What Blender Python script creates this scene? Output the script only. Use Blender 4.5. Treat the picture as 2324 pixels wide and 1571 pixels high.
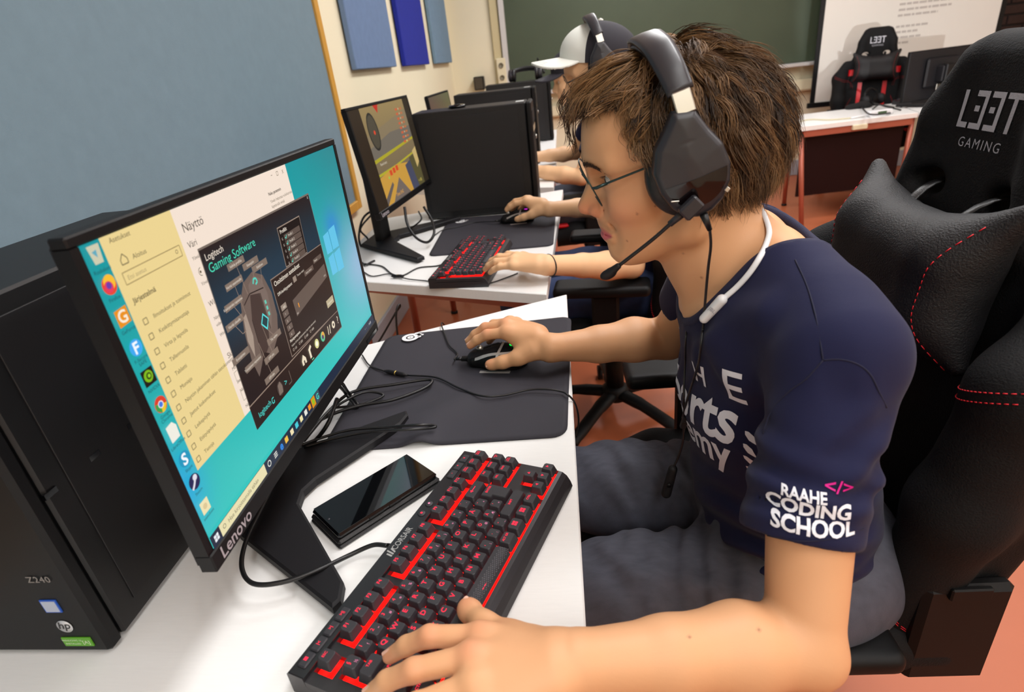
import bpy, bmesh, math, random
import numpy as np
from mathutils import Vector, Matrix
from mathutils.bvhtree import BVHTree

for o_ in list(bpy.data.objects):
    bpy.data.objects.remove(o_, do_unlink=True)
SC = bpy.context.scene
COL = SC.collection
random.seed(7)
RNG = np.random.default_rng(7)

# ------------------------------------------------------------------ camera
FPX, CX, CY = 1318.757, 1162.0, 785.5
CAM = np.array([0.0, 0.0, 1.2555])
CR = np.array([[0.99165, 0.07493, -0.10455], [-0.05929, -0.44763, -0.89225], [-0.11370, 0.89099, -0.43968]])
_u, _s, _v = np.linalg.svd(CR)
CR = _u @ _v
cam_d = bpy.data.cameras.new('camera')
cam = bpy.data.objects.new('camera', cam_d)
COL.objects.link(cam)
cam_d.sensor_width = 36.0
cam_d.lens = FPX * 36.0 / 2324.0
cam_d.clip_start = 0.02
cam_d.dof.use_dof = True
cam_d.dof.focus_distance = 0.86
cam_d.dof.aperture_fstop = 6.3
m4 = Matrix.Identity(4)
for i_ in range(3):
    m4[i_][0] = CR[0][i_]
    m4[i_][1] = -CR[1][i_]
    m4[i_][2] = -CR[2][i_]
    m4[i_][3] = CAM[i_]
cam.matrix_world = m4
SC.camera = cam

def ray(u, v):
    return CR.T @ np.array([(u - CX) / FPX, (v - CY) / FPX, 1.0])
def on(ax, val, u, v):
    d = ray(u, v)
    return CAM + d * ((val - CAM[ax]) / d[ax])
def Xp(u, v, x): return on(0, x, u, v)
def Yp(u, v, y): return on(1, y, u, v)
def Zp(u, v, z): return on(2, z, u, v)

# ------------------------------------------------------------------ light
SC.view_settings.view_transform = 'Standard'
SC.view_settings.look = 'None'
SC.view_settings.gamma = 1.0
SC.view_settings.exposure = 0.0
SC.view_settings.use_curve_mapping = False
W = bpy.data.worlds.new('room_world')
SC.world = W
W.use_nodes = True
W.node_tree.nodes['Background'].inputs[0].default_value = (1.0, 0.98, 0.95, 1)
W.node_tree.nodes['Background'].inputs[1].default_value = 0.06
SC.cycles.max_bounces = 7
SC.cycles.use_adaptive_sampling = True
SC.cycles.adaptive_threshold = 0.03
SC.cycles.diffuse_bounces = 3
SC.cycles.glossy_bounces = 3
SC.cycles.transmission_bounces = 6
SC.cycles.caustics_reflective = False
SC.cycles.caustics_refractive = False
DESK = 0.72
CEIL = 2.85
X0, X1, Y0, Y1 = -1.0, 4.6, -2.6, 5.85
LIGHTS = [(0.55, -0.25, 11), (0.75, 1.35, 25), (0.65, 3.0, 22), (2.6, 1.2, 24), (2.6, 3.2, 18), (0.6, 4.7, 26), (2.6, -0.8, 16), (0.25, -1.75, 17), (1.75, -1.75, 14)]  # the last two are added behind the camera as frontal fill
for lx_, ly_, pw_ in LIGHTS:
    ld_ = bpy.data.lights.new('ceiling_lamp_light', 'AREA')
    ld_.shape = 'RECTANGLE'
    ld_.size, ld_.size_y = 0.5, 1.15
    ld_.energy = pw_ * 1.25
    ld_.color = (0.97, 0.98, 1.0)
    lo_ = bpy.data.objects.new('ceiling_lamp_light', ld_)
    lo_.location = (lx_, ly_, CEIL - 0.075)
    COL.objects.link(lo_)

# ------------------------------------------------------------------ helpers
def lin(c):
    return tuple(((x / 255.0) / 12.92 if x / 255.0 <= 0.04045 else ((x / 255.0 + 0.055) / 1.055) ** 2.4) for x in c[:3])

MATS = {}
def mat(name, rgb, rough=0.5, metal=0.0, spec=0.5, bump=0.0, bscale=400.0, var=0.0, vscale=8.0, coat=0.0, attr=None, trans=0.0, emit=None, estr=1.0, sheen=0.0, aniso=None, alpha=1.0, sss=0.0):
    if name in MATS:
        return MATS[name]
    m = bpy.data.materials.new(name)
    m.use_nodes = True
    nt = m.node_tree
    b = nt.nodes['Principled BSDF']
    c = lin(rgb)
    b.inputs['Base Color'].default_value = (*c, 1)
    b.inputs['Roughness'].default_value = rough
    b.inputs['Metallic'].default_value = metal
    b.inputs['Specular IOR Level'].default_value = spec
    b.inputs['Coat Weight'].default_value = coat
    b.inputs['Transmission Weight'].default_value = trans
    b.inputs['Sheen Weight'].default_value = sheen
    b.inputs['Alpha'].default_value = alpha
    if sss:
        b.inputs['Subsurface Weight'].default_value = sss
        b.inputs['Subsurface Radius'].default_value = (0.012, 0.005, 0.003)
        b.inputs['Subsurface Scale'].default_value = 0.5
    tc = nt.nodes.new('ShaderNodeTexCoord')
    def noise(scale, detail=3.0, stretch=None):
        n = nt.nodes.new('ShaderNodeTexNoise')
        n.inputs['Scale'].default_value = scale
        n.inputs['Detail'].default_value = detail
        if stretch:
            mp = nt.nodes.new('ShaderNodeMapping')
            mp.inputs['Scale'].default_value = stretch
            nt.links.new(tc.outputs['Object'], mp.inputs['Vector'])
            nt.links.new(mp.outputs[0], n.inputs['Vector'])
        else:
            nt.links.new(tc.outputs['Object'], n.inputs['Vector'])
        return n
    src = None
    if attr:
        a = nt.nodes.new('ShaderNodeAttribute')
        a.attribute_name = attr
        src = a.outputs['Color']
    if var > 0:
        n = noise(vscale, 4.0, aniso)
        mx = nt.nodes.new('ShaderNodeMix')
        mx.data_type = 'RGBA'
        mx.blend_type = 'MULTIPLY'
        mx.inputs[0].default_value = 1.0
        mr = nt.nodes.new('ShaderNodeMapRange')
        mr.inputs['From Min'].default_value = 0.25
        mr.inputs['From Max'].default_value = 0.75
        mr.inputs['To Min'].default_value = 1.0 - var
        mr.inputs['To Max'].default_value = 1.0 + var * 0.6
        nt.links.new(n.outputs['Fac'], mr.inputs['Value'])
        if src is not None:
            nt.links.new(src, mx.inputs[6])
        else:
            mx.inputs[6].default_value = (*c, 1)
        nt.links.new(mr.outputs[0], mx.inputs[7])
        src = mx.outputs[2]
    if src is not None:
        nt.links.new(src, b.inputs['Base Color'])
    if bump > 0:
        n = noise(bscale, 2.0, aniso)
        bp_ = nt.nodes.new('ShaderNodeBump')
        bp_.inputs['Strength'].default_value = bump
        bp_.inputs['Distance'].default_value = 0.002
        nt.links.new(n.outputs['Fac'], bp_.inputs['Height'])
        nt.links.new(bp_.outputs[0], b.inputs['Normal'])
    if emit is not None:
        b.inputs['Emission Color'].default_value = (*lin(emit), 1)
        b.inputs['Emission Strength'].default_value = estr
    MATS[name] = m
    return m

def emat(name, rgb=None, strength=1.0, attr=None):
    """surface of a lit screen or lamp"""
    if name in MATS:
        return MATS[name]
    m = bpy.data.materials.new(name)
    m.use_nodes = True
    nt = m.node_tree
    b = nt.nodes['Principled BSDF']
    b.inputs['Base Color'].default_value = (0.004, 0.004, 0.005, 1)
    b.inputs['Roughness'].default_value = 0.35
    b.inputs['Specular IOR Level'].default_value = 0.25
    b.inputs['Emission Strength'].default_value = strength
    if attr:
        a = nt.nodes.new('ShaderNodeAttribute')
        a.attribute_name = attr
        nt.links.new(a.outputs['Color'], b.inputs['Emission Color'])
    else:
        b.inputs['Emission Color'].default_value = (*lin(rgb), 1)
    if 'legend' in name or 'logo' in name:
        m.cycles.emission_sampling = 'NONE'
    MATS[name] = m
    return m

def link(name, me, m=None, parent=None, smooth=False, label=None, cat=None, group=None, kind=None, loc=None):
    o = bpy.data.objects.new(name, me)
    COL.objects.link(o)
    if m is not None:
        ms = m if isinstance(m, (list, tuple)) else [m]
        if len(me.materials) == 0:
            for q in ms:
                me.materials.append(q)
    if parent is not None:
        o.parent = parent
    if loc is not None:
        o.location = loc
    if smooth and me is not None:
        me.polygons.foreach_set('use_smooth', [True] * len(me.polygons))
    return tag(o, label, cat, group, kind)

def tag(o, label=None, cat=None, group=None, kind=None):
    if label: o['label'] = label
    if cat: o['category'] = cat
    if group: o['group'] = group
    if kind: o['kind'] = kind
    return o

def empty(name, loc, rz=0.0, label=None, cat=None, group=None, kind=None):
    o = bpy.data.objects.new(name, None)
    o.empty_display_size = 0.05
    COL.objects.link(o)
    o.location = loc
    o.rotation_euler = (0, 0, rz)
    return tag(o, label, cat, group, kind)

def copy_tree(o, parent=None):
    c = o.copy()
    COL.objects.link(c)
    c.parent = parent
    for ch in list(o.children):
        copy_tree(ch, c)
    return c

class MB:
    """collects shapes and links them as one mesh"""
    def __init__(self):
        self.v = []
        self.f = []
        self.sm = []
        self.col = []
        self.c = None
    def _add(self, vs, fs, smooth=False):
        n = len(self.v)
        self.v += [tuple(float(t) for t in q) for q in vs]
        if self.c is not None:
            self.col += [self.c] * len(vs)
        for f in fs:
            self.f.append([i + n for i in f])
            self.sm.append(smooth)
        return self
    def box(self, lo, hi, bev=0.0):
        (x0, y0, z0), (x1, y1, z1) = lo, hi
        if bev <= 0:
            vs = [(x0, y0, z0), (x1, y0, z0), (x1, y1, z0), (x0, y1, z0), (x0, y0, z1), (x1, y0, z1), (x1, y1, z1), (x0, y1, z1)]
            fs = [(0, 3, 2, 1), (4, 5, 6, 7), (0, 1, 5, 4), (1, 2, 6, 5), (2, 3, 7, 6), (3, 0, 4, 7)]
            return self._add(vs, fs)
        b = bev
        def rr(q, z):
            return [(x0 + q, y0 + b, z), (x0 + b, y0 + q, z), (x1 - b, y0 + q, z), (x1 - q, y0 + b, z), (x1 - q, y1 - b, z), (x1 - b, y1 - q, z), (x0 + b, y1 - q, z), (x0 + q, y1 - b, z)]
        rings = [rr(b, z0), rr(0, z0 + b), rr(0, z1 - b), rr(b, z1)]
        return self.loft(rings)
    def loft(self, rings, caps=True, smooth=False, closed=True):
        n = len(rings[0])
        vs = [p for r in rings for p in r]
        fs = []
        for i in range(len(rings) - 1):
            for j in range(n if closed else n - 1):
                a, b = i * n + j, i * n + (j + 1) % n
                fs.append((a, b, b + n, a + n))
        if caps:
            fs.append(tuple(range(n))[::-1])
            fs.append(tuple((len(rings) - 1) * n + k for k in range(n)))
        return self._add(vs, fs, smooth)
    def prism(self, poly, z0, z1, bev=0.0):
        """polygon in xy (counter-clockwise) raised from z0 to z1"""
        P = [np.array(p, float) for p in poly]
        def inset(d):
            out = []
            n = len(P)
            for i in range(n):
                a, b, c = P[i - 1], P[i], P[(i + 1) % n]
                e1 = (b - a) / (np.linalg.norm(b - a) + 1e-12)
                e2 = (c - b) / (np.linalg.norm(c - b) + 1e-12)
                n1, n2 = np.array([-e1[1], e1[0]]), np.array([-e2[1], e2[0]])
                k = n1 + n2
                k = k / max(1e-6, (1 + n1 @ n2))
                out.append(b + k * d)
            return out
        if bev > 0:
            I = inset(bev)
            rings = [[(*p, z0) for p in P], [(*p, z1 - bev) for p in P], [(*p, z1) for p in I]]
        else:
            rings = [[(*p, z0) for p in P], [(*p, z1) for p in P]]
        return self.loft(rings)
    def tube(self, pts, r, n=8, caps=True, smooth=True, flat=None):
        P = [np.array(p, float) for p in pts]
        R = r if hasattr(r, '__len__') else [r] * len(P)
        rings = []
        t0 = P[1] - P[0]
        nn = np.cross(t0, [0, 0, 1.0])
        if np.linalg.norm(nn) < 1e-6:
            nn = np.cross(t0, [1.0, 0, 0])
        nn = nn / np.linalg.norm(nn)
        for i, p in enumerate(P):
            t = P[min(i + 1, len(P) - 1)] - P[max(i - 1, 0)]
            t = t / (np.linalg.norm(t) + 1e-12)
            nn = nn - t * (nn @ t)
            nn = nn / (np.linalg.norm(nn) + 1e-12)
            bb = np.cross(t, nn)
            fx = flat or (1, 1)
            rings.append([p + (nn * math.cos(a) * fx[0] + bb * math.sin(a) * fx[1]) * R[i] for a in [2 * math.pi * k / n for k in range(n)]])
        return self.loft(rings, caps, smooth)
    def cyl(self, a, b, r, n=16, r2=None, smooth=True):
        return self.tube([a, b], [r, r if r2 is None else r2], n, True, smooth)
    def lathe(self, prof, c=(0, 0, 0), n=20, smooth=True):
        rings = [[(c[0] + r * math.cos(2 * math.pi * k / n), c[1] + r * math.sin(2 * math.pi * k / n), c[2] + z) for k in range(n)] for r, z in prof]
        return self.loft(rings, True, smooth)
    def poly(self, pts):
        return self._add(pts, [tuple(range(len(pts)))])
    def xform(self, M, start=0):
        for i in range(start, len(self.v)):
            self.v[i] = tuple(M @ Vector(self.v[i]))
        return self
    def mesh(self, name):
        me = bpy.data.meshes.new(name)
        me.from_pydata(self.v, [], self.f)
        me.polygons.foreach_set('use_smooth', self.sm)
        if self.c is not None:
            at = me.color_attributes.new('Col', 'FLOAT_COLOR', 'POINT')
            at.data.foreach_set('color', np.array([(*q, 1.0) for q in self.col], dtype=np.float32).ravel())
        me.update()
        return me
    def build(self, name, m=None, parent=None, **kw):
        return link(name, self.mesh(name), m, parent, **kw)

def spline(pts, n=8):
    P = [np.array(p, float) for p in pts]
    P = [2 * P[0] - P[1]] + P + [2 * P[-1] - P[-2]]
    out = []
    for i in range(1, len(P) - 2):
        for k in range(n):
            t = k / n
            a, b, c, d = P[i - 1], P[i], P[i + 1], P[i + 2]
            out.append(0.5 * ((2 * b) + (c - a) * t + (2 * a - 5 * b + 4 * c - d) * t * t + (3 * b - 3 * c + d - a) * t ** 3))
    out.append(P[-2])
    return out

def cable(pts, r, m, label, group=None, name='cable', n=6, flat=None):
    mb = MB()
    mb.tube(spline(pts, n), r, 8, flat=flat)
    return mb.build(name, m, label=label, cat='cable', group=group)

_tc = {}
def text2d(s, size=1.0, bold=0.0, shear=0.0, align='CENTER', spacing=1.0):
    """flat letter shapes of a word: list of points and faces"""
    key = (s, bold, shear, align, spacing)
    if key not in _tc:
        cu = bpy.data.curves.new('t', 'FONT')
        cu.body = s
        cu.size = 1.0
        cu.offset = bold
        cu.shear = shear
        cu.align_x = align
        cu.space_character = spacing
        cu.resolution_u = 3
        ob = bpy.data.objects.new('t', cu)
        COL.objects.link(ob)
        dg = bpy.context.evaluated_depsgraph_get()
        me = bpy.data.meshes.new_from_object(ob.evaluated_get(dg))
        vs = np.array([v.co[:2] for v in me.vertices]) if len(me.vertices) else np.zeros((0, 2))
        fs = [tuple(p.vertices) for p in me.polygons]
        bpy.data.objects.remove(ob)
        bpy.data.meshes.remove(me)
        bpy.data.curves.remove(cu)
        _tc[key] = (vs, fs)
    vs, fs = _tc[key]
    return vs * size, fs

# ---------------- signed distance sculpting
class SDF:
    def __init__(self, lo, hi, h):
        self.h = h
        self.lo = np.array(lo, float)
        self.n = np.ceil((np.array(hi, float) - self.lo) / h).astype(int) + 1
        self.ax = [(self.lo[i] + h * np.arange(self.n[i])).astype(np.float32) for i in range(3)]
        self.D = np.full(self.n, 0.25, np.float32)
    def sub(self, lo, hi):
        a = np.clip(np.floor((np.array(lo) - self.lo) / self.h).astype(int), 0, self.n)
        b = np.clip(np.ceil((np.array(hi) - self.lo) / self.h).astype(int) + 1, 0, self.n)
        sl = tuple(slice(a[i], b[i]) for i in range(3))
        x = self.ax[0][sl[0]][:, None, None]
        y = self.ax[1][sl[1]][None, :, None]
        z = self.ax[2][sl[2]][None, None, :]
        return sl, x, y, z, min(b - a) > 0
    def put(self, fn, lo, hi, k=0.0, op='add'):
        mg = max(2.2 * k, 3 * self.h)
        sl, x, y, z, ok = self.sub(np.array(lo) - mg, np.array(hi) + mg)
        if not ok:
            return self
        d = fn(x, y, z).astype(np.float32)
        a = self.D[sl]
        if op == 'add':
            if k > 0:
                hh = np.maximum(k - np.abs(a - d), 0) / k
                r = np.minimum(a, d) - hh * hh * k * 0.25
            else:
                r = np.minimum(a, d)
        else:
            d = -d if op == 'cut' else d
            if k > 0:
                hh = np.maximum(k - np.abs(a - d), 0) / k
                r = np.maximum(a, d) + hh * hh * k * 0.25
            else:
                r = np.maximum(a, d)
        self.D[sl] = r
        return self
    def cone(self, a, b, ra, rb=None, k=0.0, op='add', sy=None):
        rb = ra if rb is None else rb
        a, b = np.array(a, float), np.array(b, float)
        s = np.array([1, 1, 1.0]) if sy is None else np.array(sy, float)
        m = max(ra, rb)
        A, B = a / s, b / s
        ab = B - A
        L = max(ab @ ab, 1e-9)
        sc = float(min(s))
        def fn(x, y, z):
            px, py, pz = x / s[0] - A[0], y / s[1] - A[1], z / s[2] - A[2]
            t = np.clip((px * ab[0] + py * ab[1] + pz * ab[2]) / L, 0, 1)
            return (np.sqrt((px - t * ab[0]) ** 2 + (py - t * ab[1]) ** 2 + (pz - t * ab[2]) ** 2) - (ra + (rb - ra) * t)) * sc
        return self.put(fn, np.minimum(a, b) - m * s, np.maximum(a, b) + m * s, k, op)
    def chain(self, pts, rs, k=0.0, op='add', sy=None):
        for i in range(len(pts) - 1):
            self.cone(pts[i], pts[i + 1], rs[i], rs[i + 1], k, op, sy)
        return self
    def ell(self, c, r, k=0.0, op='add', rot=None):
        c, r = np.array(c, float), np.array(r, float)
        R = None if rot is None else np.array(rot.to_matrix() if hasattr(rot, 'to_matrix') else rot)
        def fn(x, y, z):
            px, py, pz = x - c[0], y - c[1], z - c[2]
            if R is not None:
                px, py, pz = (R[0, 0] * px + R[1, 0] * py + R[2, 0] * pz, R[0, 1] * px + R[1, 1] * py + R[2, 1] * pz, R[0, 2] * px + R[1, 2] * py + R[2, 2] * pz)
            k0 = np.sqrt((px / r[0]) ** 2 + (py / r[1]) ** 2 + (pz / r[2]) ** 2)
            k1 = np.sqrt((px / r[0] ** 2) ** 2 + (py / r[1] ** 2) ** 2 + (pz / r[2] ** 2) ** 2)
            return k0 * (k0 - 1) / np.maximum(k1, 1e-6)
        m = max(r) if R is not None else r
        return self.put(fn, c - m, c + m, k, op)
    def rbox(self, c, hs, rad, k=0.0, op='add', rot=None):
        c, hs = np.array(c, float), np.array(hs, float) - rad
        R = None if rot is None else np.array(rot.to_matrix() if hasattr(rot, 'to_matrix') else rot)
        def fn(x, y, z):
            px, py, pz = x - c[0], y - c[1], z - c[2]
            if R is not None:
                px, py, pz = (R[0, 0] * px + R[1, 0] * py + R[2, 0] * pz, R[0, 1] * px + R[1, 1] * py + R[2, 1] * pz, R[0, 2] * px + R[1, 2] * py + R[2, 2] * pz)
            qx, qy, qz = np.abs(px) - hs[0], np.abs(py) - hs[1], np.abs(pz) - hs[2]
            o_ = np.sqrt(np.maximum(qx, 0) ** 2 + np.maximum(qy, 0) ** 2 + np.maximum(qz, 0) ** 2)
            return o_ + np.minimum(np.maximum(qx, np.maximum(qy, qz)), 0) - rad
        m = np.full(3, np.linalg.norm(hs + rad)) if R is not None else hs + rad
        return self.put(fn, c - m, c + m, k, op)
    def field(self, fn, op='isect', k=0.0):
        hi = self.lo + self.h * (self.n - 1)
        return self.put(fn, self.lo, hi, k, op)
    def mesh(self, name, relax=1):
        D = self.D
        n = self.n
        S = D < 0
        c = np.zeros(tuple(n - 1), np.int8)
        offs = [(i, j, k) for i in (0, 1) for j in (0, 1) for k in (0, 1)]
        for i, j, k in offs:
            c += S[i:n[0] - 1 + i, j:n[1] - 1 + j, k:n[2] - 1 + k]
        act = (c > 0) & (c < 8)
        ci = np.argwhere(act)
        idx = np.full(act.shape, -1, np.int32)
        idx[act] = np.arange(len(ci))
        vals = {o: D[ci[:, 0] + o[0], ci[:, 1] + o[1], ci[:, 2] + o[2]] for o in offs}
        acc = np.zeros((len(ci), 3), np.float32)
        cnt = np.zeros(len(ci), np.float32)
        for a in offs:
            for ax in range(3):
                if a[ax] == 0:
                    b = list(a); b[ax] = 1; b = tuple(b)
                    da, db = vals[a], vals[b]
                    cr = (da < 0) != (db < 0)
                    t = np.where(cr, da / np.where(np.abs(da - db) < 1e-9, 1, da - db), 0)
                    p = np.tile(np.array(a, np.float32), (len(ci), 1))
                    p[:, ax] = t
                    acc += p * cr[:, None]
                    cnt += cr
        V = self.lo + self.h * (ci + acc / cnt[:, None])
        quads = []
        for ax in range(3):
            o1, o2 = [(1, 2), (2, 0), (0, 1)][ax]
            s0 = [slice(1, -1)] * 3
            s0[ax] = slice(0, -1)
            s1 = list(s0)
            s1[ax] = slice(1, None)
            A, B = S[tuple(s0)], S[tuple(s1)]
            e = np.argwhere(A != B)
            st = A[tuple(e.T)] if len(e) else np.zeros(0, bool)
            base = e.copy()
            for q in range(3):
                if q != ax:
                    base[:, q] += 1
            def g(d1, d2):
                w = base.copy()
                w[:, o1] -= d1
                w[:, o2] -= d2
                return idx[tuple(w.T)]
            q4 = np.stack([g(1, 1), g(0, 1), g(0, 0), g(1, 0)], 1)
            q4[~st] = q4[~st][:, ::-1]
            quads.append(q4)
        Q = np.concatenate(quads)
        Q = Q[(Q >= 0).all(1)]
        V = V.astype(np.float64)
        for _ in range(relax):
            nb = np.zeros_like(V)
            ct = np.zeros(len(V))
            for a, b in ((0, 1), (1, 2), (2, 3), (3, 0)):
                np.add.at(nb, Q[:, a], V[Q[:, b]]); np.add.at(ct, Q[:, a], 1)
                np.add.at(nb, Q[:, b], V[Q[:, a]]); np.add.at(ct, Q[:, b], 1)
            V = 0.5 * V + 0.5 * nb / np.maximum(ct, 1)[:, None]
        lab = np.arange(len(V))
        for _ in range(60):
            m_ = lab[Q].min(1)
            new = lab.copy()
            for a in range(4):
                np.minimum.at(new, lab[Q[:, a]], m_)
            for _k in range(6):
                new = new[new]
            if (new == lab).all():
                break
            lab = new
        ids, cn = np.unique(lab, return_counts=True)
        if len(ids) > 1:
            keep = lab == ids[np.argmax(cn)]
            mp_ = np.cumsum(keep) - 1
            Q = mp_[Q[keep[Q[:, 0]]]]
            V = V[keep]
        me = bpy.data.meshes.new(name)
        me.vertices.add(len(V))
        me.vertices.foreach_set('co', V.astype(np.float32).ravel())
        me.loops.add(len(Q) * 4)
        me.loops.foreach_set('vertex_index', Q.astype(np.int32).ravel())
        me.polygons.add(len(Q))
        me.polygons.foreach_set('loop_start', np.arange(len(Q), dtype=np.int32) * 4)
        me.polygons.foreach_set('use_smooth', np.ones(len(Q), bool))
        me.update()
        me.validate()
        return me, V

def vcol(me, cols):
    at = me.color_attributes.new('Col', 'FLOAT_COLOR', 'POINT')
    at.data.foreach_set('color', np.concatenate([cols, np.ones((len(cols), 1))], 1).astype(np.float32).ravel())

def poly2d(px, pz, X, Z):
    """signed distance to a closed polygon, negative inside"""
    P = np.stack([px, pz], 1)
    n = len(P)
    d = np.full(X.shape, 1e9)
    ins = np.zeros(X.shape, bool)
    for i in range(n):
        a, b = P[i], P[(i + 1) % n]
        e = b - a
        wx, wz = X - a[0], Z - a[1]
        t = np.clip((wx * e[0] + wz * e[1]) / (e @ e + 1e-12), 0, 1)
        d = np.minimum(d, (wx - t * e[0]) ** 2 + (wz - t * e[1]) ** 2)
        c = ((a[1] <= Z) & (b[1] > Z)) | ((b[1] <= Z) & (a[1] > Z))
        xi = a[0] + (Z - a[1]) / (b[1] - a[1] if abs(b[1] - a[1]) > 1e-12 else 1e-12) * e[0]
        ins ^= c & (X < xi)
    return np.sqrt(d) * np.where(ins, -1, 1)

def decal(vs, fs, place, bvh, d, off=0.0008, step=0.006):
    """lay a flat print on a surface: place maps (x, y) to a point in the air, d is the way down to the cloth"""
    bm = bmesh.new()
    bv = [bm.verts.new((p[0], p[1], 0)) for p in vs]
    for f in fs:
        try:
            bm.faces.new([bv[i] for i in f])
        except ValueError:
            pass
    for _ in range(4):
        es = [e for e in bm.edges if (Vector(place(*e.verts[0].co[:2])) - Vector(place(*e.verts[1].co[:2]))).length > step]
        if not es:
            break
        bmesh.ops.subdivide_edges(bm, edges=es, cuts=1, use_grid_fill=False)
        bmesh.ops.triangulate(bm, faces=[f for f in bm.faces if len(f.verts) > 3])
    dv = Vector(d).normalized()
    dead = []
    for v in bm.verts:
        o = Vector(place(v.co.x, v.co.y))
        h, nn, _, _ = bvh.ray_cast(o, dv, 1.0)
        if h is None:
            dead.append(v)
        else:
            if nn.dot(dv) > 0:
                nn = -nn
            v.co = h + nn * off
    bmesh.ops.delete(bm, geom=dead, context='VERTS')
    bm.normal_update()
    me = bpy.data.meshes.new('print')
    bm.to_mesh(me)
    bm.free()
    return me
def bvh_of(me):
    return BVHTree.FromPolygons([v.co[:] for v in me.vertices], [tuple(p.vertices) for p in me.polygons])

# ---------------- shared materials
BLK = mat('black plastic', (9, 9, 11), 0.5, spec=.3, bump=0.05, bscale=1500)
BLKM = mat('matte black plastic', (15, 14, 18), 0.6, spec=.35, bump=0.06, bscale=1800)
GLOSS = mat('glossy black', (6, 6, 9), 0.12)
RUB = mat('black cable rubber', (18, 18, 20), 0.4)
WHT = mat('white laminate', (243, 242, 240), 0.35, var=0.02, vscale=40, aniso=(1, 12, 1))
STEEL = mat('silver metal', (200, 198, 190), 0.3, 0.9)
COPPER = mat('red brown painted steel', (170, 92, 72), 0.35, 0.2)
WHTP = mat('white plastic', (232, 232, 235), 0.35)
# ================================================================== the room
CREAM = mat('cream painted wall', (238, 229, 200), 0.7, bump=0.04, bscale=300, var=0.015, vscale=3)
FLOOR = mat('terracotta linoleum', (172, 92, 58), 0.42, var=0.10, vscale=2.2, bump=0.02, bscale=80)
MB().box((X0 - .1, Y0 - .1, -.1), (X1 + .1, Y1 + .1, 0)).build('floor', FLOOR, kind='structure')
CEILM = mat('white ceiling', (240, 238, 230), 0.8, bump=0.05, bscale=120)
MB().box((X0 - .1, Y0 - .1, CEIL), (X1 + .1, Y1 + .1, CEIL + .1)).build('ceiling', CEILM, kind='structure')
MB().box((X0 - .1, Y0 - .1, 0), (X0, Y1 + .1, CEIL)).build('wall_left', CREAM, kind='structure')
wall_back = MB().box((X0, Y1, 0), (X1, Y1 + .1, CEIL)).build('wall_back', CREAM, kind='structure')
MB().box((X1, Y0 - .1, 0), (X1 + .1, Y1 + .1, CEIL)).build('wall_right', CREAM, kind='structure')
MB().box((X0, Y0 - .1, 0), (X1, Y0, CEIL)).build('wall_front', CREAM, kind='structure')
SKIRT = mat('grey vinyl skirting', (168, 172, 182), 0.5)
MB().box((X0, Y1 - .015, 0), (X1, Y1, .14), .004).build('baseboard_back', SKIRT, kind='structure')
MB().box((X0, Y0, 0), (X0 + .015, Y1 - .015, .14), .004).build('baseboard_left', SKIRT, kind='structure')

# ceiling lamps
DIFF = emat('lamp diffuser', (255, 244, 225), 2.5)
LAMPM = mat('white lamp housing', (235, 235, 232), 0.5)
LLAB = ['above the near desk', 'above the second desk', 'above the third desk', 'in the middle of the open floor', 'in front of the far desk', 'above the last desk by the back wall', 'over the floor behind the gaming chairs', 'added for fill by the front wall near the felt board', 'added for fill by the front wall over the open floor']
for (lx_, ly_, pw_), ll_ in zip(LIGHTS, LLAB):
    t = empty('ceiling_lamp', (lx_, ly_, CEIL), label='white rectangular ceiling lamp ' + ll_, cat='lamp', group='ceiling lamps in rows')
    mb = MB()
    for a, b in (((-.30, -.64), (-.26, .64)), ((.26, -.64), (.30, .64)), ((-.26, -.64), (.26, -.60)), ((-.26, .60), (.26, .64))):
        mb.box((*a, -.065), (*b, .0))
    mb.box((-.26, -.60, -.02), (.26, .60, 0))
    mb.build('housing', LAMPM, t)
    MB().box((-.255, -.595, -.05), (.255, .595, -.045)).build('diffuser', DIFF, t)

# left wall: big grey-blue pin board in a wooden frame, three acoustic panels
PIN = mat('grey blue felt', (112, 134, 147), 0.85, bump=0.25, bscale=500, var=0.05, vscale=30)
WOOD = mat('honey pine', (205, 152, 62), 0.45, var=0.12, vscale=14, aniso=(6, 6, 1))
t = empty('pin_board', (X0 + .002, 0.2, .71), label='large grey blue felt board in a honey pine frame', cat='notice board')
yb0, yb1, zb0, zb1 = -2.2, 2.47, 0.0, 1.75
MB().box((.004, yb0 + .01, .01), (.016, yb1 - .005, zb1 - .01)).build('felt', PIN, t)
for nm, lo, hi in (('frame_upright', (.002, yb1 - .03, 0), (.028, yb1 + .01, zb1)), ('frame_upright', (.002, yb0 - .01, 0), (.028, yb0 + .03, zb1)),
                   ('frame_rail', (.002, yb0 + .03, 0), (.028, yb1 - .03, .04)), ('frame_rail', (.002, yb0 + .03, zb1 - .04), (.028, yb1 - .03, zb1))):
    MB().box(lo, hi, .003).build(nm, WOOD, t)
DUCT = mat('cream plastic duct', (226, 216, 184), 0.45)
BL1 = mat('slate blue acoustic fabric', (104, 128, 165), 0.9, bump=0.3, bscale=350, var=0.08, vscale=25)
BL2 = mat('royal blue acoustic fabric', (18, 34, 148), 0.9, bump=0.3, bscale=350, var=0.08, vscale=25)
BL3 = mat('dusty blue acoustic fabric', (112, 140, 165), 0.9, bump=0.3, bscale=350, var=0.08, vscale=25)
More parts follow.
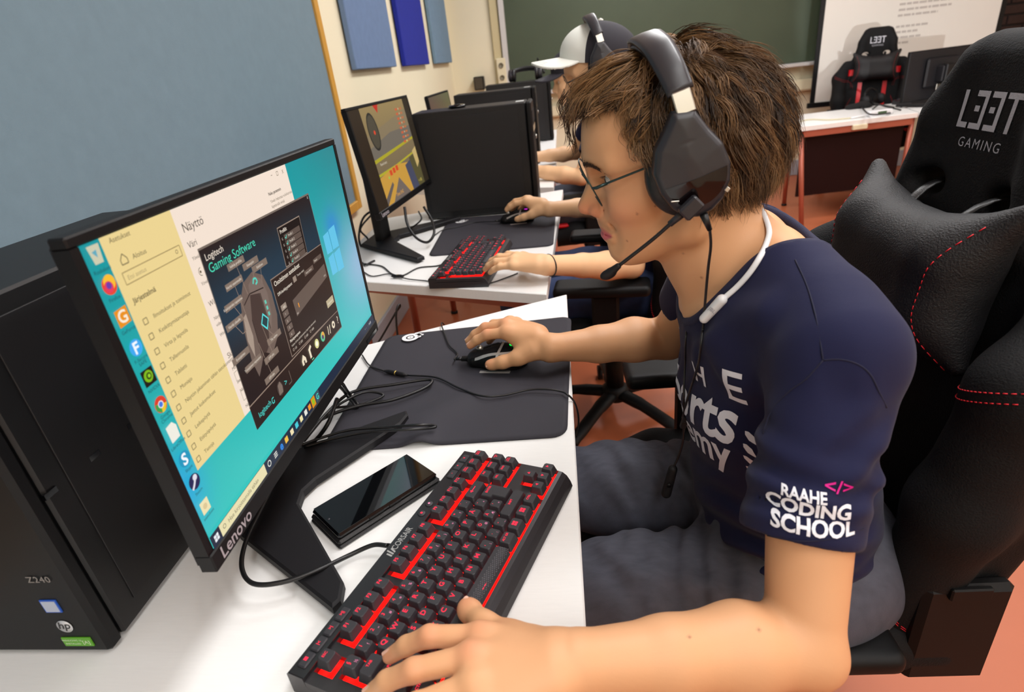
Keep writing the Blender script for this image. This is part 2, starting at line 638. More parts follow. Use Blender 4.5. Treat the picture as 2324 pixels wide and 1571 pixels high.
for (ya, yb, m_, lab) in ((2.99, 3.74, BL1, 'slate blue fabric acoustic panel beside the pine framed board'), (3.97, 4.70, BL2, 'royal blue fabric acoustic panel between two paler ones'), (4.98, 5.70, BL3, 'dusty blue fabric acoustic panel nearest the room corner')):
    t = empty('acoustic_panel', (X0 + .003, (ya + yb) / 2, 1.29), label=lab, cat='wall panel', group='blue acoustic panels on the cream wall')
    hw = (yb - ya) / 2
    MB().box((.006, -hw, 0), (.034, hw, 1.2), .004).build('fabric_front', m_, t)
    MB().box((0, -hw + .12, .12), (.006, hw - .12, 1.08)).build('backing_batten', DUCT, t)

# back wall: chalkboard, tray, cable duct, pillar, sockets
CHALK = mat('green chalkboard', (66, 78, 58), 0.55, var=0.12, vscale=2.5)
ALU = mat('pale aluminium', (214, 212, 210), 0.4, 0.4)
t = empty('chalkboard', (0, Y1, .98), label='wide dark green chalkboard in an aluminium frame on the back wall', cat='chalkboard')
MB().box((-.47, -.035, .0), (2.6, -.005, 1.3)).build('writing_surface', CHALK, t)
MB().box((-.52, -.05, 0), (-.47, 0, 1.33), .004).build('frame_upright', ALU, t)
MB().box((2.6, -.05, 0), (2.64, 0, 1.33), .004).build('frame_upright', ALU, t)
MB().box((-.52, -.05, 1.3), (2.64, 0, 1.34), .004).build('frame_rail', ALU, t)
MB().box((-.47, -.13, -.035), (2.6, -.0, -.005), .005).build('chalk_tray', ALU, t)
MB().box((-.60, Y1 - .03, 0), (-.53, Y1, CEIL), .004).build('trim_1', mat('beige pillar paint', (206, 192, 150), 0.7), kind='structure')
DUCT = mat('cream plastic duct', (226, 216, 184), 0.45)
t = empty('cable_duct', (0, Y1 - .002, .74), label='cream plastic cable duct running below the chalkboard', cat='cable duct')
MB().box((-.98, -.06, 0), (3.4, -.005, .10), .006).build('duct_body', DUCT, t)
MB().box((-.98, -.066, .012), (3.4, -.06, .088), .003).build('duct_cover', DUCT, t)
t = empty('wall_socket', (-.53, Y1 - .0, 1.17), label='cream double power socket beside the chalkboard frame', cat='socket')
MB().box((-.055, -.055, -.11), (.03, -.03, .11), .006).build('plate', DUCT, t)
for z_ in (-.05, .05):
    MB().lathe([(.022, 0), (.022, .006), (.018, .006), (.016, .001)], n=16).xform(Matrix.Translation((-.012, -.056, z_)) @ Matrix.Rotation(math.pi / 2, 4, 'X')).build('socket_hole', mat('socket insert', (120, 112, 92), 0.5), t)
# dark brick part of the back wall, right of the screen
BRK = mat('dark fired brick', (44, 22, 14), 0.8, var=0.3, vscale=30, bump=0.3, bscale=120)
MOR = mat('dark mortar', (22, 14, 10), 0.9)
MB().box((3.42, Y1 - .03, 0), (X1 - .001, Y1 - .001, CEIL)).build('mortar_bed', MOR, wall_back)
bme = MB().box((0, 0, 0), (.245, .02, .065), .004).mesh('brick')
for r in range(14):
    for c in range(5):
        x_ = 3.43 + c * .258 + (.129 if r % 2 else 0)
        if x_ + .245 > X1: continue
        link('brick', bme, BRK, wall_back, loc=(x_, Y1 - .045 + RNG.uniform(0, .003), .62 + r * .078))

# pull-down projector screen
SCR = mat('white screen cloth', (226, 222, 214), 0.8)
t = empty('projector_screen', (2.82, 5.62, .63), label='white pull-down projector screen with black edges and faint projected text', cat='projector screen')
MB().box((-.69, -.002, .02), (.69, .002, 2.1)).build('cloth', SCR, t)
MB().box((-.71, -.004, .02), (-.672, .004, 2.1)).build('black_border', BLK, t)
MB().box((.672, -.004, .02), (.71, .004, 2.1)).build('black_border', BLK, t)
MB().box((-.73, -.014, -.02), (.73, .014, .022), .004).build('bottom_bar', BLK, t)
MB().box((-.78, -.05, 2.09), (.78, .05, 2.19), .01).build('roller_case', WHTP, t)
GREYT = mat('faint grey projected text', (186, 180, 174), 0.8)
mb = MB()
yy = .93
for k, w_ in enumerate((.30, .42, .40, 0, .46, .44, .45, .40, .30, 0, .24, .17, .2, .12)):
    if w_:
        x_ = -.10
        while x_ < w_ - .10:
            l_ = RNG.uniform(.02, .06)
            mb.box((x_, -.0032, yy), (min(x_ + l_, w_ - .10), -.0022, yy + .016))
            x_ += l_ + .008
    yy -= .040
mb.build('projected_text', GREYT, t, kind='stuff')
# small speaker on the far window-sill side
t = empty('speaker_box', tuple(Yp(1090, 204, 5.795)), label='small black loudspeaker fixed to the back wall by the corner', cat='speaker')
MB().box((-.045, -.05, 0), (.045, .054, .112), .006).build('cabinet', BLK, t)
MB().box((-.036, -.054, .008), (.036, -.05, .104), .002).build('grille', mat('dark brown grille', (70, 62, 48), 0.7, bump=.4, bscale=900), t)
# ================================================================== desks
def desk(name, poly, legs, label, top=DESK, th=.028, group='white desks along the left wall', bars=()):
    c = np.mean(np.array(poly), 0)
    t = empty(name, (c[0], c[1], 0), label=label, cat='desk', group=group)
    P = [(p[0] - c[0], p[1] - c[1]) for p in poly]
    MB().prism(P, top - th, top, .002).build('desk_top', WHT, t)
    for a, b in legs:
        MB().cyl((a[0] - c[0], a[1] - c[1], top - th), (b[0] - c[0], b[1] - c[1], .012), .016, 12).build('leg', COPPER, t)
        MB().lathe([(.018, 0), (.02, .004), (.02, .014), (.017, .016)], (b[0] - c[0], b[1] - c[1], 0), 12).build('foot', BLK, t)
    for a, b in bars:
        mb = MB()
        mb.box((-.5, -.012, -.02), (.5, .012, .02))
        A, B = Vector((a[0] - c[0], a[1] - c[1], top - th - .022)), Vector((b[0] - c[0], b[1] - c[1], top - th - .022))
        d = B - A
        mb.xform(Matrix.Translation((A + B) / 2) @ Matrix.Rotation(math.atan2(d.y, d.x), 4, 'Z') @ Matrix.Diagonal((d.length, 1, 1, 1)))
        mb.build('frame_rail', COPPER, t)
    return t
def legs4(p, ins=.07):
    c = np.mean(np.array(p), 0)
    out = []
    for q in p:
        q = np.array(q, float)
        d = c - q
        q = q + d / np.linalg.norm(d) * ins * 1.5
        out.append((tuple(q), tuple(q)))
    return out
def rails(L):
    p = [a for a, b in L]
    return [(p[i], p[(i + 1) % len(p)]) for i in range(len(p))]
d1 = [(.003, -.62), (-.022, 1.358), (-.775, .985), (-.765, -.25)]
d2 = [(-.073, 1.367), (-.027, 2.617), (-.775, 2.36), (-.775, 1.632)]
d3 = [(-.07, 2.69), (-.06, 3.74), (-.775, 3.46), (-.775, 2.95)]
d4 = [(-.07, 3.79), (-.07, 4.95), (-.775, 4.72), (-.775, 4.05)]
L = legs4(d1); desk('computer_desk', d1, L, 'white trapezoid desk with the phone and the keyboard beside it', bars=rails(L))
L = legs4(d2); desk('computer_desk', d2, L, 'white trapezoid desk in front of the player with the bracelet', bars=rails(L))
L = legs4(d3); desk('computer_desk', d3, L, 'white desk in front of the player in the black cap', bars=rails(L))
L = legs4(d4); desk('computer_desk', d4, L, 'white desk at the far end of the row by the back wall', bars=rails(L))

# far desk by the projector screen
zt = .665
fa, fb = Zp(1815, 288, zt), Zp(2030, 262, zt)
ex = (fb - fa) / np.linalg.norm(fb - fa)
ey = np.array([.21, .978, 0])
def fd(a, b): return tuple((fa + ex * a + ey * b)[:2])
RANG = math.atan2(ex[1], ex[0])
FDP = [fd(0, 0), fd(.80, 0), fd(.80, .62), fd(0, .62)]
lg = [(fd(.02, .04), tuple(Zp(1818, 519, 0)[:2])), (fd(.78, .04), fd(.78, .04)), (fd(.78, .58), fd(.78, .58)), (fd(.03, .58), fd(.03, .58))]
fdesk = desk('far_desk', FDP, lg, 'far white desk with a dark red front panel below the projector screen', top=zt, th=.03, group=None, bars=[(fd(.03, .02), fd(.77, .02)), (fd(.03, .6), fd(.77, .6))])
c_ = np.mean(np.array(FDP), 0)
DRED = mat('dark red laminate', (30, 8, 8), 0.6, spec=.15)
mb = MB().box((.055, .05, .19 - .0), (.755, .065, zt - .07))
mb.xform(Matrix.Translation((fa[0] - c_[0], fa[1] - c_[1], 0)) @ Matrix.Rotation(RANG, 4, 'Z')).build('front_panel', DRED, fdesk)
mb = MB().box((.36, -.012, zt - .062), (.46, .02, zt - .03), .004)
mb.xform(Matrix.Translation((fa[0] - c_[0], fa[1] - c_[1], 0)) @ Matrix.Rotation(RANG, 4, 'Z')).build('cable_clip', DUCT, fdesk)
FDP2 = [fd(.815, .0), fd(1.6, .0), fd(1.6, .62), fd(.815, .62)]
lg = [(fd(.84, .04), fd(.84, .04)), (fd(1.57, .04), fd(1.57, .04)), (fd(1.57, .58), fd(1.57, .58)), (fd(.84, .58), fd(.84, .58))]
fdesk2 = desk('far_desk', FDP2, lg, 'far white desk carrying a black monitor beside the projector screen', top=zt, th=.03, group=None, bars=[(fd(.85, .02), fd(1.56, .02))])
c2_ = np.mean(np.array(FDP2), 0)
mb = MB().box((.87, .05, .19), (1.55, .065, zt - .07))
mb.xform(Matrix.Translation((fa[0] - c2_[0], fa[1] - c2_[1], 0)) @ Matrix.Rotation(RANG, 4, 'Z')).build('front_panel', DRED, fdesk2)

# ================================================================== computer towers
def tower(loc, rz, label):
    """front faces local -y; 0.175 wide, 0.44 deep, 0.395 high"""
    t = empty('computer_tower', loc, rz, label=label, cat='computer', group='black computer towers on the desks')
    w, d, h = .0875, .44, .395
    MB().box((-w, .022, .006), (w, d, h), .003).build('case', mat('black tower steel', (9, 9, 11), 0.5, bump=.05, bscale=900), t)
    MB().box((-w - .001, 0, .004), (w + .001, .020, h + .001), .005).build('front_bezel', BLK, t)
    mb = MB()
    for k in range(4):
        mb.box((-w * .8 + (k % 2) * w * 1.4, .05 + (k // 2) * .33, 0), (-w * .8 + (k % 2) * w * 1.4 + .02, .08 + (k // 2) * .33, .006))
    mb.build('feet', BLK, t, kind='stuff')
    MB().box((-w + .012, -.0015, h - .075), (w - .012, 0, h - .03), .0005).build('drive_cover', BLKM, t)
    MB().box((-w + .012, -.0015, h - .105), (w - .012, 0, h - .082), .0005).build('drive_slot', GLOSS, t)
    MB().lathe([(.008, 0), (.008, .003), (.006, .004)], n=14).xform(Matrix.Translation((w - .03, -.001, h - .135)) @ Matrix.Rotation(math.pi / 2, 4, 'X')).build('power_button', STEEL, t)
    for sx in (-1, 1):
        MB().box((sx * (w + .0005) - .001, .05, .03), (sx * (w + .0005) + .001, d - .02, h - .02), .0005).build('side_panel', mat('black side panel', (11, 10, 13), .55, bump=.06, bscale=1500), t)
    for k in range(3):
        MB().box((sx * 0 + w - .004, .06 + k * .06 - .04, .2 + 0 * k), (w + .0018, .075 + k * .06 - .04, .206)).build('side_clip', GLOSS, t)
    for k in range(2):
        MB().box((-.02 + k * .03, .03, h), (-.002 + k * .03, .06, h + .001)).build('top_sticker', mat('white sticker', (214, 216, 214), .5), t)
    return t
T1 = tower((-.611, .382, DESK), 0, 'black computer tower with a green sticker behind the widescreen monitor')
# stickers of the near tower, flat prints on its front
def flat(mb, vs, fs, cx, cz, y, M=None):
    mb._add([(cx + a, y, cz + b) for a, b in vs], fs)
mb = MB(); flat(mb, *text2d('Z240', .0115, .01, spacing=1.1), .056, .113, -.0012)
mb.build('model_lettering', mat('grey lettering', (128, 122, 118), .5), T1)
STK = mat('pale silver sticker', (176, 184, 204), .4)
MB().box((.041, -.0012, .069), (.0595, .0001, .087)).build('blue_edge_sticker', mat('blue sticker edge', (40, 90, 190), .4), T1)
MB().box((.0425, -.0017, .0705), (.058, -.001, .0855)).build('silver_sticker', STK, T1)
mb = MB(); mb.lathe([(.0088, 0), (.0088, .0006)], n=28).xform(Matrix.Translation((.051, -.0004, .047)) @ Matrix.Rotation(math.pi / 2, 4, 'X'))
mb.build('round_badge', mat('silver badge', (206, 208, 212), .35, .3), T1)
mb = MB(); flat(mb, *text2d('hp', .0145, .018, shear=.25), .0505, .0442, -.0013)
mb.build('badge_lettering', GLOSS, T1)
MB().box((.038, -.0012, .0165), (.072, .0001, .0295)).build('green_sticker', mat('green sticker', (96, 168, 40), .45), T1)
mb = MB()
flat(mb, *text2d('WINDOWS 10', .0036, .01), .0495, .0245, -.0015); flat(mb, *text2d('INSTALLED', .0036, .01), .0495, .0195, -.0015)
flat(mb, *text2d('[A]', .007, .01), .0655, .0205, -.0015)
mb.build('sticker_lettering', mat('sticker print', (214, 232, 196), .5), T1, kind='stuff')
RZS = math.pi / 2
tower((-.118, 2.335, DESK), RZS, 'black computer tower showing its broad side behind the smaller monitor')
tower((-.150, 3.46, DESK), RZS, 'black computer tower on the desk of the player in the black cap')
tower((-.085, 4.40, DESK), RZS, 'black computer tower with a headset lying on top')
t = empty('glass_puck', (-.40, 2.34, DESK + .396), label='flat round black puck lying on a tower beside the smaller monitor', cat='puck')
MB().lathe([(.028, 0), (.034, .002), (.034, .007), (.03, .01), (.0, .0105)], n=24).build('disc', GLOSS, t)
MB().lathe([(.012, .0101), (.012, .0122), (.0, .0124)], n=18).build('knob', BLKM, t)

# ================================================================== monitors
SCREENM = emat('lit screen', None, 1.0, 'Col')
class Scr:
    """flat picture of a lit screen: x to the right, y down, in screen pixels"""
    def __init__(s, w, h, pw=1920.0, ph=1080.0):
        s.mb = MB(); s.w, s.h, s.pw, s.ph, s.z = w, h, pw, ph, 0.0
    def pt(s, x, y): return ((x / s.pw - .5) * s.w, s.z, (.5 - y / s.ph) * s.h)
    def lay(s): s.z -= .000008
    def rect(s, x0, y0, x1, y1, c, lay=True):
        if lay: s.lay()
        s.mb.c = lin(c); s.mb.poly([s.pt(x0, y1), s.pt(x1, y1), s.pt(x1, y0), s.pt(x0, y0)])
    def poly(s, P, c, lay=True):
        if lay: s.lay()
        s.mb.c = lin(c); s.mb.poly([s.pt(*p) for p in P])
    def circ(s, x, y, r, c, n=20, ry=None):
        s.poly([(x + r * math.cos(a), y - (ry or r) * math.sin(a)) for a in [2 * math.pi * k / n for k in range(n)]], c)
    def line(s, P, c, w=2):
        s.lay()
        for (a, b) in zip(P[:-1], P[1:]):
            a, b = np.array(a, float), np.array(b, float)
            d = (b - a) / (np.linalg.norm(b - a) + 1e-9) * w / 2
            n = np.array([-d[1], d[0]])
            s.poly([a - n, b - n, b + n, a + n], c, False)
    def frame(s, x0, y0, x1, y1, c, w=2): s.line([(x0, y0), (x1, y0), (x1, y1), (x0, y1), (x0, y0)], c, w)
    def text(s, t, x, y, size, c, align='LEFT', bold=0.0):
        s.lay()
        vs, fs = text2d(t, size, bold, 0, align)
        s.mb.c = lin(c)
        s.mb._add([s.pt(x + a, y - b) for a, b in vs], fs)
    def grid(s, fn, nx=48, ny=28):
        for i in range(nx):
            for j in range(ny):
                q = [(i, j + 1), (i + 1, j + 1), (i + 1, j), (i, j)]
                n = len(s.mb.v)
                s.mb.c = (0, 0, 0)
                s.mb.poly([s.pt(a * s.pw / nx, b * s.ph / ny) for a, b in q])
                for k, (a, b) in enumerate(q): s.mb.col[n + k] = lin(fn(a / nx, b / ny))

def monitor(loc, rz, tilt, w, h, label, name='monitor', bez=.009, chin=.021, dep=.03, lift=.15, post_y=.1, foot=None, logo=True, footz=0.0):
    """stands at loc (foot centre), screen faces local -y, bottom of the lit area is lift above the desk"""
    t = empty(name, loc, rz, label=label, cat='monitor')
    H = lift + h / 2
    M = Matrix.Translation((0, 0, H)) @ Matrix.Rotation(-tilt, 4, 'X')
    a, b = w / 2, h / 2
    mb = MB()
    mb.box((-a - bez, -.001, b), (a + bez, dep, b + bez), .0015); mb.box((-a - bez, -.003, -b - chin), (a + bez, dep, -b), .0015)
    mb.box((-a - bez, -.001, -b), (-a, dep, b)); mb.box((a, -.001, -b), (a + bez, dep, b))
    mb.xform(M).build('bezel', BLK, t)
    mb = MB().box((-a - bez + .002, dep - .004, -b - chin + .002), (a + bez - .002, dep + .004, b + bez - .002), .006)
    mb.box((-a * .5, dep + .01, -b * .6), (a * .5, dep + .03, b * .7), .012)
    mb.xform(M).build('back_cover', BLKM, t)
    sc = MB().box((-a, .0015, -b), (a, .006, b)).xform(M).build('screen', GLOSS, t)
    if logo:
        mb = MB(); vs, fs = text2d('Lenovo', .0195, .012)
        mb._add([(-a + .033 + x, -.0034, -b - .0165 + z) for x, z in vs], fs)
        mb.xform(M).build('brand_lettering', mat('grey brand print', (168, 160, 166), .5), t)
    MB().box((a - .055, -.0045, -b - chin + .004), (a - .004, -.0028, -b - chin + .0105), .0006).xform(M).build('button_strip', GLOSS, t)
    MB().box((-.04, post_y - .016, .008), (.04, post_y + .016, H + .06), .006).build('stand_post', BLK, t)
    MB().box((-.05, dep + .01, H - .05), (.05, post_y, H + .05), .006).build('mount', BLKM, t)
    return t, sc, M
def vfoot(pts, z0=.0056, th=.013):
    return MB().prism(pts, z0, z0 + th, .003)
def rfeet(t, pts):
    for x, y in pts:
        MB().lathe([(.007, 0), (.007, .0057)], (x, y, 0), 12).build('rubber_foot', RUB, t)

# --- near monitor
mon1, scr1, M1 = monitor((-.355, .646, DESK), math.pi / 2, 0.0, .527, .2965, 'large widescreen monitor showing a teal desktop and mouse software', lift=.151, post_y=.115, dep=.014)
# V foot in monitor coordinates: local x = world y, local y = -world x
def ml(X, Y): return (Y - .646, -(X + .355))
fp = [ml(*p) for p in [(-.287, .427), (-.281, .437), (-.286, .462), (-.398, .598), (-.403, .625), (-.394, .650), (-.300, .787), (-.294, .812), (-.300, .826), (-.455, .726), (-.505, .70), (-.505, .60), (-.46, .545)]]
vfoot(fp[::-1] if sum((fp[i][0] * fp[(i + 1) % len(fp)][1] - fp[(i + 1) % len(fp)][0] * fp[i][1]) for i in range(len(fp))) < 0 else fp).build('foot', BLKM, mon1)
rfeet(mon1, [ml(-.315, .458), ml(-.465, .60), ml(-.475, .69)])
S = Scr(.527, .2965)
def wall1(u, v):
    base = np.array([10, 150, 158.]) * (1 - v) + np.array([58, 200, 192.]) * v
    g = math.exp(-(((u - 1.02) / .22) ** 2 + ((v - .62) / .30) ** 2))
    base = base * (1 - g) + np.array([150, 185, 215.]) * g
    g2 = math.exp(-(((u - .86) / .05) ** 2 + ((v - .36) / .08) ** 2))
    base = base * (1 - .7 * g2) + np.array([40, 130, 235.]) * .7 * g2
    if u > .7:
        k = min(1, (u - .7) / .3) * max(0, (1 - v * 1.7))
        base = base * (1 - .55 * k) + np.array([60, 120, 128.]) * .55 * k
    g3 = math.exp(-(((u - .0) / .05) ** 2 + ((v - .75) / .14) ** 2))
    base = base * (1 - .6 * g3) + np.array([40, 160, 240.]) * .6 * g3
    return tuple(base)
S.grid(wall1)
for (x, y, w_, h_) in ((1500, 395, 78, 110), (1586, 385, 90, 120), (1500, 514, 78, 108), (1586, 514, 90, 116)):
    S.poly([(x, y + 6), (x + w_, y), (x + w_, y + h_), (x, y + h_ - 4)], (96, 196, 232))
# settings window
TAN, CRM = (236, 212, 146), (244, 226, 210)
S.rect(78, 0, 405, 800, TAN); S.rect(405, 0, 1290, 800, CRM)
INK = (96, 84, 58)
S.text('Asetukset', 110, 24, 22, INK)
S.text('\u2013', 1130, 30, 30, INK); S.frame(1185, 16, 1201, 32, INK); S.text('X', 1240, 34, 24, INK)
S.line([(122, 78), (136, 62), (150, 78), (150, 92), (122, 92), (122, 78)], INK, 3); S.text('Aloitus', 172, 90, 22, INK)
S.frame(108, 112, 388, 148, (160, 138, 90), 3); S.text('Etsi asetus', 122, 138, 20, (176, 156, 110)); S.circ(366, 128, 7, (150, 130, 90)); S.circ(366, 128, 4.5, TAN)
S.text('J\u00e4rjestelm\u00e4', 106, 206, 24, INK, bold=.015)
for k, s_ in enumerate(['Ilmoitukset ja toiminnot', 'Keskittymisavustaja', 'Virta ja lepotila', 'Tallennustila', 'Tabletti', 'Moniajo', 'N\u00e4yt\u00f6n jakaminen t\u00e4h\u00e4n tietokoneeseen', 'Jaetut kokemukset', 'Leikep\u00f6yt\u00e4', 'Et\u00e4ty\u00f6p\u00f6yt\u00e4', 'Tietoja']):
    y = 276 + k * 50
    S.text(s_, 158 - k * 2, y, 20.5, INK)
    S.frame(112 - k * 2, y - 16, 130 - k * 2, y + 2, INK, 2.5)
S.text('N\u00e4ytt\u00f6', 432, 84, 44, (70, 60, 48)); S.text('V\u00e4ri', 430, 138, 32, (70, 60, 48))
for y, s_, z in ((180, 'Y\u00f6valo', 18), (272, 'Y\u00f6valoasetukset', 18), (352, 'Windows HD Color', 28), (404, 'N\u00e4yt\u00e4 HDR', 18), (430, 'videot', 18), (470, 'Windows HD', 18), (560, 'Skaalaus ja asettelu', 30), (612, 'Muuta tekstin', 19), (668, 'Skaalauksen', 18), (706, 'N\u00e4yt\u00f6n', 18), (776, 'N\u00e4yt\u00f6n suunta', 18)):
    S.text(s_, 428, y, z, (90, 78, 62))
S.circ(450, 226, 15, INK); S.circ(450, 226, 12.5, CRM); S.rect(450, 212, 480, 240, CRM); S.circ(446, 226, 5, INK)
for y in (640, 722):
    S.frame(430, y - 18, 470, y + 22, (150, 140, 120), 2)
S.text('Nuku paremmin', 1060, 96, 19, (60, 52, 44), bold=.02); S.text('Y\u00f6valo helpottaa nukahtamista', 1060, 128, 18, (110, 98, 80)); S.text('k\u00e4ytt\u00e4m\u00e4ll\u00e4 v\u00e4rej\u00e4', 1060, 150, 18, (110, 98, 80))
# mouse software window
S.poly([(470, 152), (1452, 166), (1445, 900), (444, 884)], (120, 108, 98)); 
def wtop(u): return 156 + 14 * (u - 470) / 982
S.lay()
for i in range(24):
    for j in range(16):
        n = len(S.mb.v); S.mb.c = (0, 0, 0)
        cs = []
        for a, b in ((i, j + 1), (i + 1, j + 1), (i + 1, j), (i, j)):
            uu, vv = a / 24, b / 16
            cs.append((474 - 26 * vv + uu * (974 + 20 * vv), 160 + 14 * uu + vv * (716 + 4 * uu)))
        S.mb.poly([S.pt(*q) for q in cs])
        for k, (a, b) in enumerate(((i, j + 1), (i + 1, j + 1), (i + 1, j), (i, j))):
            uu, vv = a / 24, b / 16
            g = max(0.0, math.sin(math.pi * min(1, vv * 1.45))) * (1 - .3 * abs(uu - .4))
            S.mb.col[n + k] = lin((34 - 18 * g, 24 + 30 * g, 24 + 50 * g))
S.text('Logitech', 494, 204, 36, (240, 226, 210)); S.text('Gaming Software', 494, 250, 50, (70, 214, 180)); S.text('X', 1424, 190, 18, (230, 220, 210))
S.rect(446, 786, 1444, 892, (40, 27, 24)); S.line([(447, 786), (1445, 796)], (150, 130, 116), 5)
S.text('logitech', 486, 862, 34, (70, 200, 190), bold=.01); S.line([(622, 846), (606, 846), (602, 858), (606, 868), (620, 868), (620, 858)], (70, 200, 190), 5)
# picture of the mouse
GRY = (108, 92, 84)
S.poly([(560, 640), (574, 520), (612, 410), (668, 352), (752, 334), (822, 372), (850, 460), (842, 560), (800, 640), (716, 690), (660, 650), (614, 690), (575, 720)], GRY)
S.poly([(640, 650), (650, 500), (690, 410), (760, 420), (758, 540), (720, 640), (680, 660)], (66, 52, 48))
S.poly([(690, 410), (700, 372), (752, 352), (800, 380), (818, 450), (800, 540), (764, 600), (764, 430)], (120, 104, 96))
S.poly([(576, 560), (598, 470), (622, 462), (622, 560), (590, 640)], (166, 148, 134)); S.line([(630, 430), (690, 405), (800, 420)], (40, 30, 28), 5)
S.line([(650, 500), (640, 660)], (40, 30, 28), 4); S.line([(764, 430), (760, 590)], (40, 30, 28), 4)
S.line([(735, 380), (748, 362), (766, 366), (770, 382), (752, 388)], (84, 210, 190), 8)
for k in range(3): S.rect(776, 470 + k * 26, 790, 486 + k * 26, (100, 200, 180))
S.poly([(735, 508), (768, 545), (735, 585), (700, 545)], (84, 220, 220)); S.poly([(735, 518), (760, 545), (735, 574), (709, 545)], (22, 60, 66))
for (x, y, s_) in ((662, 268, 'Vaihda profiilia'), (610, 330, 'Vierit\u00e4 vasemmalle'), (564, 396, 'Keskipainike napsautus'), (532, 462, 'Vierit\u00e4 oikealle'), (760, 300, 'Eteenp\u00e4in'), (822, 330, 'Edellinen'), (762, 632, 'Tila vaihto'), (700, 690, 'DPI ylös'), (658, 762, 'DPI alas'), (500, 588, 'Ensisijainen'), (560, 652, 'Toissijainen napsautus')):
    S.poly([(x - 60, y - 13), (x + 66, y - 13), (x + 66, y + 14), (x - 60, y + 14)], (128, 112, 100)); S.text(s_, x, y + 6, 15, (232, 222, 208), 'CENTER')
for P in (((662, 282), (676, 400)), ((610, 344), (620, 460)), ((564, 410), (606, 490)), ((532, 476), (560, 520), (592, 520)), ((760, 314), (755, 360)), ((822, 344), (800, 400)), ((700, 540), (716, 680)), ((735, 585), (762, 620)), ((640, 600), (660, 750))):
    S.line(P, (150, 130, 116), 2.5)
# profiles and pointer panels
S.poly([(1046, 234), (1288, 238), (1272, 418), (1030, 412)], (150, 132, 118)); S.poly([(1050, 239), (1284, 243), (1270, 414), (1035, 408)], (18, 12, 10))
S.text('Profiilit', 1062, 266, 24, (235, 225, 210), bold=.01)
for k in range(5):
    y = 278 + k * 28
    S.rect(1088, y, 1262 - k * 2, y + 25, (92, 78, 70)); S.text('Profiili %d' % (k + 1), 1128, y + 18, 16, (230, 220, 205)); S.line([(1096, y + 12), (1103, y + 19), (1114, y + 5)], (90, 220, 200), 4); S.text('G', 1062, y + 18, 16, (200, 190, 180))
S.poly([(866, 410), (1444, 424), (1440, 800), (852, 778)], (140, 122, 110)); S.poly([(870, 415), (1441, 428), (1437, 796), (857, 774)], (34, 23, 20))
S.text('Osoittimen asetukset', 886, 450, 31, (238, 228, 212), bold=.008); S.text('DPI-herkkyystasot', 890, 496, 20, (238, 228, 212), bold=.008)
S.rect(1058, 470, 1092, 496, (150, 135, 122)); S.text('Tasojen m\u00e4\u00e4r\u00e4', 1104, 482, 14, (220, 210, 195))
S.rect(1180, 486, 1290, 510, (96, 82, 74)); S.rect(1306, 466, 1412, 488, (96, 82, 74)); S.text('Aseta oletus', 1196, 503, 14, (220, 210, 195)); S.text('Palauta', 1316, 482, 14, (220, 210, 195))
S.poly([(1000, 560), (1420, 524), (1420, 594), (1000, 640)], (98, 84, 76)); S.text('200', 1004, 634, 12, (210, 200, 190)); S.text('12000', 1376, 584, 12, (210, 200, 190)); S.rect(1040, 590, 1048, 612, (236, 150, 40))
for k in range(5): S.rect(884, 540 + k * 33, 936, 566 + k * 33, (150, 135, 122) if k == 0 else (104, 90, 82)); S.text(('800', '1', '2', '3', '4')[k], 902, 560 + k * 33, 15, (230, 220, 205))
S.rect(1330, 700, 1424, 740, (186, 172, 140)); S.text('Lis\u00e4asetukset', 1340, 726, 14, (240, 235, 220))
S.text('P\u00e4ivitysnopeus', 874, 716, 19, (238, 228, 212), bold=.01); S.text('Valitse hiiren p\u00e4ivitysnopeus (raporttia sekunnissa)', 876, 738, 14, (214, 204, 190))
for k, s_ in enumerate(('125', '250', '500', '1000')): S.circ(884 + k * 66, 755, 7, (180, 165, 150)); S.circ(884 + k * 66, 755, 4.5, (40, 28, 24)); S.text(s_, 896 + k * 66, 761, 15, (220, 210, 195))
S.circ(684, 842, 26, (70, 58, 54), ry=32); S.poly([(664, 866), (672, 822), (694, 812), (706, 838), (700, 866)], (126, 110, 100)); S.text('>', 728, 856, 42, (80, 210, 200)); S.line([(790, 812), (790, 866), (760, 866)], (96, 82, 74), 6)
S.poly([(922, 862), (922, 838), (946, 814), (968, 838), (968, 862), (952, 862), (952, 844), (940, 844), (940, 862)], (236, 222, 196)); S.poly([(1010, 868), (1010, 820), (1040, 806), (1046, 820), (1028, 830), (1028, 868)], (236, 222, 196)); S.rect(1020, 878, 1044, 882, (120, 230, 180))
S.circ(1110, 836, 24, (220, 216, 150)); S.circ(1110, 836, 13, (250, 250, 230)); S.circ(1190, 836, 26, (90, 190, 150)); S.circ(1196, 830, 18, (230, 170, 70)); S.circ(1190, 838, 11, (60, 60, 110))
S.line([(1262, 860), (1270, 816)], (236, 222, 196), 7); S.line([(1284, 862), (1296, 818)], (236, 222, 196), 7); S.circ(1342, 838, 20, (236, 222, 196)); S.circ(1342, 838, 8, (40, 27, 24)); S.text('?', 1396, 858, 58, (238, 226, 206))
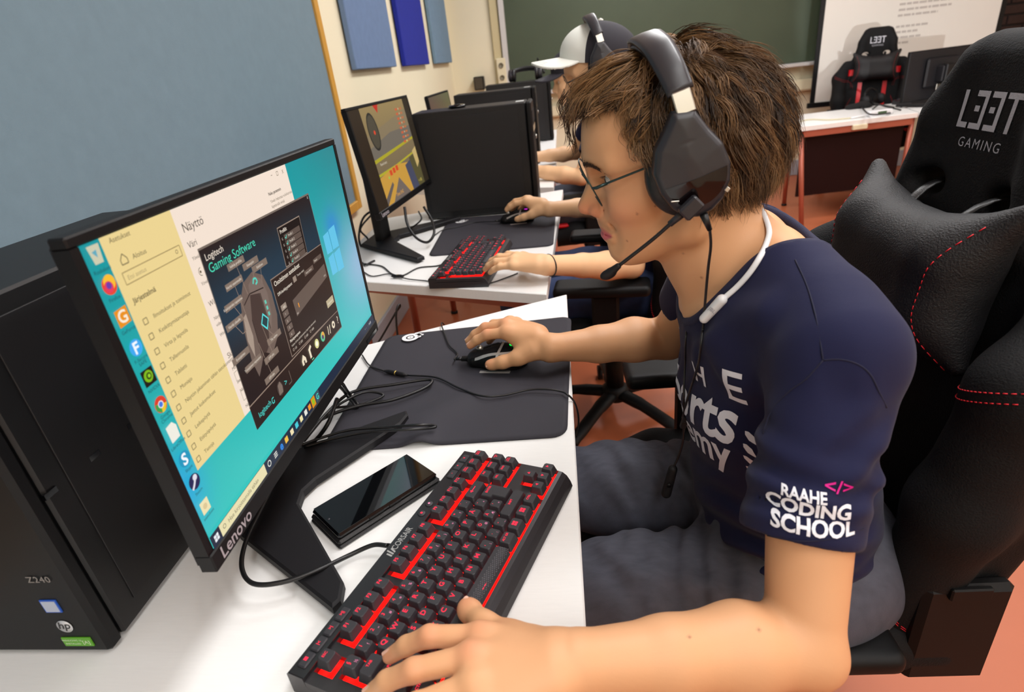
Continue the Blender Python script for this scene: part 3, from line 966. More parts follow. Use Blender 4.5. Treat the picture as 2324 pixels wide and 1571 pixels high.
# desktop icons
IX = 40
S.poly([(IX - 22, 8), (IX + 24, 8), (IX + 18, 60), (IX - 14, 60)], (206, 204, 176)); S.poly([(IX - 10, 26), (IX + 8, 22), (IX + 4, 44)], (96, 170, 190))
S.circ(IX + 2, 124, 27, (236, 70, 40)); S.circ(IX + 6, 116, 22, (250, 190, 50)); S.circ(IX - 2, 128, 17, (230, 60, 90)); S.circ(IX, 124, 10, (110, 60, 170))
S.poly([(IX - 24, 196), (IX + 26, 192), (IX + 26, 242), (IX - 24, 246)], (236, 146, 24)); S.text('G', IX + 1, 236, 52, (250, 238, 216), 'CENTER', .02)
S.circ(IX, 318, 26, (60, 168, 240)); S.text('F', IX, 336, 50, (245, 250, 255), 'CENTER', .03)
S.rect(IX - 26, 390, IX + 26, 442, (22, 22, 14)); S.circ(IX, 414, 19, (126, 186, 20)); S.circ(IX + 2, 414, 11, (40, 60, 10)); S.circ(IX + 3, 414, 6, (150, 210, 40))
S.circ(IX, 514, 27, (222, 62, 40)); S.poly([(IX, 514), (IX + 26, 520), (IX + 8, 540), (IX - 6, 541)], (240, 200, 40)); S.poly([(IX, 514), (IX - 6, 541), (IX - 25, 524), (IX - 22, 504)], (60, 160, 70)); S.circ(IX, 514, 12, (245, 245, 240)); S.circ(IX, 514, 9, (70, 120, 225))
S.poly([(IX - 22, 590), (IX + 10, 586), (IX + 24, 604), (IX + 22, 646), (IX - 20, 648)], (240, 238, 226))
S.circ(IX, 722, 28, (24, 150, 190)); S.text('S', IX, 742, 56, (245, 250, 255), 'CENTER', .03)
S.circ(IX, 815, 28, (30, 34, 84)); S.circ(IX + 8, 804, 11, (225, 225, 235)); S.line([(IX - 20, 836), (IX - 4, 822), (IX + 8, 806)], (225, 225, 235), 9)
S.rect(IX - 22, 896, IX + 22, 944, (240, 226, 178)); S.circ(IX, 920, 11, (222, 200, 150))
for y, s_ in ((84, 'Roskakori'), (168, 'Firefox'), (266, 'GeForce'), (360, 'F-Secure'), (374, 'SAFE'), (462, 'NVIDIA'), (556, 'Google'), (570, 'Chrome'), (668, 'LibreOffice'), (766, 'Skype'), (862, 'Steam'), (962, 'asetukset')):
    S.text(s_, IX, y, 16, (20, 70, 78), 'CENTER')
# task bar
S.rect(0, 1026, 1920, 1080, (26, 40, 62)); S.rect(58, 1028, 405, 1078, (232, 222, 176)); S.text('Hae kirjoittamalla t\u00e4h\u00e4n', 110, 1062, 24, (120, 112, 88)); S.circ(84, 1052, 9, (120, 112, 88)); S.circ(84, 1052, 6.5, (232, 222, 176))
for k in range(4): S.rect(18 + (k % 2) * 14, 1040 + (k // 2) * 14, 30 + (k % 2) * 14, 1052 + (k // 2) * 14, (235, 240, 245))
S.circ(440, 1053, 14, (235, 235, 225)); S.circ(440, 1053, 10, (26, 40, 62))
for k in range(3): S.rect(486, 1042 + k * 9, 512, 1047 + k * 9, (220, 220, 215))
S.text('e', 556, 1068, 54, (40, 130, 220), 'CENTER', .03)
for x, c in ((606, (240, 190, 70)), (664, (240, 225, 180)), (716, (70, 200, 215)), (768, (238, 226, 170)), (820, (230, 230, 220)), (866, (240, 150, 40)), (912, (230, 150, 20)), (962, (60, 140, 150))):
    S.rect(x - 14, 1040, x + 14, 1066, c)
S.rect(892, 1028, 936, 1078, (220, 140, 20)); S.rect(902, 1038, 926, 1066, (150, 190, 30)); S.rect(942, 1028, 990, 1078, (60, 84, 96)); S.text('G', 966, 1068, 40, (70, 220, 205), 'CENTER', .02)
S.text('\u02c4 \u25ab \u25ab 14:35', 1740, 1062, 20, (220, 225, 230)); 
S.mb.xform(M1).build('screen_image', SCREENM, scr1)

# --- second monitor (game)
mon2, scr2, M2 = monitor((-.565, 1.968, DESK), math.pi / 2 - .09, .12, .515, .29, 'monitor showing a shooter game on the second desk', lift=.165, post_y=.10, dep=.014)
vfoot([(-.26, -.11), (-.235, -.125), (-.03, .05), (.03, .05), (.235, -.125), (.26, -.11), (.06, .16), (-.06, .16)]).build('foot', BLKM, mon2)
rfeet(mon2, [(-.235, -.105), (-.04, .1), (.04, .1)])
G = Scr(.515, .29)
def sky2(u, v):
    a, b = np.array([150, 128, 84.]), np.array([104, 92, 74.])
    return tuple(a * (1 - v) + b * v)
G.grid(sky2, 16, 10)
G.rect(0, 0, 300, 1080, (46, 34, 20)); G.rect(1720, 0, 1920, 1080, (44, 36, 24))
G.poly([(300, 300), (1720, 120), (1720, 420), (300, 520)], (134, 118, 90)); G.poly([(300, 430), (1000, 330), (1720, 330), (1720, 480), (300, 600)], (112, 104, 92))
G.poly([(300, 560), (1720, 470), (1720, 500), (300, 600)], (170, 160, 40)); G.poly([(300, 720), (900, 700), (1720, 640), (1720, 660), (900, 725), (300, 750)], (176, 166, 44))
G.poly([(300, 760), (900, 700), (1300, 740), (1300, 1080), (300, 1080)], (198, 150, 62)); G.poly([(500, 1080), (860, 850), (1120, 1080)], (112, 100, 92)); G.poly([(300, 1000), (620, 860), (640, 900), (300, 1080)], (100, 90, 84))
G.poly([(1180, 760), (1420, 720), (1480, 1080), (1240, 1080)], (70, 72, 92)); G.poly([(1380, 700), (1720, 660), (1720, 1080), (1480, 1080)], (86, 80, 48)); G.poly([(1560, 640), (1720, 600), (1720, 800), (1600, 860)], (196, 170, 110))
G.circ(520, 270, 150, (44, 42, 36), ry=210); G.circ(520, 270, 126, (76, 70, 56), ry=184); G.circ(540, 280, 24, (222, 70, 40)); G.poly([(700, 0), (860, 0), (790, 90)], (190, 44, 30))
for k in range(8): G.rect(1370, 90 + k * 56, 1390 + 60, 118 + k * 56, (196, 96, 60)); G.circ(1490, 104 + k * 56, 12, (214, 190, 150)); G.rect(1520, 92 + k * 56, 1610, 116 + k * 56, (180, 110, 70))
for k in range(3): G.rect(620 + k * 110, 730 - k * 10, 700 + k * 110, 790 - k * 10, (206, 74, 36))
G.text('Time: 0:42', 620, 1040, 60, (220, 160, 70)); G.text('+ 100', 1500, 1040, 56, (210, 190, 90)); G.text('Round start', 420, 640, 44, (210, 200, 180)); G.circ(560, 800, 16, (120, 210, 90))
G.mb.xform(M2).build('screen_image', SCREENM, scr2)
# --- third monitor, seen only above the towers
mon3, scr3, M3 = monitor((-.60, 3.10, DESK), math.pi / 2, .10, .515, .29, 'dim monitor half hidden behind the row of towers', lift=.13, post_y=.10, dep=.014)
vfoot([(-.24, -.11), (-.215, -.125), (-.03, .05), (.03, .05), (.215, -.125), (.24, -.11), (.06, .16), (-.06, .16)]).build('foot', BLKM, mon3); rfeet(mon3, [(-.2, -.09), (.2, -.09), (-.04, .1), (.04, .1)])
G = Scr(.515, .29)
G.grid(lambda u, v: (96 + 40 * v, 78 + 20 * u, 66), 12, 8)
for k in range(6): G.poly([(200 + k * 260, 300 + (k % 2) * 90), (430 + k * 260, 260), (420 + k * 260, 700), (210 + k * 260, 760)], ((120, 96, 60), (84, 70, 74), (140, 110, 96))[k % 3])
G.mb.xform(M3).build('screen_image', SCREENM, scr3)
# ================================================================== keyboards
U = .01905
KCASE = mat('brushed black keyboard case', (52, 50, 53), 0.40, 0.3, bump=0.05, bscale=1200)
KCAP = mat('black keycap plastic', (46, 45, 50), 0.55, bump=0.06, bscale=2500)
REDL = emat('red key backlight', (255, 10, 6), 3.5)
LEG = emat('red lit legend', (255, 40, 70), 1.5)
LEG2 = emat('pink lit legend', (255, 150, 190), 1.0)
ROWS = []
def rowadd(names, x0, y, ws=None):
    x = x0
    for i, s_ in enumerate(names):
        w_ = ws[i] if ws else 1.0
        if s_ is not None:
            ROWS.append((s_, x, y, w_))
        x += w_
GAP = 1.485
rowadd(['ESC'], -.15, -GAP); rowadd(['F1', 'F2', 'F3', 'F4'], 1.65, -GAP); rowadd(['F5', 'F6', 'F7', 'F8'], 6.38, -GAP); rowadd(['F9', 'F10', 'F11', 'F12'], 11.0, -GAP)
rowadd(['PRINT|SCREEN', 'SCROLL|LOCK', 'PAUSE|BREAK'], 15.25, -GAP)
rowadd(['\u00a7 \u00bd', '1 !', '2 \u201d', '3 #', '4 \u00a4', '5 %', '6 &', '7 /', '8 (', '9 )', '0 =', '+ ?', '\u00b4 `', '\u2190'], 0, 0, [1] * 13 + [2])
rowadd(['INS', 'HOME', 'PAGE|UP'], 15.25, 0)
rowadd(['TAB'] + list('QWERTYUIOP') + ['\u00c5', '\u00a8 ^'], 0, 1, [1.5] + [1] * 12)
rowadd(['DEL', 'END', 'PAGE|DOWN'], 15.25, 1)
rowadd(['CAPS'] + list('ASDFGHJKL') + ['\u00d6 \u00d8', '\u00c4 \u00c6', "' *"], 0, 2, [1.75] + [1] * 12)
rowadd(['SHIFT', '< >'] + list('ZXCVBNM') + [', ;', '. :', '- _', 'SHIFT'], 0, 3, [1.25] + [1] * 11 + [2.75])
rowadd(['\u25b2'], 16.25, 3)
rowadd(['CTRL', 'WIN', 'ALT', ' ', 'ALT GR', 'WIN', 'MENU', 'CTRL'], 0, 4, [1.25, 1.25, 1.25, 6.25, 1.25, 1.25, 1.25, 1.25])
rowadd(['\u25c0', '\u25bc', '\u25b6'], 15.25, 4)
RH = {-GAP: .0025, 0: .0025, 1: .0012, 2: .0006, 3: .001, 4: .0016}
PLZ, WELL = .0255, .0175
_km = {}
def keymesh(w, space=False):
    k = (w, space)
    if k not in _km:
        hw, hh = w * U / 2 - .0006, U / 2 - .0006
        def rr(a, b, r, z, dy=0.0):
            return [(-a + r, -b + dy, z), (a - r, -b + dy, z), (a, -b + r + dy, z), (a, b - r + dy, z), (a - r, b + dy, z), (-a + r, b + dy, z), (-a, b - r + dy, z), (-a, -b + r + dy, z)]
        mb = MB()
        mb.loft([rr(hw, hh, .0012, .0), rr(hw - .0024, hh - .0020, .0018, .0096, .0005), rr(hw - .0029, hh - .0024, .0020, .0102, .0006)])
        _km[k] = mb.mesh('key')
    return _km[k]
def entermesh():
    mb = MB()
    def ring(i, z):
        x0, x1, xm, y0, ym, y1 = -.75 * U + .0006 + i, .75 * U - .0006 - i, -.5 * U + .0006 + i, -1.0 * U + .0006 + i, .0 * U - .0006 + i, 1.0 * U - .0006 - i
        return [(xm, y0, z), (x1, y0, z), (x1, y1, z), (x0, y1, z), (x0, ym, z), (xm, ym, z)]
    mb.loft([ring(0, 0), ring(.002, .0092), ring(.0028, .0102)])
    return mb.mesh('key')
def keyboard(label, group='red lit mechanical keyboards'):
    t = empty('keyboard', (0, 0, 0), label=label, cat='keyboard', group=group)
    xa, xb, ya, yb = -.0165, .3495, -.066, .101
    prof = [(yb, 0), (yb, .027), (yb - .002, .029), (.081, .029), (.0805, .0275), (.079, WELL), (-.0475, WELL), (-.0478, PLZ), (-.053, .0248), (-.059, .0205), (-.064, .012), (-.0665, .004), (-.065, 0)]
    mb = MB()
    mb.loft([[(x, y, z) for y, z in prof] for x in (xa, xb)])
    def holes(y):
        return y
    H = []
    def hole(x0, x1, r0, r1):
        H.append((x0 * U - .0018, x1 * U + .0018, (2 - r1 - .5) * U - .0018, (2 - r0 + .5) * U + .0018))
    hole(-.15, .85, -GAP, -GAP); hole(1.65, 5.65, -GAP, -GAP); hole(6.38, 10.38, -GAP, -GAP); hole(11.0, 15.0, -GAP, -GAP); hole(15.25, 18.25, -GAP, -GAP)
    hole(0, 15, 0, 4); hole(15.25, 18.25, 0, 1); hole(16.25, 17.25, 3, 3); hole(15.25, 18.25, 4, 4)
    xs = sorted({xa, xb, *[h[0] for h in H], *[h[1] for h in H]})
    ys = sorted({-.0478, .079, *[h[2] for h in H], *[h[3] for h in H]})
    inh = lambda x, y: any(h[0] < x < h[1] and h[2] < y < h[3] for h in H)
    ys = [y for y in ys if -.0479 <= y <= .0791]
    for i in range(len(xs) - 1):
        for j in range(len(ys) - 1):
            if xs[i + 1] - xs[i] < 1e-6 or ys[j + 1] - ys[j] < 1e-6: continue
            if not inh((xs[i] + xs[i + 1]) / 2, (ys[j] + ys[j + 1]) / 2):
                mb.box((xs[i], ys[j], WELL - .001), (xs[i + 1], ys[j + 1], PLZ))
    mb.build('case', KCASE, t)
    for h in H:
        MB().box((h[0], max(h[2], -.0475), WELL), (h[1], min(h[3], .0788), WELL + .0008)).build('backlight', REDL, t)
    MB().box((xa + .001, .0793, .0292), (xb - .001, yb - .0025, .0297)).build('top_strip', mat('keyboard strip', (30, 29, 33), .35), t)
    for k, x in enumerate((.0006, .0189, .0373, .0558, .2954, .3131, .3315)):
        b = MB().box((x - .0085, .0845, .0285), (x + .0085, .0945, .0318), .0012).build('media_button', KCAP, t)
        s_ = ('\u25a0', '|<', '>|', '>||', '-', '+', 'x')[k]
        mm = MB(); vs, fs = text2d(s_, .005, .02); mm._add([(x + p, .0885 + q, .03195) for p, q in vs], fs); mm.build('legend', LEG, b)
    for x, e in ((.2146, LEG), (.2332, LEG2)):
        b = MB().lathe([(.0052, .0285), (.0052, .0305), (.0045, .0312), (0, .0313)], (x, .0895, 0), 18).build('round_button', KCAP, t)
        MB().lathe([(.0016, .03135), (.0016, .0315)], (x, .0895, 0), 10).build('legend', e, b)
    mm = MB(); vs, fs = text2d('CORSAIR', .0112, .008); mm._add([(.170 + p * .82, .0862 + q, .0299) for p, q in vs], fs)
    for k, (hgt, lean) in enumerate(((.008, .0), (.0105, .001), (.008, .002))):
        x0 = .1405 + k * .0034
        mm.poly([(x0, .0855, .0299), (x0 + .0024, .0855, .0299), (x0 + .0032 + lean, .0855 + hgt, .0299), (x0 + .0012 + lean, .0855 + hgt, .0299)])
    mm.build('brand_lettering', mat('silver keyboard print', (176, 174, 172), .35, .3), t)
    for s_, x, y, w_ in ROWS:
        ke = link('key', keymesh(w_, s_ == ' '), KCAP, t, loc=((x + w_ / 2) * U, (2 - y) * U, .0275 + RH[y]))
        if s_ == ' ':
            mb2 = MB()
            n1, n2 = 44, 5
            for i in range(n1):
                for j in range(n2):
                    cx_, cy_ = (-2.95 + 5.9 * (i + .5) / n1) * U, (-.012 + j * .0024 + .0005) + .0012 * (i % 2) + .0025
                    if cy_ > .0066: continue
                    e_ = .0011
                    mb2._add([(cx_ - e_ * 1.1, cy_, .0102), (cx_, cy_ - e_, .0102), (cx_ + e_ * 1.1, cy_, .0102), (cx_, cy_ + e_, .0102), (cx_, cy_, .0109)], [(0, 1, 4), (1, 2, 4), (2, 3, 4), (3, 0, 4)])
            mb2.build('knurling', mat('grey textured space bar', (74, 72, 78), .5), ke, kind='stuff')
            MB().box((-.25 * U, -.0058, .0101), (.25 * U, -.0050, .0104)).build('legend', LEG, ke)
            continue
        if s_ in ('WIN', 'MENU'):
            mm = MB(); e_ = .0016
            for a in (-1, 1):
                for b_ in (-1, 1):
                    mm.box((a * .0018 - e_ * .9, .0012 + b_ * .0018 - e_ * .9, .01022), (a * .0018 + e_ * .9, .0012 + b_ * .0018 + e_ * .9, .0103))
            mm.build('legend', LEG, ke)
            continue
        if s_ in '\u25b2\u25bc\u25c0\u25b6':
            a = {'\u25b2': 90, '\u25bc': 270, '\u25c0': 180, '\u25b6': 0}[s_]
            mm = MB(); mm.poly([(.0024 * math.cos(math.radians(a + q)), .0018 + .0024 * math.sin(math.radians(a + q)), .0103) for q in (0, 120, 240)]); mm.build('legend', LEG, ke)
            continue
        mm = MB(); sec = None
        if s_ == '\u2190':
            mm.box((-.006, .0012, .01022), (.005, .0022, .0103)); mm.poly([(-.008, .0017, .0103), (-.004, -.0008, .0103), (-.004, .0042, .0103)])
        elif '|' in s_:
            for q, part in enumerate(s_.split('|')):
                vs, fs = text2d(part, .0027, .01); mm._add([(p, .0034 - q * .0026 + r, .0103) for p, r in vs], fs)
        elif ' ' in s_ and len(s_) == 3:
            vs, fs = text2d(s_[0], .0058, .012); mm._add([(-.0024 + p, .0008 + r, .0103) for p, r in vs], fs)
            sec = MB(); vs, fs = text2d(s_[2], .0046, .01); sec._add([(.0022 + p, -.0046 + r, .0103) for p, r in vs], fs)
        elif len(s_) <= 1:
            vs, fs = text2d(s_, .0075, .02); mm._add([(p * 1.1, .0004 + r, .0103) for p, r in vs], fs)
        else:
            z_ = .0060 if len(s_) <= 3 and s_[0] == 'F' else .0040
            vs, fs = text2d(s_, z_, .015); mm._add([(p, .0016 + r, .0103) for p, r in vs], fs)
        mm.build('legend', LEG, ke)
        if sec: sec.build('second_legend', LEG2, ke)
    ke = link('key', entermesh(), KCAP, t, loc=(14.25 * U, .5 * U, .0275 + .0015))
    mm = MB(); vs, fs = text2d('ENTER', .0045, .015); mm._add([(p + .001, .010 + r, .0103) for p, r in vs], fs); mm.build('legend', LEG, ke)
    MB().tube([(.1655, .100, .015), (.1655, .112, .015)], [.0045, .0032], 10).build('cable_grommet', RUB, t)
    return t
KX, KY = Vector((.334, .943, 0)).normalized(), Vector((-.943, .334, 0)).normalized()
def kplace(t, o, kx):
    kx = Vector(kx).normalized(); ky = Vector((-kx.y, kx.x, 0))
    M = Matrix.Identity(4)
    for i in range(3):
        M[i][0], M[i][1], M[i][2], M[i][3] = kx[i], ky[i], (0, 0, 1)[i], o[i]
    t.matrix_world = M
kb1 = keyboard('red lit mechanical keyboard under the hand of the player with the glasses and headset')
kplace(kb1, (-.199, .325, DESK), KX)
def kpt(x, y, z): return Vector((-.199, .325, DESK)) + KX * x + KY * y + Vector((0, 0, z))
kb2 = copy_tree(kb1)
kb2['label'] = 'red lit mechanical keyboard in front of the shooter game monitor'
kplace(kb2, (-.292, 1.472, DESK + .001), (.10, .995, 0))
fk0 = Zp(2055, 238, zt)
kb3 = copy_tree(kb1)
kb3['label'] = 'red lit keyboard on the far desk below the projector screen'
kplace(kb3, tuple(fk0), (.93, .37, 0))

# ================================================================== phone on its case
ph = empty('phone', tuple((Zp(710, 1160, .735) + Zp(993, 1085, .735)) / 2 * np.array([1, 1, 0]) + np.array([0, 0, DESK])), label='black phone lying on its folded leather case beside the keyboard', cat='phone')
a_, b_ = Zp(770, 1228, .74), Zp(993, 1085, .74)
ph.rotation_euler = (0, 0, math.atan2(b_[1] - a_[1], b_[0] - a_[0]))
LEATH = mat('black leather', (24, 23, 25), 0.5, bump=0.3, bscale=700)
MB().box((-.083, -.041, .0), (.083, .041, .0055), .0025).build('case_cover', LEATH, ph)
MB().box((-.082, -.040, .0055), (.081, .040, .0125), .003).build('case_back', LEATH, ph)
MB().box((-.079, -.0375, .0125), (.079, .0375, .021), .003).build('phone_body', GLOSS, ph)
MB().box((-.0765, -.0352, .021), (.0765, .0352, .0214)).build('glass', mat('phone glass', (8, 9, 11), .04, spec=.6), ph)
MB().box((-.003, -.0392, .0155), (.016, -.0372, .0182), .0005).build('side_button', BLK, ph)
MB().box((-.034, -.0392, .0155), (-.012, -.0372, .0182), .0005).build('volume_button', BLK, ph)
MB().lathe([(.0016, .0214), (.0016, .0216)], (-.072, .0, 0), 12).build('camera_dot', mat('lens dot', (60, 60, 66), .3), ph)

# ================================================================== mouse pads
PADM = mat('dark cloth mouse pad', (44, 42, 50), 0.8, bump=0.12, bscale=1600, var=.04, vscale=60)
PADL = mat('white pad print', (236, 236, 238), 0.7)
def padz(x, y, waves):
    z = 0
    for (cx, cy, rx, ry, a, h) in waves:
        dx, dy = x - cx, y - cy
        u, v = dx * math.cos(a) + dy * math.sin(a), -dx * math.sin(a) + dy * math.cos(a)
        z += h * math.exp(-(u / rx) ** 2 - (v / ry) ** 2)
    return z
def mousepad(C, label, waves):
    """C: corners FL FR NR NL (seen from the near desk end)"""
    P = [np.array(c, float) for c in C]
    o = sum(P) / 4
    t = empty('mouse_pad', (o[0], o[1], DESK), label=label, cat='mouse pad', group='dark cloth mouse pads')
    n = 44
    r = .06
    def xy(u, v):
        return ((P[3] * (1 - u) + P[2] * u) * (1 - v) + (P[0] * (1 - u) + P[1] * u) * v) - o
    vs, ok = [], {}
    for i in range(n + 1):
        for j in range(n + 1):
            u, v = i / n, j / n
            # round the corners
            for cu in (0, 1):
                for cv in (0, 1):
                    du, dv = abs(u - cu), abs(v - cv)
                    if du < r and dv < r:
                        ddu, ddv = r - du, r - dv
                        q = math.hypot(ddu, ddv)
                        m_ = max(ddu, ddv)
                        if q > 1e-9:
                            s_ = m_ / q
                            u = cu + (1 if cu == 0 else -1) * (r - ddu * s_) if True else u
                            v = cv + (1 if cv == 0 else -1) * (r - ddv * s_)
            p = xy(u, v)
            vs.append((p[0], p[1], padz(p[0] + o[0], p[1] + o[1], waves)))
    mb = MB()
    N = len(vs)
    top = [(x, y, z + .0042) for x, y, z in vs]
    bot = [(x, y, z + .0004) for x, y, z in vs]
    fs = []
    I = lambda i, j: i * (n + 1) + j
    for i in range(n):
        for j in range(n):
            fs.append((I(i, j), I(i + 1, j), I(i + 1, j + 1), I(i, j + 1)))
            fs.append((N + I(i, j), N + I(i, j + 1), N + I(i + 1, j + 1), N + I(i + 1, j)))
    ring = [I(i, 0) for i in range(n)] + [I(n, j) for j in range(n)] + [I(i, n) for i in range(n, 0, -1)] + [I(0, j) for j in range(n, 0, -1)]
    for a, b in zip(ring, ring[1:] + ring[:1]):
        fs.append((b, a, N + a, N + b))
    mb._add(top + bot, fs, True)
    mb.build('cloth', PADM, t)
    return t, o
def ringpoly(mb, c, r0, r1, M, n=28):
    V = [M(c[0] + r * math.cos(2 * math.pi * k / n), c[1] + r * math.sin(2 * math.pi * k / n)) for r in (r0, r1) for k in range(n)]
    mb._add(V, [(k, (k + 1) % n, n + (k + 1) % n, n + k) for k in range(n)])
def padlogo(t, c, ang, s, z):
    mb = MB()
    def M(x, y): return (c[0] + s * (x * math.cos(ang) - y * math.sin(ang)), c[1] + s * (x * math.sin(ang) + y * math.cos(ang)), z)
    ringpoly(mb, (0, 0), .62, 1.15, M); ringpoly(mb, (0, 0), .12, .42, M); ringpoly(mb, (0, 0), 0.0, .05, M)
    for (x, y, r) in ((1.05, .55, .30), (1.05, -.55, .28), (1.32, .05, .34), (1.62, -.25, .2), (1.0, 0.0, .5)):
        ringpoly(mb, (x, y), 0.001, r, lambda a, b: (*M(a, b)[:2], z + .0001), 18)
    mb.build('printed_logo', PADL, t)
w1 = [(-.235, .845, .09, .03, .55, .009), (-.13, .90, .14, .04, -.35, .006), (-.262, .752, .022, .035, 0, .011), (-.15, 1.08, .2, .04, .3, .003)]
pad1, po1 = mousepad([(-.430, 1.166), (-.012, 1.212), (-.026, .752), (-.424, .735)], 'dark cloth mouse pad with a white logo at the corner of the near desk', w1)
lc = Zp(932, 768, DESK + .006)
padlogo(pad1, (lc[0] - po1[0], lc[1] - po1[1]), .55, .0165, .0085)
pad2, po2 = mousepad([(-.475, 2.24), (-.055, 2.22), (-.06, 1.775), (-.46, 1.765)], 'dark cloth mouse pad below the shooter game monitor', [])
lc = Zp(1045, 502, DESK + .006)
padlogo(pad2, (lc[0] - po2[0], lc[1] - po2[1]), .55, .017, .0046)

# ================================================================== mice
def mouse(label):
    """nose towards local -x"""
    t = empty('computer_mouse', (0, 0, 0), label=label, cat='mouse', group='wired gaming mice')
    S_ = SDF((-.075, -.05, -.004), (.075, .05, .05), .0016)
    S_.cone((-.045, 0, .012), (.035, 0, .017), .017, .023, .01, sy=(1, 1.35, 1))
    S_.ell((.012, 0, .014), (.05, .034, .027), .012)
    S_.ell((-.02, .022, .008), (.045, .018, .014), .01)
    S_.rbox((-.062, 0, .012), (.02, .006, .004), .002, .003)
    S_.field(lambda x, y, z: -z + 0 * x + 0 * y + .001)
    S_.cone((-.07, 0, .034), (-.005, 0, .036), .0022, .0022, .002, 'cut')
    me, V = S_.mesh('body')
    link('body', me, BLK, t)
    bv = bvh_of(me)
    def strip(pts, w_, m_, nm, off=.0012):
        vs, fs = [], []
        P = spline([(*p, 0) for p in pts], 6)
        for i, p in enumerate(P):
            d = P[min(i + 1, len(P) - 1)] - P[max(i - 1, 0)]; d /= np.linalg.norm(d)
            q = np.array([-d[1], d[0], 0]) * w_ / 2
            vs += [(p - q)[:2], (p + q)[:2]]
        fs = [(2 * i, 2 * i + 2, 2 * i + 3, 2 * i + 1) for i in range(len(P) - 1)]
        link(nm, decal(vs, fs, lambda a, b: (a, b, .08), bv, (0, 0, -1), off), m_, t)
    SV = mat('satin silver trim', (198, 192, 188), .3, .5)
    strip([(.006, -.030), (.012, -.01), (.012, .012), (.004, .03)], .005, SV, 'silver_band')
    strip([(-.040, -.0195), (-.02, -.0225), (.006, -.024)], .0045, SV, 'side_trim')
    strip([(.010, -.0245), (.03, -.0225), (.043, -.016)], .004, SV, 'side_trim')
    strip([(-.052, -.012), (-.02, -.014), (.004, -.014)], .012, BLKM, 'left_button', .0015)
    strip([(-.052, .012), (-.02, .014), (.004, .014)], .012, BLKM, 'right_button', .0015)
    MB().cyl((-.034, -.003, .034), (-.034, .003, .034), .0068, 14).build('scroll_wheel', STEEL, t)
    mm = MB(); ringpoly(mm, (.032, 0), .002, .0058, lambda a, b: (a, b, .0), 20)
    mv = decal([v[:2] for v in mm.v], mm.f, lambda a, b: (a, b, .08), bv, (0, 0, -1), .001)
    link('lit_logo', mv, emat('green lit logo', (20, 255, 80), 1.3), t)
    MB().box((-.03, -.038, .0), (.03, -.03, .002), .0006).build('thumb_rest', SV, t)
    MB().tube([(-.072, 0, .012), (-.086, 0, .011)], [.004, .0028], 8).build('cable_grommet', RUB, t)
    return t
ms1 = mouse('black gaming mouse with a green lit logo under the hand')
ms1.location = (-.158, 1.000, DESK + .0046); ms1.rotation_euler = (0, 0, -.12)
ms2 = copy_tree(ms1)
ms2['label'] = 'black gaming mouse with a pink lit logo under the hand'
for c in ms2.children:
    if c.name.startswith('lit_logo'):
        c.data = c.data.copy(); c.data.materials[0] = emat('pink lit logo', (230, 40, 230), 1.4)
ms2.location = (-.192, 2.10, DESK + .0046); ms2.rotation_euler = (0, 0, .1)
# ================================================================== people
SKIN = mat('skin', (214, 160, 118), 0.5, spec=0.35, attr='Col', bump=0.05, bscale=900)
NAVY = mat('navy cotton', (23, 25, 58), 0.85, spec=.25, bump=0.12, bscale=1500, sheen=0.06)
NAVYR = mat('navy rib knit', (30, 31, 60), 0.85, bump=0.3, bscale=900)
PRT = mat('white print', (232, 232, 240), 0.6)
DENIM = mat('dark grey denim', (74, 76, 88), 0.85, bump=0.35, bscale=900, var=0.22, vscale=45, aniso=(1, 3, 1))
HAIRM = mat('brown hair', (98, 66, 38), 0.42, attr='Col', spec=0.5)

def finger(S_, pts, rs, k=.004):
    S_.chain(pts, rs, k)
def v3(*a): return np.array(a, float)

MY = .72   # middle plane of the seated player
B1 = SDF((-.225, .27, .66), (.36, 1.16, 1.262), .0020)
# ---- torso core, neck, arms
B1.chain([(.30, MY, .68), (.26, MY, .88), (.235, MY, .965)], [.085, .095, .07], .03, sy=(1, 1.35, 1))
B1.chain([(.240, MY - .05, .975), (.252, .545, .960)], [.046, .046], .03)
B1.chain([(.240, MY + .05, .975), (.248, .895, .960)], [.046, .046], .03)
B1.chain([(.150, MY, 1.085), (.175, MY, 1.02), (.208, MY, .965)], [.052, .052, .062], .02, sy=(1, 1.06, 1))
B1.cone((.178, MY, 1.08), (.212, MY, 1.0), .034, .046, .03)
B1.cone((.118, MY, 1.045), (.165, MY, .955), .018, .022, .03)
for s in (-1, 1):
    B1.cone((.128, MY + s * .038, 1.07), (.155, MY + s * .012, .945), .012, .010, .018)      # neck muscle
    B1.cone((.155, MY + s * .018, .94), (.20, MY + s * .14, .985), .011, .012, .015)         # collar bone
    B1.cone((.232, MY + s * .045, 1.018), (.256, MY + s * .14, .982), .034, .036, .03)           # shoulder slope
B1.ell((.203, MY, .915), (.054, .125, .062), .03)
# left arm (towards the keyboard) and right arm (towards the mouse)
EL, WL = v3(.192, .380, .735), v3(-.022, .330, .783)
B1.chain([(.250, .535, .960), (.212, .45, .845), EL], [.044, .040, .034], .012)
B1.chain([EL, EL * .72 + WL * .28 + v3(0, .004, -.002), EL * .4 + WL * .6, WL], [.034, .040, .033, .0255], .012)
B1.ell(EL + v3(.012, -.002, -.012), (.022, .022, .020), .02)
ER, WR = v3(.175, 1.045, .735), v3(-.052, .962, .772)
B1.chain([(.235, .895, .965), (.215, .97, .85), ER], [.050, .046, .039], .012)
B1.chain([ER, ER * .7 + WR * .3 + v3(0, 0, .004), ER * .4 + WR * .6, WR], [.039, .042, .034, .0245], .012)

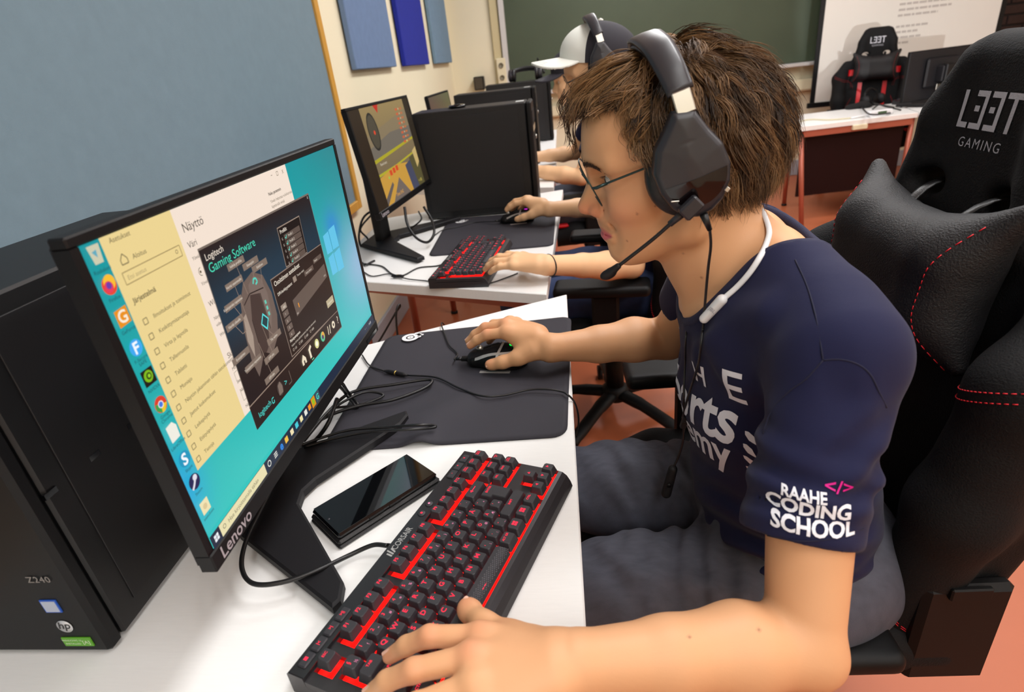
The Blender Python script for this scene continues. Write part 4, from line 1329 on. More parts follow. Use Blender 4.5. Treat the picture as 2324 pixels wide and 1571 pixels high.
def handL(S_):
    W_ = WL
    mcp = [v3(-.104, .347, .794), v3(-.108, .322, .801), v3(-.104, .299, .799), v3(-.094, .281, .791)]
    S_.cone(W_, W_ * .75 + v3(-.05, .335, .785) * .25, .0255, .024, .012)
    for q, r in zip(mcp, (.0125, .013, .0125, .0115)):
        S_.cone(v3(-.03, .327, .783) * .6 + q * .4 + v3(.016, 0, 0), q, .0185, r, .014)
    S_.ell((-.072, .325, .784), (.036, .032, .015), .012)
    for q in mcp: S_.ell(q + v3(.002, 0, .002), (.0115, .0105, .0105), .010)
    F = [([mcp[0], v3(-.150, .346, .797), v3(-.174, .346, .784), v3(-.192, .345, .7705)], [.0112, .0096, .0086, .0072]),
         ([mcp[1], v3(-.156, .311, .800), v3(-.182, .310, .787), v3(-.199, .309, .7720)], [.0116, .0100, .0088, .0075]),
         ([mcp[2], v3(-.148, .283, .797), v3(-.172, .281, .784), v3(-.187, .280, .7710)], [.0110, .0095, .0085, .0072]),
         ([mcp[3], v3(-.128, .270, .789), v3(-.147, .268, .780), v3(-.161, .268, .7700)], [.0098, .0085, .0078, .0068])]
    for P, R_ in F: S_.chain(P, R_, .0045)
    S_.chain([v3(-.045, .341, .779), v3(-.078, .358, .776), v3(-.106, .374, .7745), v3(-.1265, .398, .7700)], [.0195, .0152, .0122, .0094], .010)
    S_.ell((-.123, .394, .7705), (.0115, .0125, .0088), .006, rot=Matrix.Rotation(-.7, 3, 'Z'))
    S_.cone(v3(-.06, .348, .779), mcp[0] + v3(.012, 0, -.008), .014, .012, .012)
    return F
handL(B1)
def handR(S_):
    mcp = [v3(-.133, .985, .7985), v3(-.136, 1.008, .803), v3(-.131, 1.030, .798), v3(-.122, 1.049, .787)]
    S_.cone(WR, WR * .75 + v3(-.08, .98, .782) * .25, .0245, .024, .012)
    for q, r in zip(mcp, (.0122, .0125, .012, .011)):
        S_.cone(v3(-.065, .968, .776) * .6 + q * .4 + v3(.012, 0, 0), q, .0185, r, .014)
    S_.ell((-.098, 1.003, .785), (.036, .032, .015), .012)
    for q in mcp: S_.ell(q + v3(.002, 0, .002), (.0115, .0105, .0105), .010)
    F = [([mcp[0], v3(-.171, .992, .7935), v3(-.193, .996, .7815), v3(-.2085, .998, .7695)], [.0110, .0098, .0088, .0074]),
         ([mcp[1], v3(-.178, 1.018, .7965), v3(-.200, 1.021, .782), v3(-.215, 1.022, .768)], [.0113, .0098, .0088, .0075]),
         ([mcp[2], v3(-.165, 1.046, .790), v3(-.186, 1.050, .772), v3(-.200, 1.050, .757)], [.0108, .0094, .0085, .0072]),
         ([mcp[3], v3(-.150, 1.064, .775), v3(-.170, 1.066, .757), v3(-.182, 1.066, .743)], [.0096, .0085, .0078, .0068])]
    for P, R_ in F: S_.chain(P, R_, .0045)
    S_.chain([v3(-.083, .958, .770), v3(-.112, .9545, .760), v3(-.143, .9555, .7515), v3(-.1685, .960, .7455)], [.0190, .0142, .0115, .0088], .010)
    S_.ell((-.163, .9575, .746), (.0125, .0078, .0105), .006)
    S_.cone(v3(-.095, .965, .772), mcp[0] + v3(.012, 0, -.008), .014, .012, .014)
handR(B1)

# ---- head
PROF = [(1322, 255), (1319, 304), (1319, 345), (1321, 362), (1328, 385), (1333, 405), (1330, 422), (1322, 443), (1312, 460), (1308.5, 471), (1310.5, 480), (1318, 486), (1337, 489), (1349, 494), (1351.5, 504), (1359, 513), (1362.5, 518), (1366, 522.5), (1362, 527.5), (1362, 533), (1368, 540), (1377, 545.5), (1379, 558), (1384, 574), (1396, 583), (1419, 588.5), (1445, 587), (1475, 580), (1498, 570)]
PP = [Yp(u, v, MY) for u, v in PROF]
px_ = [.055] + [p[0] for p in PP] + [.112, .40, .40]
pz_ = [1.262] + [p[2] for p in PP] + [.98, .98, 1.262]
px_[0] = .045
class Off:
    """a sculpting grid seen through a shift, so that the same head or hand can be built elsewhere"""
    def __init__(self, S_, f): self.S, self.f = S_, f
    def ell(self, c, r, *a, **k): self.S.ell(self.f(c), r, *a, **k); return self
    def cone(self, a, b, *q, **k): self.S.cone(self.f(a), self.f(b), *q, **k); return self
    def chain(self, P, *q, **k): self.S.chain([self.f(p) for p in P], *q, **k); return self
def head_ops(HD, o=(0, 0, 0)):
    o = np.array(o, float)
    G = HD
    HD = Off(G, lambda p: np.array(p, float) + o)
    HD.ell((.124, MY, 1.157), (.1035, .0755, .0845))
    HD.ell((.086, MY, 1.105), (.059, .055, .087), .02)
    HD.ell((.070, MY, 1.165), (.052, .066, .055), .02)
    HD.ell((.068, MY, 1.033), (.025, .023, .021), .016)
    HD.ell((.066, MY, 1.058), (.026, .029, .028), .012)
    for s in (-1, 1):
        HD.cone((.068, MY + s * .020, 1.031), (.131, MY + s * .054, 1.066), .016, .018, .022)
        HD.cone((.131, MY + s * .054, 1.066), (.140, MY + s * .062, 1.115), .018, .014, .02)
        HD.ell((.074, MY + s * .041, 1.094), (.028, .019, .022), .014)
        HD.cone((.032, MY + s * .012, 1.139), (.050, MY + s * .050, 1.142), .011, .010, .012)
        HD.ell((.135, MY + s * .072, 1.112), (.018, .009, .032), .006)
    HD.ell((.095, MY, 1.055), (.05, .045, .035), .02)
    for s in (-1, 1):
        HD.ell((.036, MY + s * .033, 1.1235), (.0165, .0170, .0115), .010, 'cut')
    for s in (-1, 1):
        HD.ell((.036, MY + s * .040, 1.048), (.017, .016, .024), .012, 'cut')
        HD.ell((.026, MY + s * .033, 1.092), (.014, .016, .024), .010, 'cut')
    HD.cone((.030, MY, 1.128), (.0185, MY, 1.0855), .0065, .0098, .008)
    HD.cone((.034, MY, 1.118), (.028, MY, 1.086), .010, .0115, .009)
    for s in (-1, 1):
        HD.ell((.0335, MY + s * .0132, 1.0825), (.0108, .0078, .0090), .0035)
        HD.cone((.0440, MY + s * .0165, 1.0905), (.0435, MY + s * .0180, 1.0765), .0012, .0016, .004, 'cut')
        HD.ell((.0245, MY + s * .0078, 1.0748), (.0062, .0038, .0034), .002, 'cut')
        HD.cone((.042, MY + s * .020, 1.084), (.052, MY + s * .029, 1.062), .0012, .0012, .007, 'cut')
        HD.cone((.0405, MY, 1.0590), (.0490, MY + s * .0270, 1.0535), .0052, .0040, .004)
        HD.cone((.0410, MY, 1.0478), (.0490, MY + s * .0250, 1.0490), .0060, .0045, .004)
        HD.cone((.0350, MY, 1.0540), (.0485, MY + s * .0320, 1.0512), .0013, .0013, .002, 'cut')
        HD.ell((.0525, MY + s * .0325, 1.1215), (.0150, .0150, .0122), .004)
        HD.ell((.0380, MY + s * .0350, 1.1215), (.0115, .0145, .0052), .002, 'cut')
    HD.ell((.045, MY, 1.0405), (.006, .014, .004), .005, 'cut')
    PD = poly2d(np.array(px_) + o[0], np.array(pz_) + o[2], G.ax[0][:, None].astype(float) * np.ones((1, G.n[2])), G.ax[2][None, :].astype(float) * np.ones((G.n[0], 1)))[:, None, :].astype(np.float32)
    zz = G.ax[2][None, None, :] - o[2]
    xx = G.ax[0][:, None, None] - o[0]
    lim = np.where((zz > 1.005) & (zz < 1.215) & (xx < .10), PD, -.25)
    hh = np.maximum(.003 - np.abs(G.D - lim), 0) / .003
    G.D = np.where(lim > -.2, np.maximum(G.D, lim) + hh * hh * .00075, G.D).astype(np.float32)
HD = SDF((-.02, .60, .97), (.27, .84, 1.262), .0020)
head_ops(HD)
# join head to body (both grids share the step)
def graft(B1, HD, kk=.016):
    off = np.round((HD.lo - B1.lo) / B1.h).astype(int)
    sh = HD.lo - (B1.lo + off * B1.h)
    Dh = HD.D
    for ax in range(3):
        f_ = sh[ax] / HD.h
        if f_ > 0:
            Dh = Dh * (1 - f_) + np.roll(Dh, 1, ax) * f_
        elif f_ < 0:
            Dh = Dh * (1 + f_) + np.roll(Dh, -1, ax) * (-f_)
    lo_i = np.maximum(off, 0)
    hi_i = np.minimum(off + HD.n, B1.n)
    slb = tuple(slice(lo_i[i], hi_i[i]) for i in range(3))
    slh = tuple(slice(lo_i[i] - off[i], hi_i[i] - off[i]) for i in range(3))
    a_, d_ = B1.D[slb], Dh[slh]
    hh = np.maximum(kk - np.abs(a_ - d_), 0) / kk
    B1.D[slb] = np.minimum(a_, d_) - hh * hh * kk * .25
graft(B1, HD)
body_me, BV = B1.mesh('body', 1)

def skincol(V, base=(216, 162, 119)):
    n = len(V)
    c = np.tile(np.array(lin(base)), (n, 1))
    def spot(p, r, rgb, a, sh=2.0):
        d = np.linalg.norm((V - np.array(p)) / np.array(r), axis=1)
        w = (a * np.exp(-d ** sh))[:, None]
        c[:] = c * (1 - w) + np.array(lin(rgb)) * w
    return c, spot
bc, spot = skincol(BV)
for s in (-1, 1):
    spot((.052, MY + s * .05, 1.085), (.03, .03, .025), (226, 140, 112), .35)
    spot((.030, MY + s * .012, 1.082), (.012, .012, .011), (216, 112, 88), .55)
    spot((.052, MY + s * .032, 1.111), (.014, .018, .006), (190, 130, 110), .35)
    spot((.046, MY + s * .024, 1.062), (.007, .022, .004), (150, 108, 80), .35)
spot((.012, MY, 1.083), (.012, .016, .010), (222, 120, 92), .5)
def in_outline(P, poly):
    """which points of the near cheek lie inside an outline drawn on the face, the far side mirrored"""
    Q = P.copy(); Q[:, 1] = MY - np.abs(Q[:, 1] - MY)
    C_ = (Q - CAM) @ CR.T
    u, v = CX + FPX * C_[:, 0] / C_[:, 2], CY + FPX * C_[:, 1] / C_[:, 2]
    d = poly2d(np.array([p[0] for p in poly], float), np.array([p[1] for p in poly], float), u, v)
    return np.where((P[:, 0] < .07) & (P[:, 2] > 1.0) & (P[:, 2] < 1.2) & (np.abs(P[:, 1] - MY) < .06), d, 99.0)
def paint(poly, rgb, al, soft=2.0):
    w = (al / (1 + np.exp(np.clip(in_outline(BV, poly) / soft * 3, -30, 30))))[:, None]
    bc[:] = bc * (1 - w) + np.array(lin(rgb)) * w
paint([(1355, 523), (1366, 522), (1376, 527), (1389, 535), (1386, 541), (1374, 546), (1366, 543), (1355, 536)], (208, 100, 110), .95)
paint([(1352, 512), (1362, 514), (1374, 522), (1388, 532), (1376, 528), (1364, 523.5), (1352, 522)], (192, 108, 100), .75)
paint([(1352, 500), (1366, 503), (1384, 516), (1392, 530), (1380, 522), (1364, 512)], (170, 124, 92), .35, 4)
for p_, r_ in (((.10, .665, 1.06), .0016), ((.075, .66, 1.085), .0014), ((.092, .668, 1.095), .0013), ((.15, .668, 1.0), .0018), ((.19, .665, .985), .0016), ((.128, .67, 1.03), .0014), ((.225, .41, .80), .0022), ((.14, .36, .78), .0018), ((.08, .345, .80), .0016), ((.062, .673, 1.05), .0013)):
    d_ = np.linalg.norm(BV - np.array(p_), axis=1)
    i_ = int(np.argmin(d_))
    spot(BV[i_], (r_ * 1.0,) * 3, (120, 72, 50), .7, 4)
for k_ in ((-.150, .346, .80), (-.108, .322, .81), (-.104, .347, .80), (-.156, .311, .80), (-.171, .992, .80), (-.133, .985, .80), (-.136, 1.008, .81), (-.178, 1.018, .80), (-.192, .345, .772), (-.127, .398, .775), (-.168, .960, .75), (-.208, .998, .77)):
    spot(k_, (.012, .012, .012), (218, 128, 100), .45)
vcol(body_me, bc)
BODYB = bvh_of(body_me)
p1 = empty('person', (.30, MY, .47), label='person in navy T-shirt, glasses and black headset leaning towards the widescreen monitor', cat='person')
PINV = Matrix.Translation((-.30, -MY, -.47))
def part(name, me, m, parent=p1, **kw):
    if parent is p1: me.transform(PINV)
    return link(name, me, m, parent, **kw)
def built(mb, name): return mb.mesh(name)
body = part('body', body_me, SKIN, smooth=True)

# finger nails
NAIL = mat('finger nail', (236, 186, 164), 0.25, spec=.5)
def nail(c, t, n, L=.0105, w=.0072):
    t, n = Vector(t).normalized(), Vector(n).normalized()
    s_ = t.cross(n).normalized(); n = s_.cross(t)
    mb = MB(); rings = []
    for i in range(5):
        a = -1 + 2 * i / 4
        ww = w / 2 * (1 - .25 * abs(a) ** 3)
        rings.append([Vector(c) + t * (a * L / 2) + s_ * (ww * math.sin(b)) + n * (w * .5 * (math.cos(b) - .80)) for b in [-1.05, -.6, -.2, .2, .6, 1.05]])
    mb.loft(rings, caps=False, closed=False, smooth=True)
    return part('finger_nail', mb.mesh('nail'), NAIL)
def nail_on(tip, r, t, n, L=.0105, w=.0072, back=.002):
    t_, n_ = np.array(t, float), np.array(n, float)
    t_ /= np.linalg.norm(t_); n_ = n_ - t_ * (n_ @ t_); n_ /= np.linalg.norm(n_)
    return nail(tuple(np.array(tip) + n_ * (r - .0002) - t_ * back), t_, n_, L, w)
nail_on((-.192, .345, .7705), .0072, (-.80, 0, -.60), (-.55, .05, .8))
nail_on((-.199, .309, .7720), .0075, (-.75, 0, -.66), (-.6, 0, .8))
nail_on((-.187, .280, .7710), .0072, (-.75, 0, -.66), (-.6, 0, .8))
nail_on((-.1265, .398, .7700), .0092, (-.65, .75, -.1), (.25, .35, .9), .0125, .0105, .001)
nail_on((-.1660, .9585, .7458), .0080, (-1, .14, -.22), (.05, -1, .30), .0125, .0100, -.001)
nail_on((-.2085, .998, .7695), .0074, (-.78, .1, -.6), (-.5, -.1, .8))
nail_on((-.215, 1.022, .768), .0075, (-.73, .03, -.68), (-.5, 0, .8))
# eyes, lashes, brows
EYEW = mat('eye white', (232, 226, 222), .2); IRIS = mat('brown iris', (52, 32, 22), .15)
for s in (-1, 1):
    e_ = v3(.0530, MY + s * .0325, 1.1215)
    mb = MB(); mb.lathe([(.0001, -.0118)] + [(.0118 * math.sin(a), -.0118 * math.cos(a)) for a in np.linspace(.2, math.pi - .2, 14)] + [(.0001, .0118)], n=20)
    me = mb.mesh('eye'); me.transform(Matrix.Translation(e_))
    eo = part('eye', me, EYEW, smooth=True)
    mb = MB(); mb.lathe([(.0054, 0), (.004, .0010), (.0001, .0013)], n=18)
    me = mb.mesh('iris'); d_ = Vector((-.93, -.12 * 0, -.30)).normalized()
    me.transform(Matrix.Translation(Vector(e_) + d_ * .0106) @ Vector((0, 0, 1)).rotation_difference(d_).to_matrix().to_4x4())
    me.transform(PINV); link('iris', me, IRIS, eo)
    mb = MB()
    for k in range(13):
        a = -1 + 2 * k / 12
        p = e_ + v3(-.0112 * math.cos(a * .9), .0112 * math.sin(a * .9), .0040 - .0012 * a * a)
        q = p + v3(-.0065 * math.cos(a * .9), .0065 * math.sin(a * .9), -.0012)
        mb.tube([p, (p + q) / 2 + v3(0, 0, -.0008), q], [.0002, .00015, .00006], 4)
    part('eyelashes', mb.mesh('lashes'), HAIRM if False else mat('dark lash', (34, 22, 16), .5), kind='stuff')
bvb = bvh_of(body_me)
mb = MB()
for s in (-1, 1):
    for k in range(170):
        a = RNG.uniform(0, 1); b = RNG.normal(0, .5) * (1 - .6 * a)
        y = MY + s * (.012 + .036 * a); z = 1.1365 + .006 * math.sin(a * 2.6) - .003 * a + b * .004
        o_ = Vector((-.05, y, z)) + Vector((-.30, -MY, -.47))
        h, nn, _, _ = bvb.ray_cast(o_, Vector((1, 0, 0)))
        if h is None: continue
        d_ = Vector((.25 * a, s * .8, .25 - .5 * a)).normalized()
        mb.tube([h, h + nn * .001 + d_ * .004, h + nn * .0006 + d_ * .008], [.0003, .00025, .00008], 4)
link('eyebrows', mb.mesh('brows'), mat('brow hair', (62, 40, 26), .6), p1, kind='stuff')
# ---- T-shirt
SH = SDF((.085, .36, .50), (.42, 1.05, 1.07), .0032)
SY = (1, 1.42, 1)
SH.chain([(.315, MY, .53), (.285, MY, .66), (.262, MY, .82), (.248, MY, .94)], [.118, .113, .114, .082], .04, sy=SY)
for s in (-1, 1):
    j = v3(.256, MY + s * .184, .962)
    SH.cone((.245, MY + s * .05, .985), j, .054, .055, .04)
    SH.cone((.215, MY + s * .07, .93), j + v3(-.004, -s * .02, -.03), .055, .048, .045)
hemL, hemR = v3(.200, .440, .815), v3(.205, 1.008, .822)
SH.cone((.256, .535, .958), hemL, .0555, .0550, .022)
SH.cone((.236, .900, .965), hemR, .0610, .0560, .03)
# the cloth stays clear of the body under it
SH.chain([(.30, MY, .68), (.26, MY, .88), (.235, MY, .965)], [.092, .103, .078], .02, sy=(1, 1.35, 1))
SH.ell((.203, MY, .918), (.062, .140, .072), .03)
for s in (-1, 1):
    SH.cone((.234, MY + s * .045, 1.018), (.257, MY + s * .14, .982), .043, .046, .03)
    SH.cone((.257, MY + s * .14, .982), (.256, MY + s * .184, .962), .046, .055, .02)
    SH.cone((.160, MY + s * .018, .94), (.205, MY + s * .14, .985), .018, .020, .02)
# folds: ripples of the cloth, each set kept to its own area
def ripple(S_, c, rad, kv, lam, amp, ph=0.0, warp=.35):
    c, rad, kv = np.array(c, float), np.array(rad, float), np.array(kv, float)
    kv = kv / np.linalg.norm(kv)
    sl, x, y, z, ok = S_.sub(c - 2.2 * rad, c + 2.2 * rad)
    if not ok: return
    w = np.exp(-(((x - c[0]) / rad[0]) ** 2 + ((y - c[1]) / rad[1]) ** 2 + ((z - c[2]) / rad[2]) ** 2))
    t = (x * kv[0] + y * kv[1] + z * kv[2]) / lam * 2 * math.pi + ph
    t = t + warp * np.sin(x * 61 + z * 37) + warp * 1.5 * np.sin(y * 43 + z * 29 + 1.0)
    s_ = np.sin(t)
    S_.D[sl] += (amp * w * (np.abs(s_) ** .8 * np.sign(s_))).astype(np.float32)
ripple(SH, (.20, .62, .655), (.12, .09, .075), (.15, .45, .85), .040, .0055)
ripple(SH, (.24, .58, .60), (.10, .08, .07), (-.25, .25, .9), .034, .0050, 1.0)
ripple(SH, (.165, .61, .91), (.06, .06, .04), (.2, .9, -.35), .046, .0026, .6)
ripple(SH, (.19, .51, .885), (.04, .035, .03), (.1, .35, .95), .036, .0040, 2.2)
ripple(SH, (.155, .80, .82), (.06, .09, .12), (.1, .95, .25), .060, .0040)
ripple(SH, (.205, .46, .870), (.09, .06, .034), (.35, .5, .85), .032, .0050, .5)
ripple(SH, (.25, .45, .90), (.05, .06, .04), (-.5, .3, .8), .036, .0040, 1.5)
ripple(SH, (.155, .66, .93), (.05, .07, .05), (.3, .8, .5), .05, .0035, 2.0)
ripple(SH, (.235, .52, .955), (.05, .06, .03), (.9, .1, -.2), .05, .0030)
ripple(SH, (.30, .52, .72), (.09, .09, .12), (.2, .2, .9), .05, .004)
# seam where the sleeve is set in: a narrow step
SH.field(lambda x, y, z: -(z - .548 + .28 * (x - .2)) + 0 * y, 'isect')
# hollow sleeves and neck opening
SH.cone(hemL - (hemL - v3(.238, .535, .965)) * .22, hemL + (hemL - v3(.238, .535, .965)) * .35, .044, .0515, .004, 'cut')
SH.cone(hemR - (hemR - v3(.236, .9, .965)) * .22, hemR + (hemR - v3(.236, .90, .965)) * .35, .046, .050, .004, 'cut')
ax_l = (hemL - v3(.238, .535, .965)); ax_l /= np.linalg.norm(ax_l)
ax_r = (hemR - v3(.236, .90, .965)); ax_r /= np.linalg.norm(ax_r)
def cutplane(p, n, lo, hi):
    SH.put(lambda x, y, z: (x - p[0]) * n[0] + (y - p[1]) * n[1] + (z - p[2]) * n[2], lo, hi, .002, 'isect')
cutplane(hemL, ax_l, (.10, .36, .70), (.31, .485, .86))
cutplane(hemR, ax_r, (.10, .97, .70), (.31, 1.05, .88))
SH_O = SH.D.copy()
NKA, NKB = v3(.238, MY, 1.048), v3(.150, MY, .985)
SH.cone(NKA, NKB, .070, .058, .006, 'cut', sy=(1, 1.2, 1))
SH.cone((.205, MY, 1.08), (.125, MY, 1.03), .072, .07, .004, 'cut', sy=(1, 1.2, 1))
shirt_me, SHV = SH.mesh('shirt', 2)
SHB = bvh_of(shirt_me)
# ribbed collar follows the edge of the neck opening
def conefield(P, a, b, ra, rb, s):
    A, B_ = a / s, b / s; ab = B_ - A
    q = P / s - A
    t = np.clip(q @ ab / (ab @ ab), 0, 1)
    return np.linalg.norm(q - t[:, None] * ab, axis=1) - (ra + (rb - ra) * t)
ii = np.clip(np.round((SHV - SH.lo) / SH.h).astype(int), 0, SH.n - 1)
Ov = SH_O[ii[:, 0], ii[:, 1], ii[:, 2]]
Cv = conefield(SHV, NKA, NKB, .070, .058, v3(1, 1.2, 1))
rimv = SHV[(np.abs(Ov) < .0075) & (np.abs(Cv) < .0075) & (SHV[:, 2] > .90)]
rc = rimv.mean(0)
nrm = np.linalg.svd(rimv - rc)[2][2]
nrm = nrm * np.sign(nrm[2])
e1 = np.cross(v3(0, 1, 0), nrm); e1 /= np.linalg.norm(e1); e2 = np.cross(nrm, e1)
ang = np.arctan2((rimv - rc) @ e2, (rimv - rc) @ e1)
loop = []
for k in range(40):
    a0 = -math.pi + 2 * math.pi * k / 40
    m_ = np.abs((ang - a0 + math.pi) % (2 * math.pi) - math.pi) < .14
    if m_.sum() > 2: loop.append(rimv[m_].mean(0))
loop = np.array(loop)
for _ in range(3): loop = (np.roll(loop, 1, 0) + loop * 2 + np.roll(loop, -1, 0)) / 4
lp = [*loop, loop[0], loop[1]]
part('collar', MB().tube(spline(lp, 4)[:-3], .0062, 10, caps=False, flat=(1.0, 1.0)).mesh('collar'), NAVYR)
shirt = part('t_shirt', shirt_me, NAVY, smooth=True)
# prints on chest and sleeve
def chest_print(s_, yc, zc, width, bold, slope, hs_=1.0):
    vs, fs = text2d(s_, 1.0, bold, 0, 'CENTER', 1.0)
    k = width / (vs[:, 0].max() - vs[:, 0].min())
    mid = (vs[:, 0].max() + vs[:, 0].min()) / 2
    vs = np.stack([(vs[:, 0] - mid) * k, vs[:, 1] * k * hs_], 1)
    dd_, rr_ = v3(.905, .425, 0), v3(.425, -.905, 0)
    a0 = (.70 - yc) / .905
    o_ = v3(.155, .70, 0) - dd_ * .3
    return decal(vs, fs, lambda a, b: tuple(o_ + rr_ * (a + a0) + v3(0, 0, zc + b + slope * a)), SHB, tuple(dd_), .0009, .006)
for s_, yc, zc in (('T', .770, .850), ('H', .664, .864), ('E', .604, .873)):
    part('chest_print', chest_print(s_, yc, zc, .026, .012, .12), PRT)
part('chest_print', chest_print('esports', .716, .788, .252, .022, .20, 1.05), PRT)
part('chest_print', chest_print('academy', .714, .746, .240, .020, .20), PRT)
# laurel leaves beside the words
lv, lf = [], []
for k in range(6):
    for sgn in (-1, 1):
        cx, cy, an = sgn * .006, -k * .016, sgn * .6
        n0 = len(lv)
        for q in range(8):
            a = 2 * math.pi * q / 8
            x, y = .0105 * math.cos(a), .0042 * math.sin(a) * (1.0 if math.cos(a) < .7 else .4)
            lv.append((cx + sgn * .006 + x * math.cos(an) - y * math.sin(an), cy + x * math.sin(an) * sgn * sgn + y * math.cos(an)))
        lf.append(tuple(range(n0, n0 + 8)))
part('laurel_print', decal(lv, lf, lambda a, b: tuple(v3(.155, .70, 0) - v3(.905, .425, 0) * .3 + v3(.425, -.905, 0) * (.140 + a - b * .1) + v3(0, 0, .832 + b)), SHB, (.905, .425, 0), .0009, .006), PRT)
PINK = mat('magenta print', (226, 20, 150), .6)
slc = hemL - ax_l * .050
dcam = Vector(tuple(slc)) - Vector((0, 0, 1.2555))
nv = Vector((-.25, -1, .25)).normalized()
su = Vector((-.10, -.32, -1)).normalized() * -1
su = (su - nv * su.dot(nv)).normalized()
sr = su.cross(nv).normalized()
def sleeve_print(s_, a0, b0, size, bold, m_, nm='sleeve_print', bend=0.0):
    vs, fs = text2d(s_, size, bold, 0, 'CENTER')
    return part(nm, decal(vs, fs, lambda a, b: tuple(Vector(slc) + nv * .2 + sr * (a + a0) + su * (b + b0 + bend * a * a)), SHB, -nv, .0009, .005), m_)
sleeve_print('RAAHE', -.008, .009, .0115, .03, PRT)
sleeve_print('CODING', -.003, -.004, .0168, .035, PRT)
sleeve_print('SCHOOL', .001, -.018, .0168, .035, PRT)
sleeve_print('</>', .020, .017, .0165, .012, PINK, 'sleeve_mark')

# ---- jeans and shoes
JN = SDF((-.30, .45, .28), (.50, .99, .68), .0042)
JN.chain([(.33, MY - .05, .545), (.33, MY + .05, .545)], [.125, .125], .03)
JN.cone((.30, MY, .56), (.27, MY, .62), .115, .10, .04, sy=(1, 1.4, 1))
for s in (-1, 1):
    hp, kn, ak = v3(.29, MY + s * .095, .540), v3(-.165, MY + s * .135, .545), v3(-.12, MY + s * .13, .30)
    JN.chain([hp, hp * .5 + kn * .5, kn], [.098, .082, .064], .03)
    JN.chain([kn, ak], [.062, .052], .02)
    for t_ in (.14, .20, .27, .36):
        c = hp * (1 - t_) + kn * t_
        pass
    JN.cone(hp * .78 + kn * .22 + v3(0, -.06, .06), hp * .5 + kn * .5 + v3(0, -.03, .078), .008, .006, .02)
for s in (-1, 1):
    ripple(JN, (.16, MY + s * .10, .58), (.10, .10, .08), (.9, .3 * s, .15), .036, .0055, s)
    ripple(JN, (.02, MY + s * .12, .58), (.10, .10, .08), (.75, .5, .2), .055, .004, s)
me, _ = JN.mesh('jeans', 1)
part('jeans', me, DENIM, smooth=True)
for s in (-1, 1):
    S_ = SDF((-.30, MY + s * .13 - .08, -.005), (.02, MY + s * .13 + .08, .36), .006)
    S_.cone((-.12, MY + s * .13, .33), (-.115, MY + s * .13, .10), .050, .042, .02)
    me, _ = S_.mesh('shin'); part('jeans_leg', me, DENIM, smooth=True)
    S_ = SDF((-.30, MY + s * .13 - .08, -.008), (.02, MY + s * .13 + .08, .14), .005)
    S_.cone((-.11, MY + s * .13, .05), (-.22, MY + s * .13, .035), .045, .040, .02); S_.cone((-.10, MY + s * .13, .09), (-.10, MY + s * .13, .05), .045, .048, .02)
    S_.field(lambda x, y, z: -z + 0 * x + 0 * y + .001)
    me, _ = S_.mesh('shoe'); part('shoe', me, BLKM, smooth=True)
# ---- hair
HC, HR = v3(.124, MY, 1.157), v3(.1035, .0755, .0845)
CROWN = v3(.112, MY + .005, 1.243)
HLX = np.array([.000, .030, .055, .078, .100, .118, .150, .185, .225, .30])
HLZ = np.array([1.205, 1.203, 1.196, 1.168, 1.138, 1.118, 1.098, 1.082, 1.072, 1.06])
S_ = SDF((-.02, .61, 1.03), (.28, .83, 1.27), .003)
S_.ell((.128, MY, 1.158), (.1065, .0825, .0885))
S_.ell((.145, MY, 1.176), (.07, .066, .066), .02)
S_.ell((.175, MY, 1.150), (.062, .078, .072), .02)
S_.ell((.190, MY, 1.115), (.038, .062, .045), .02)
S_.field(lambda x, y, z: (np.interp(x, HLX, HLZ) + .004 - z) + 0 * y, 'isect', .006)
me, _ = S_.mesh('hair_base', 1)
part('hair_base', me, mat('dark brown hair base', (62, 41, 25), .8, spec=.1, var=.5, vscale=160, bump=.8, bscale=300), smooth=True)
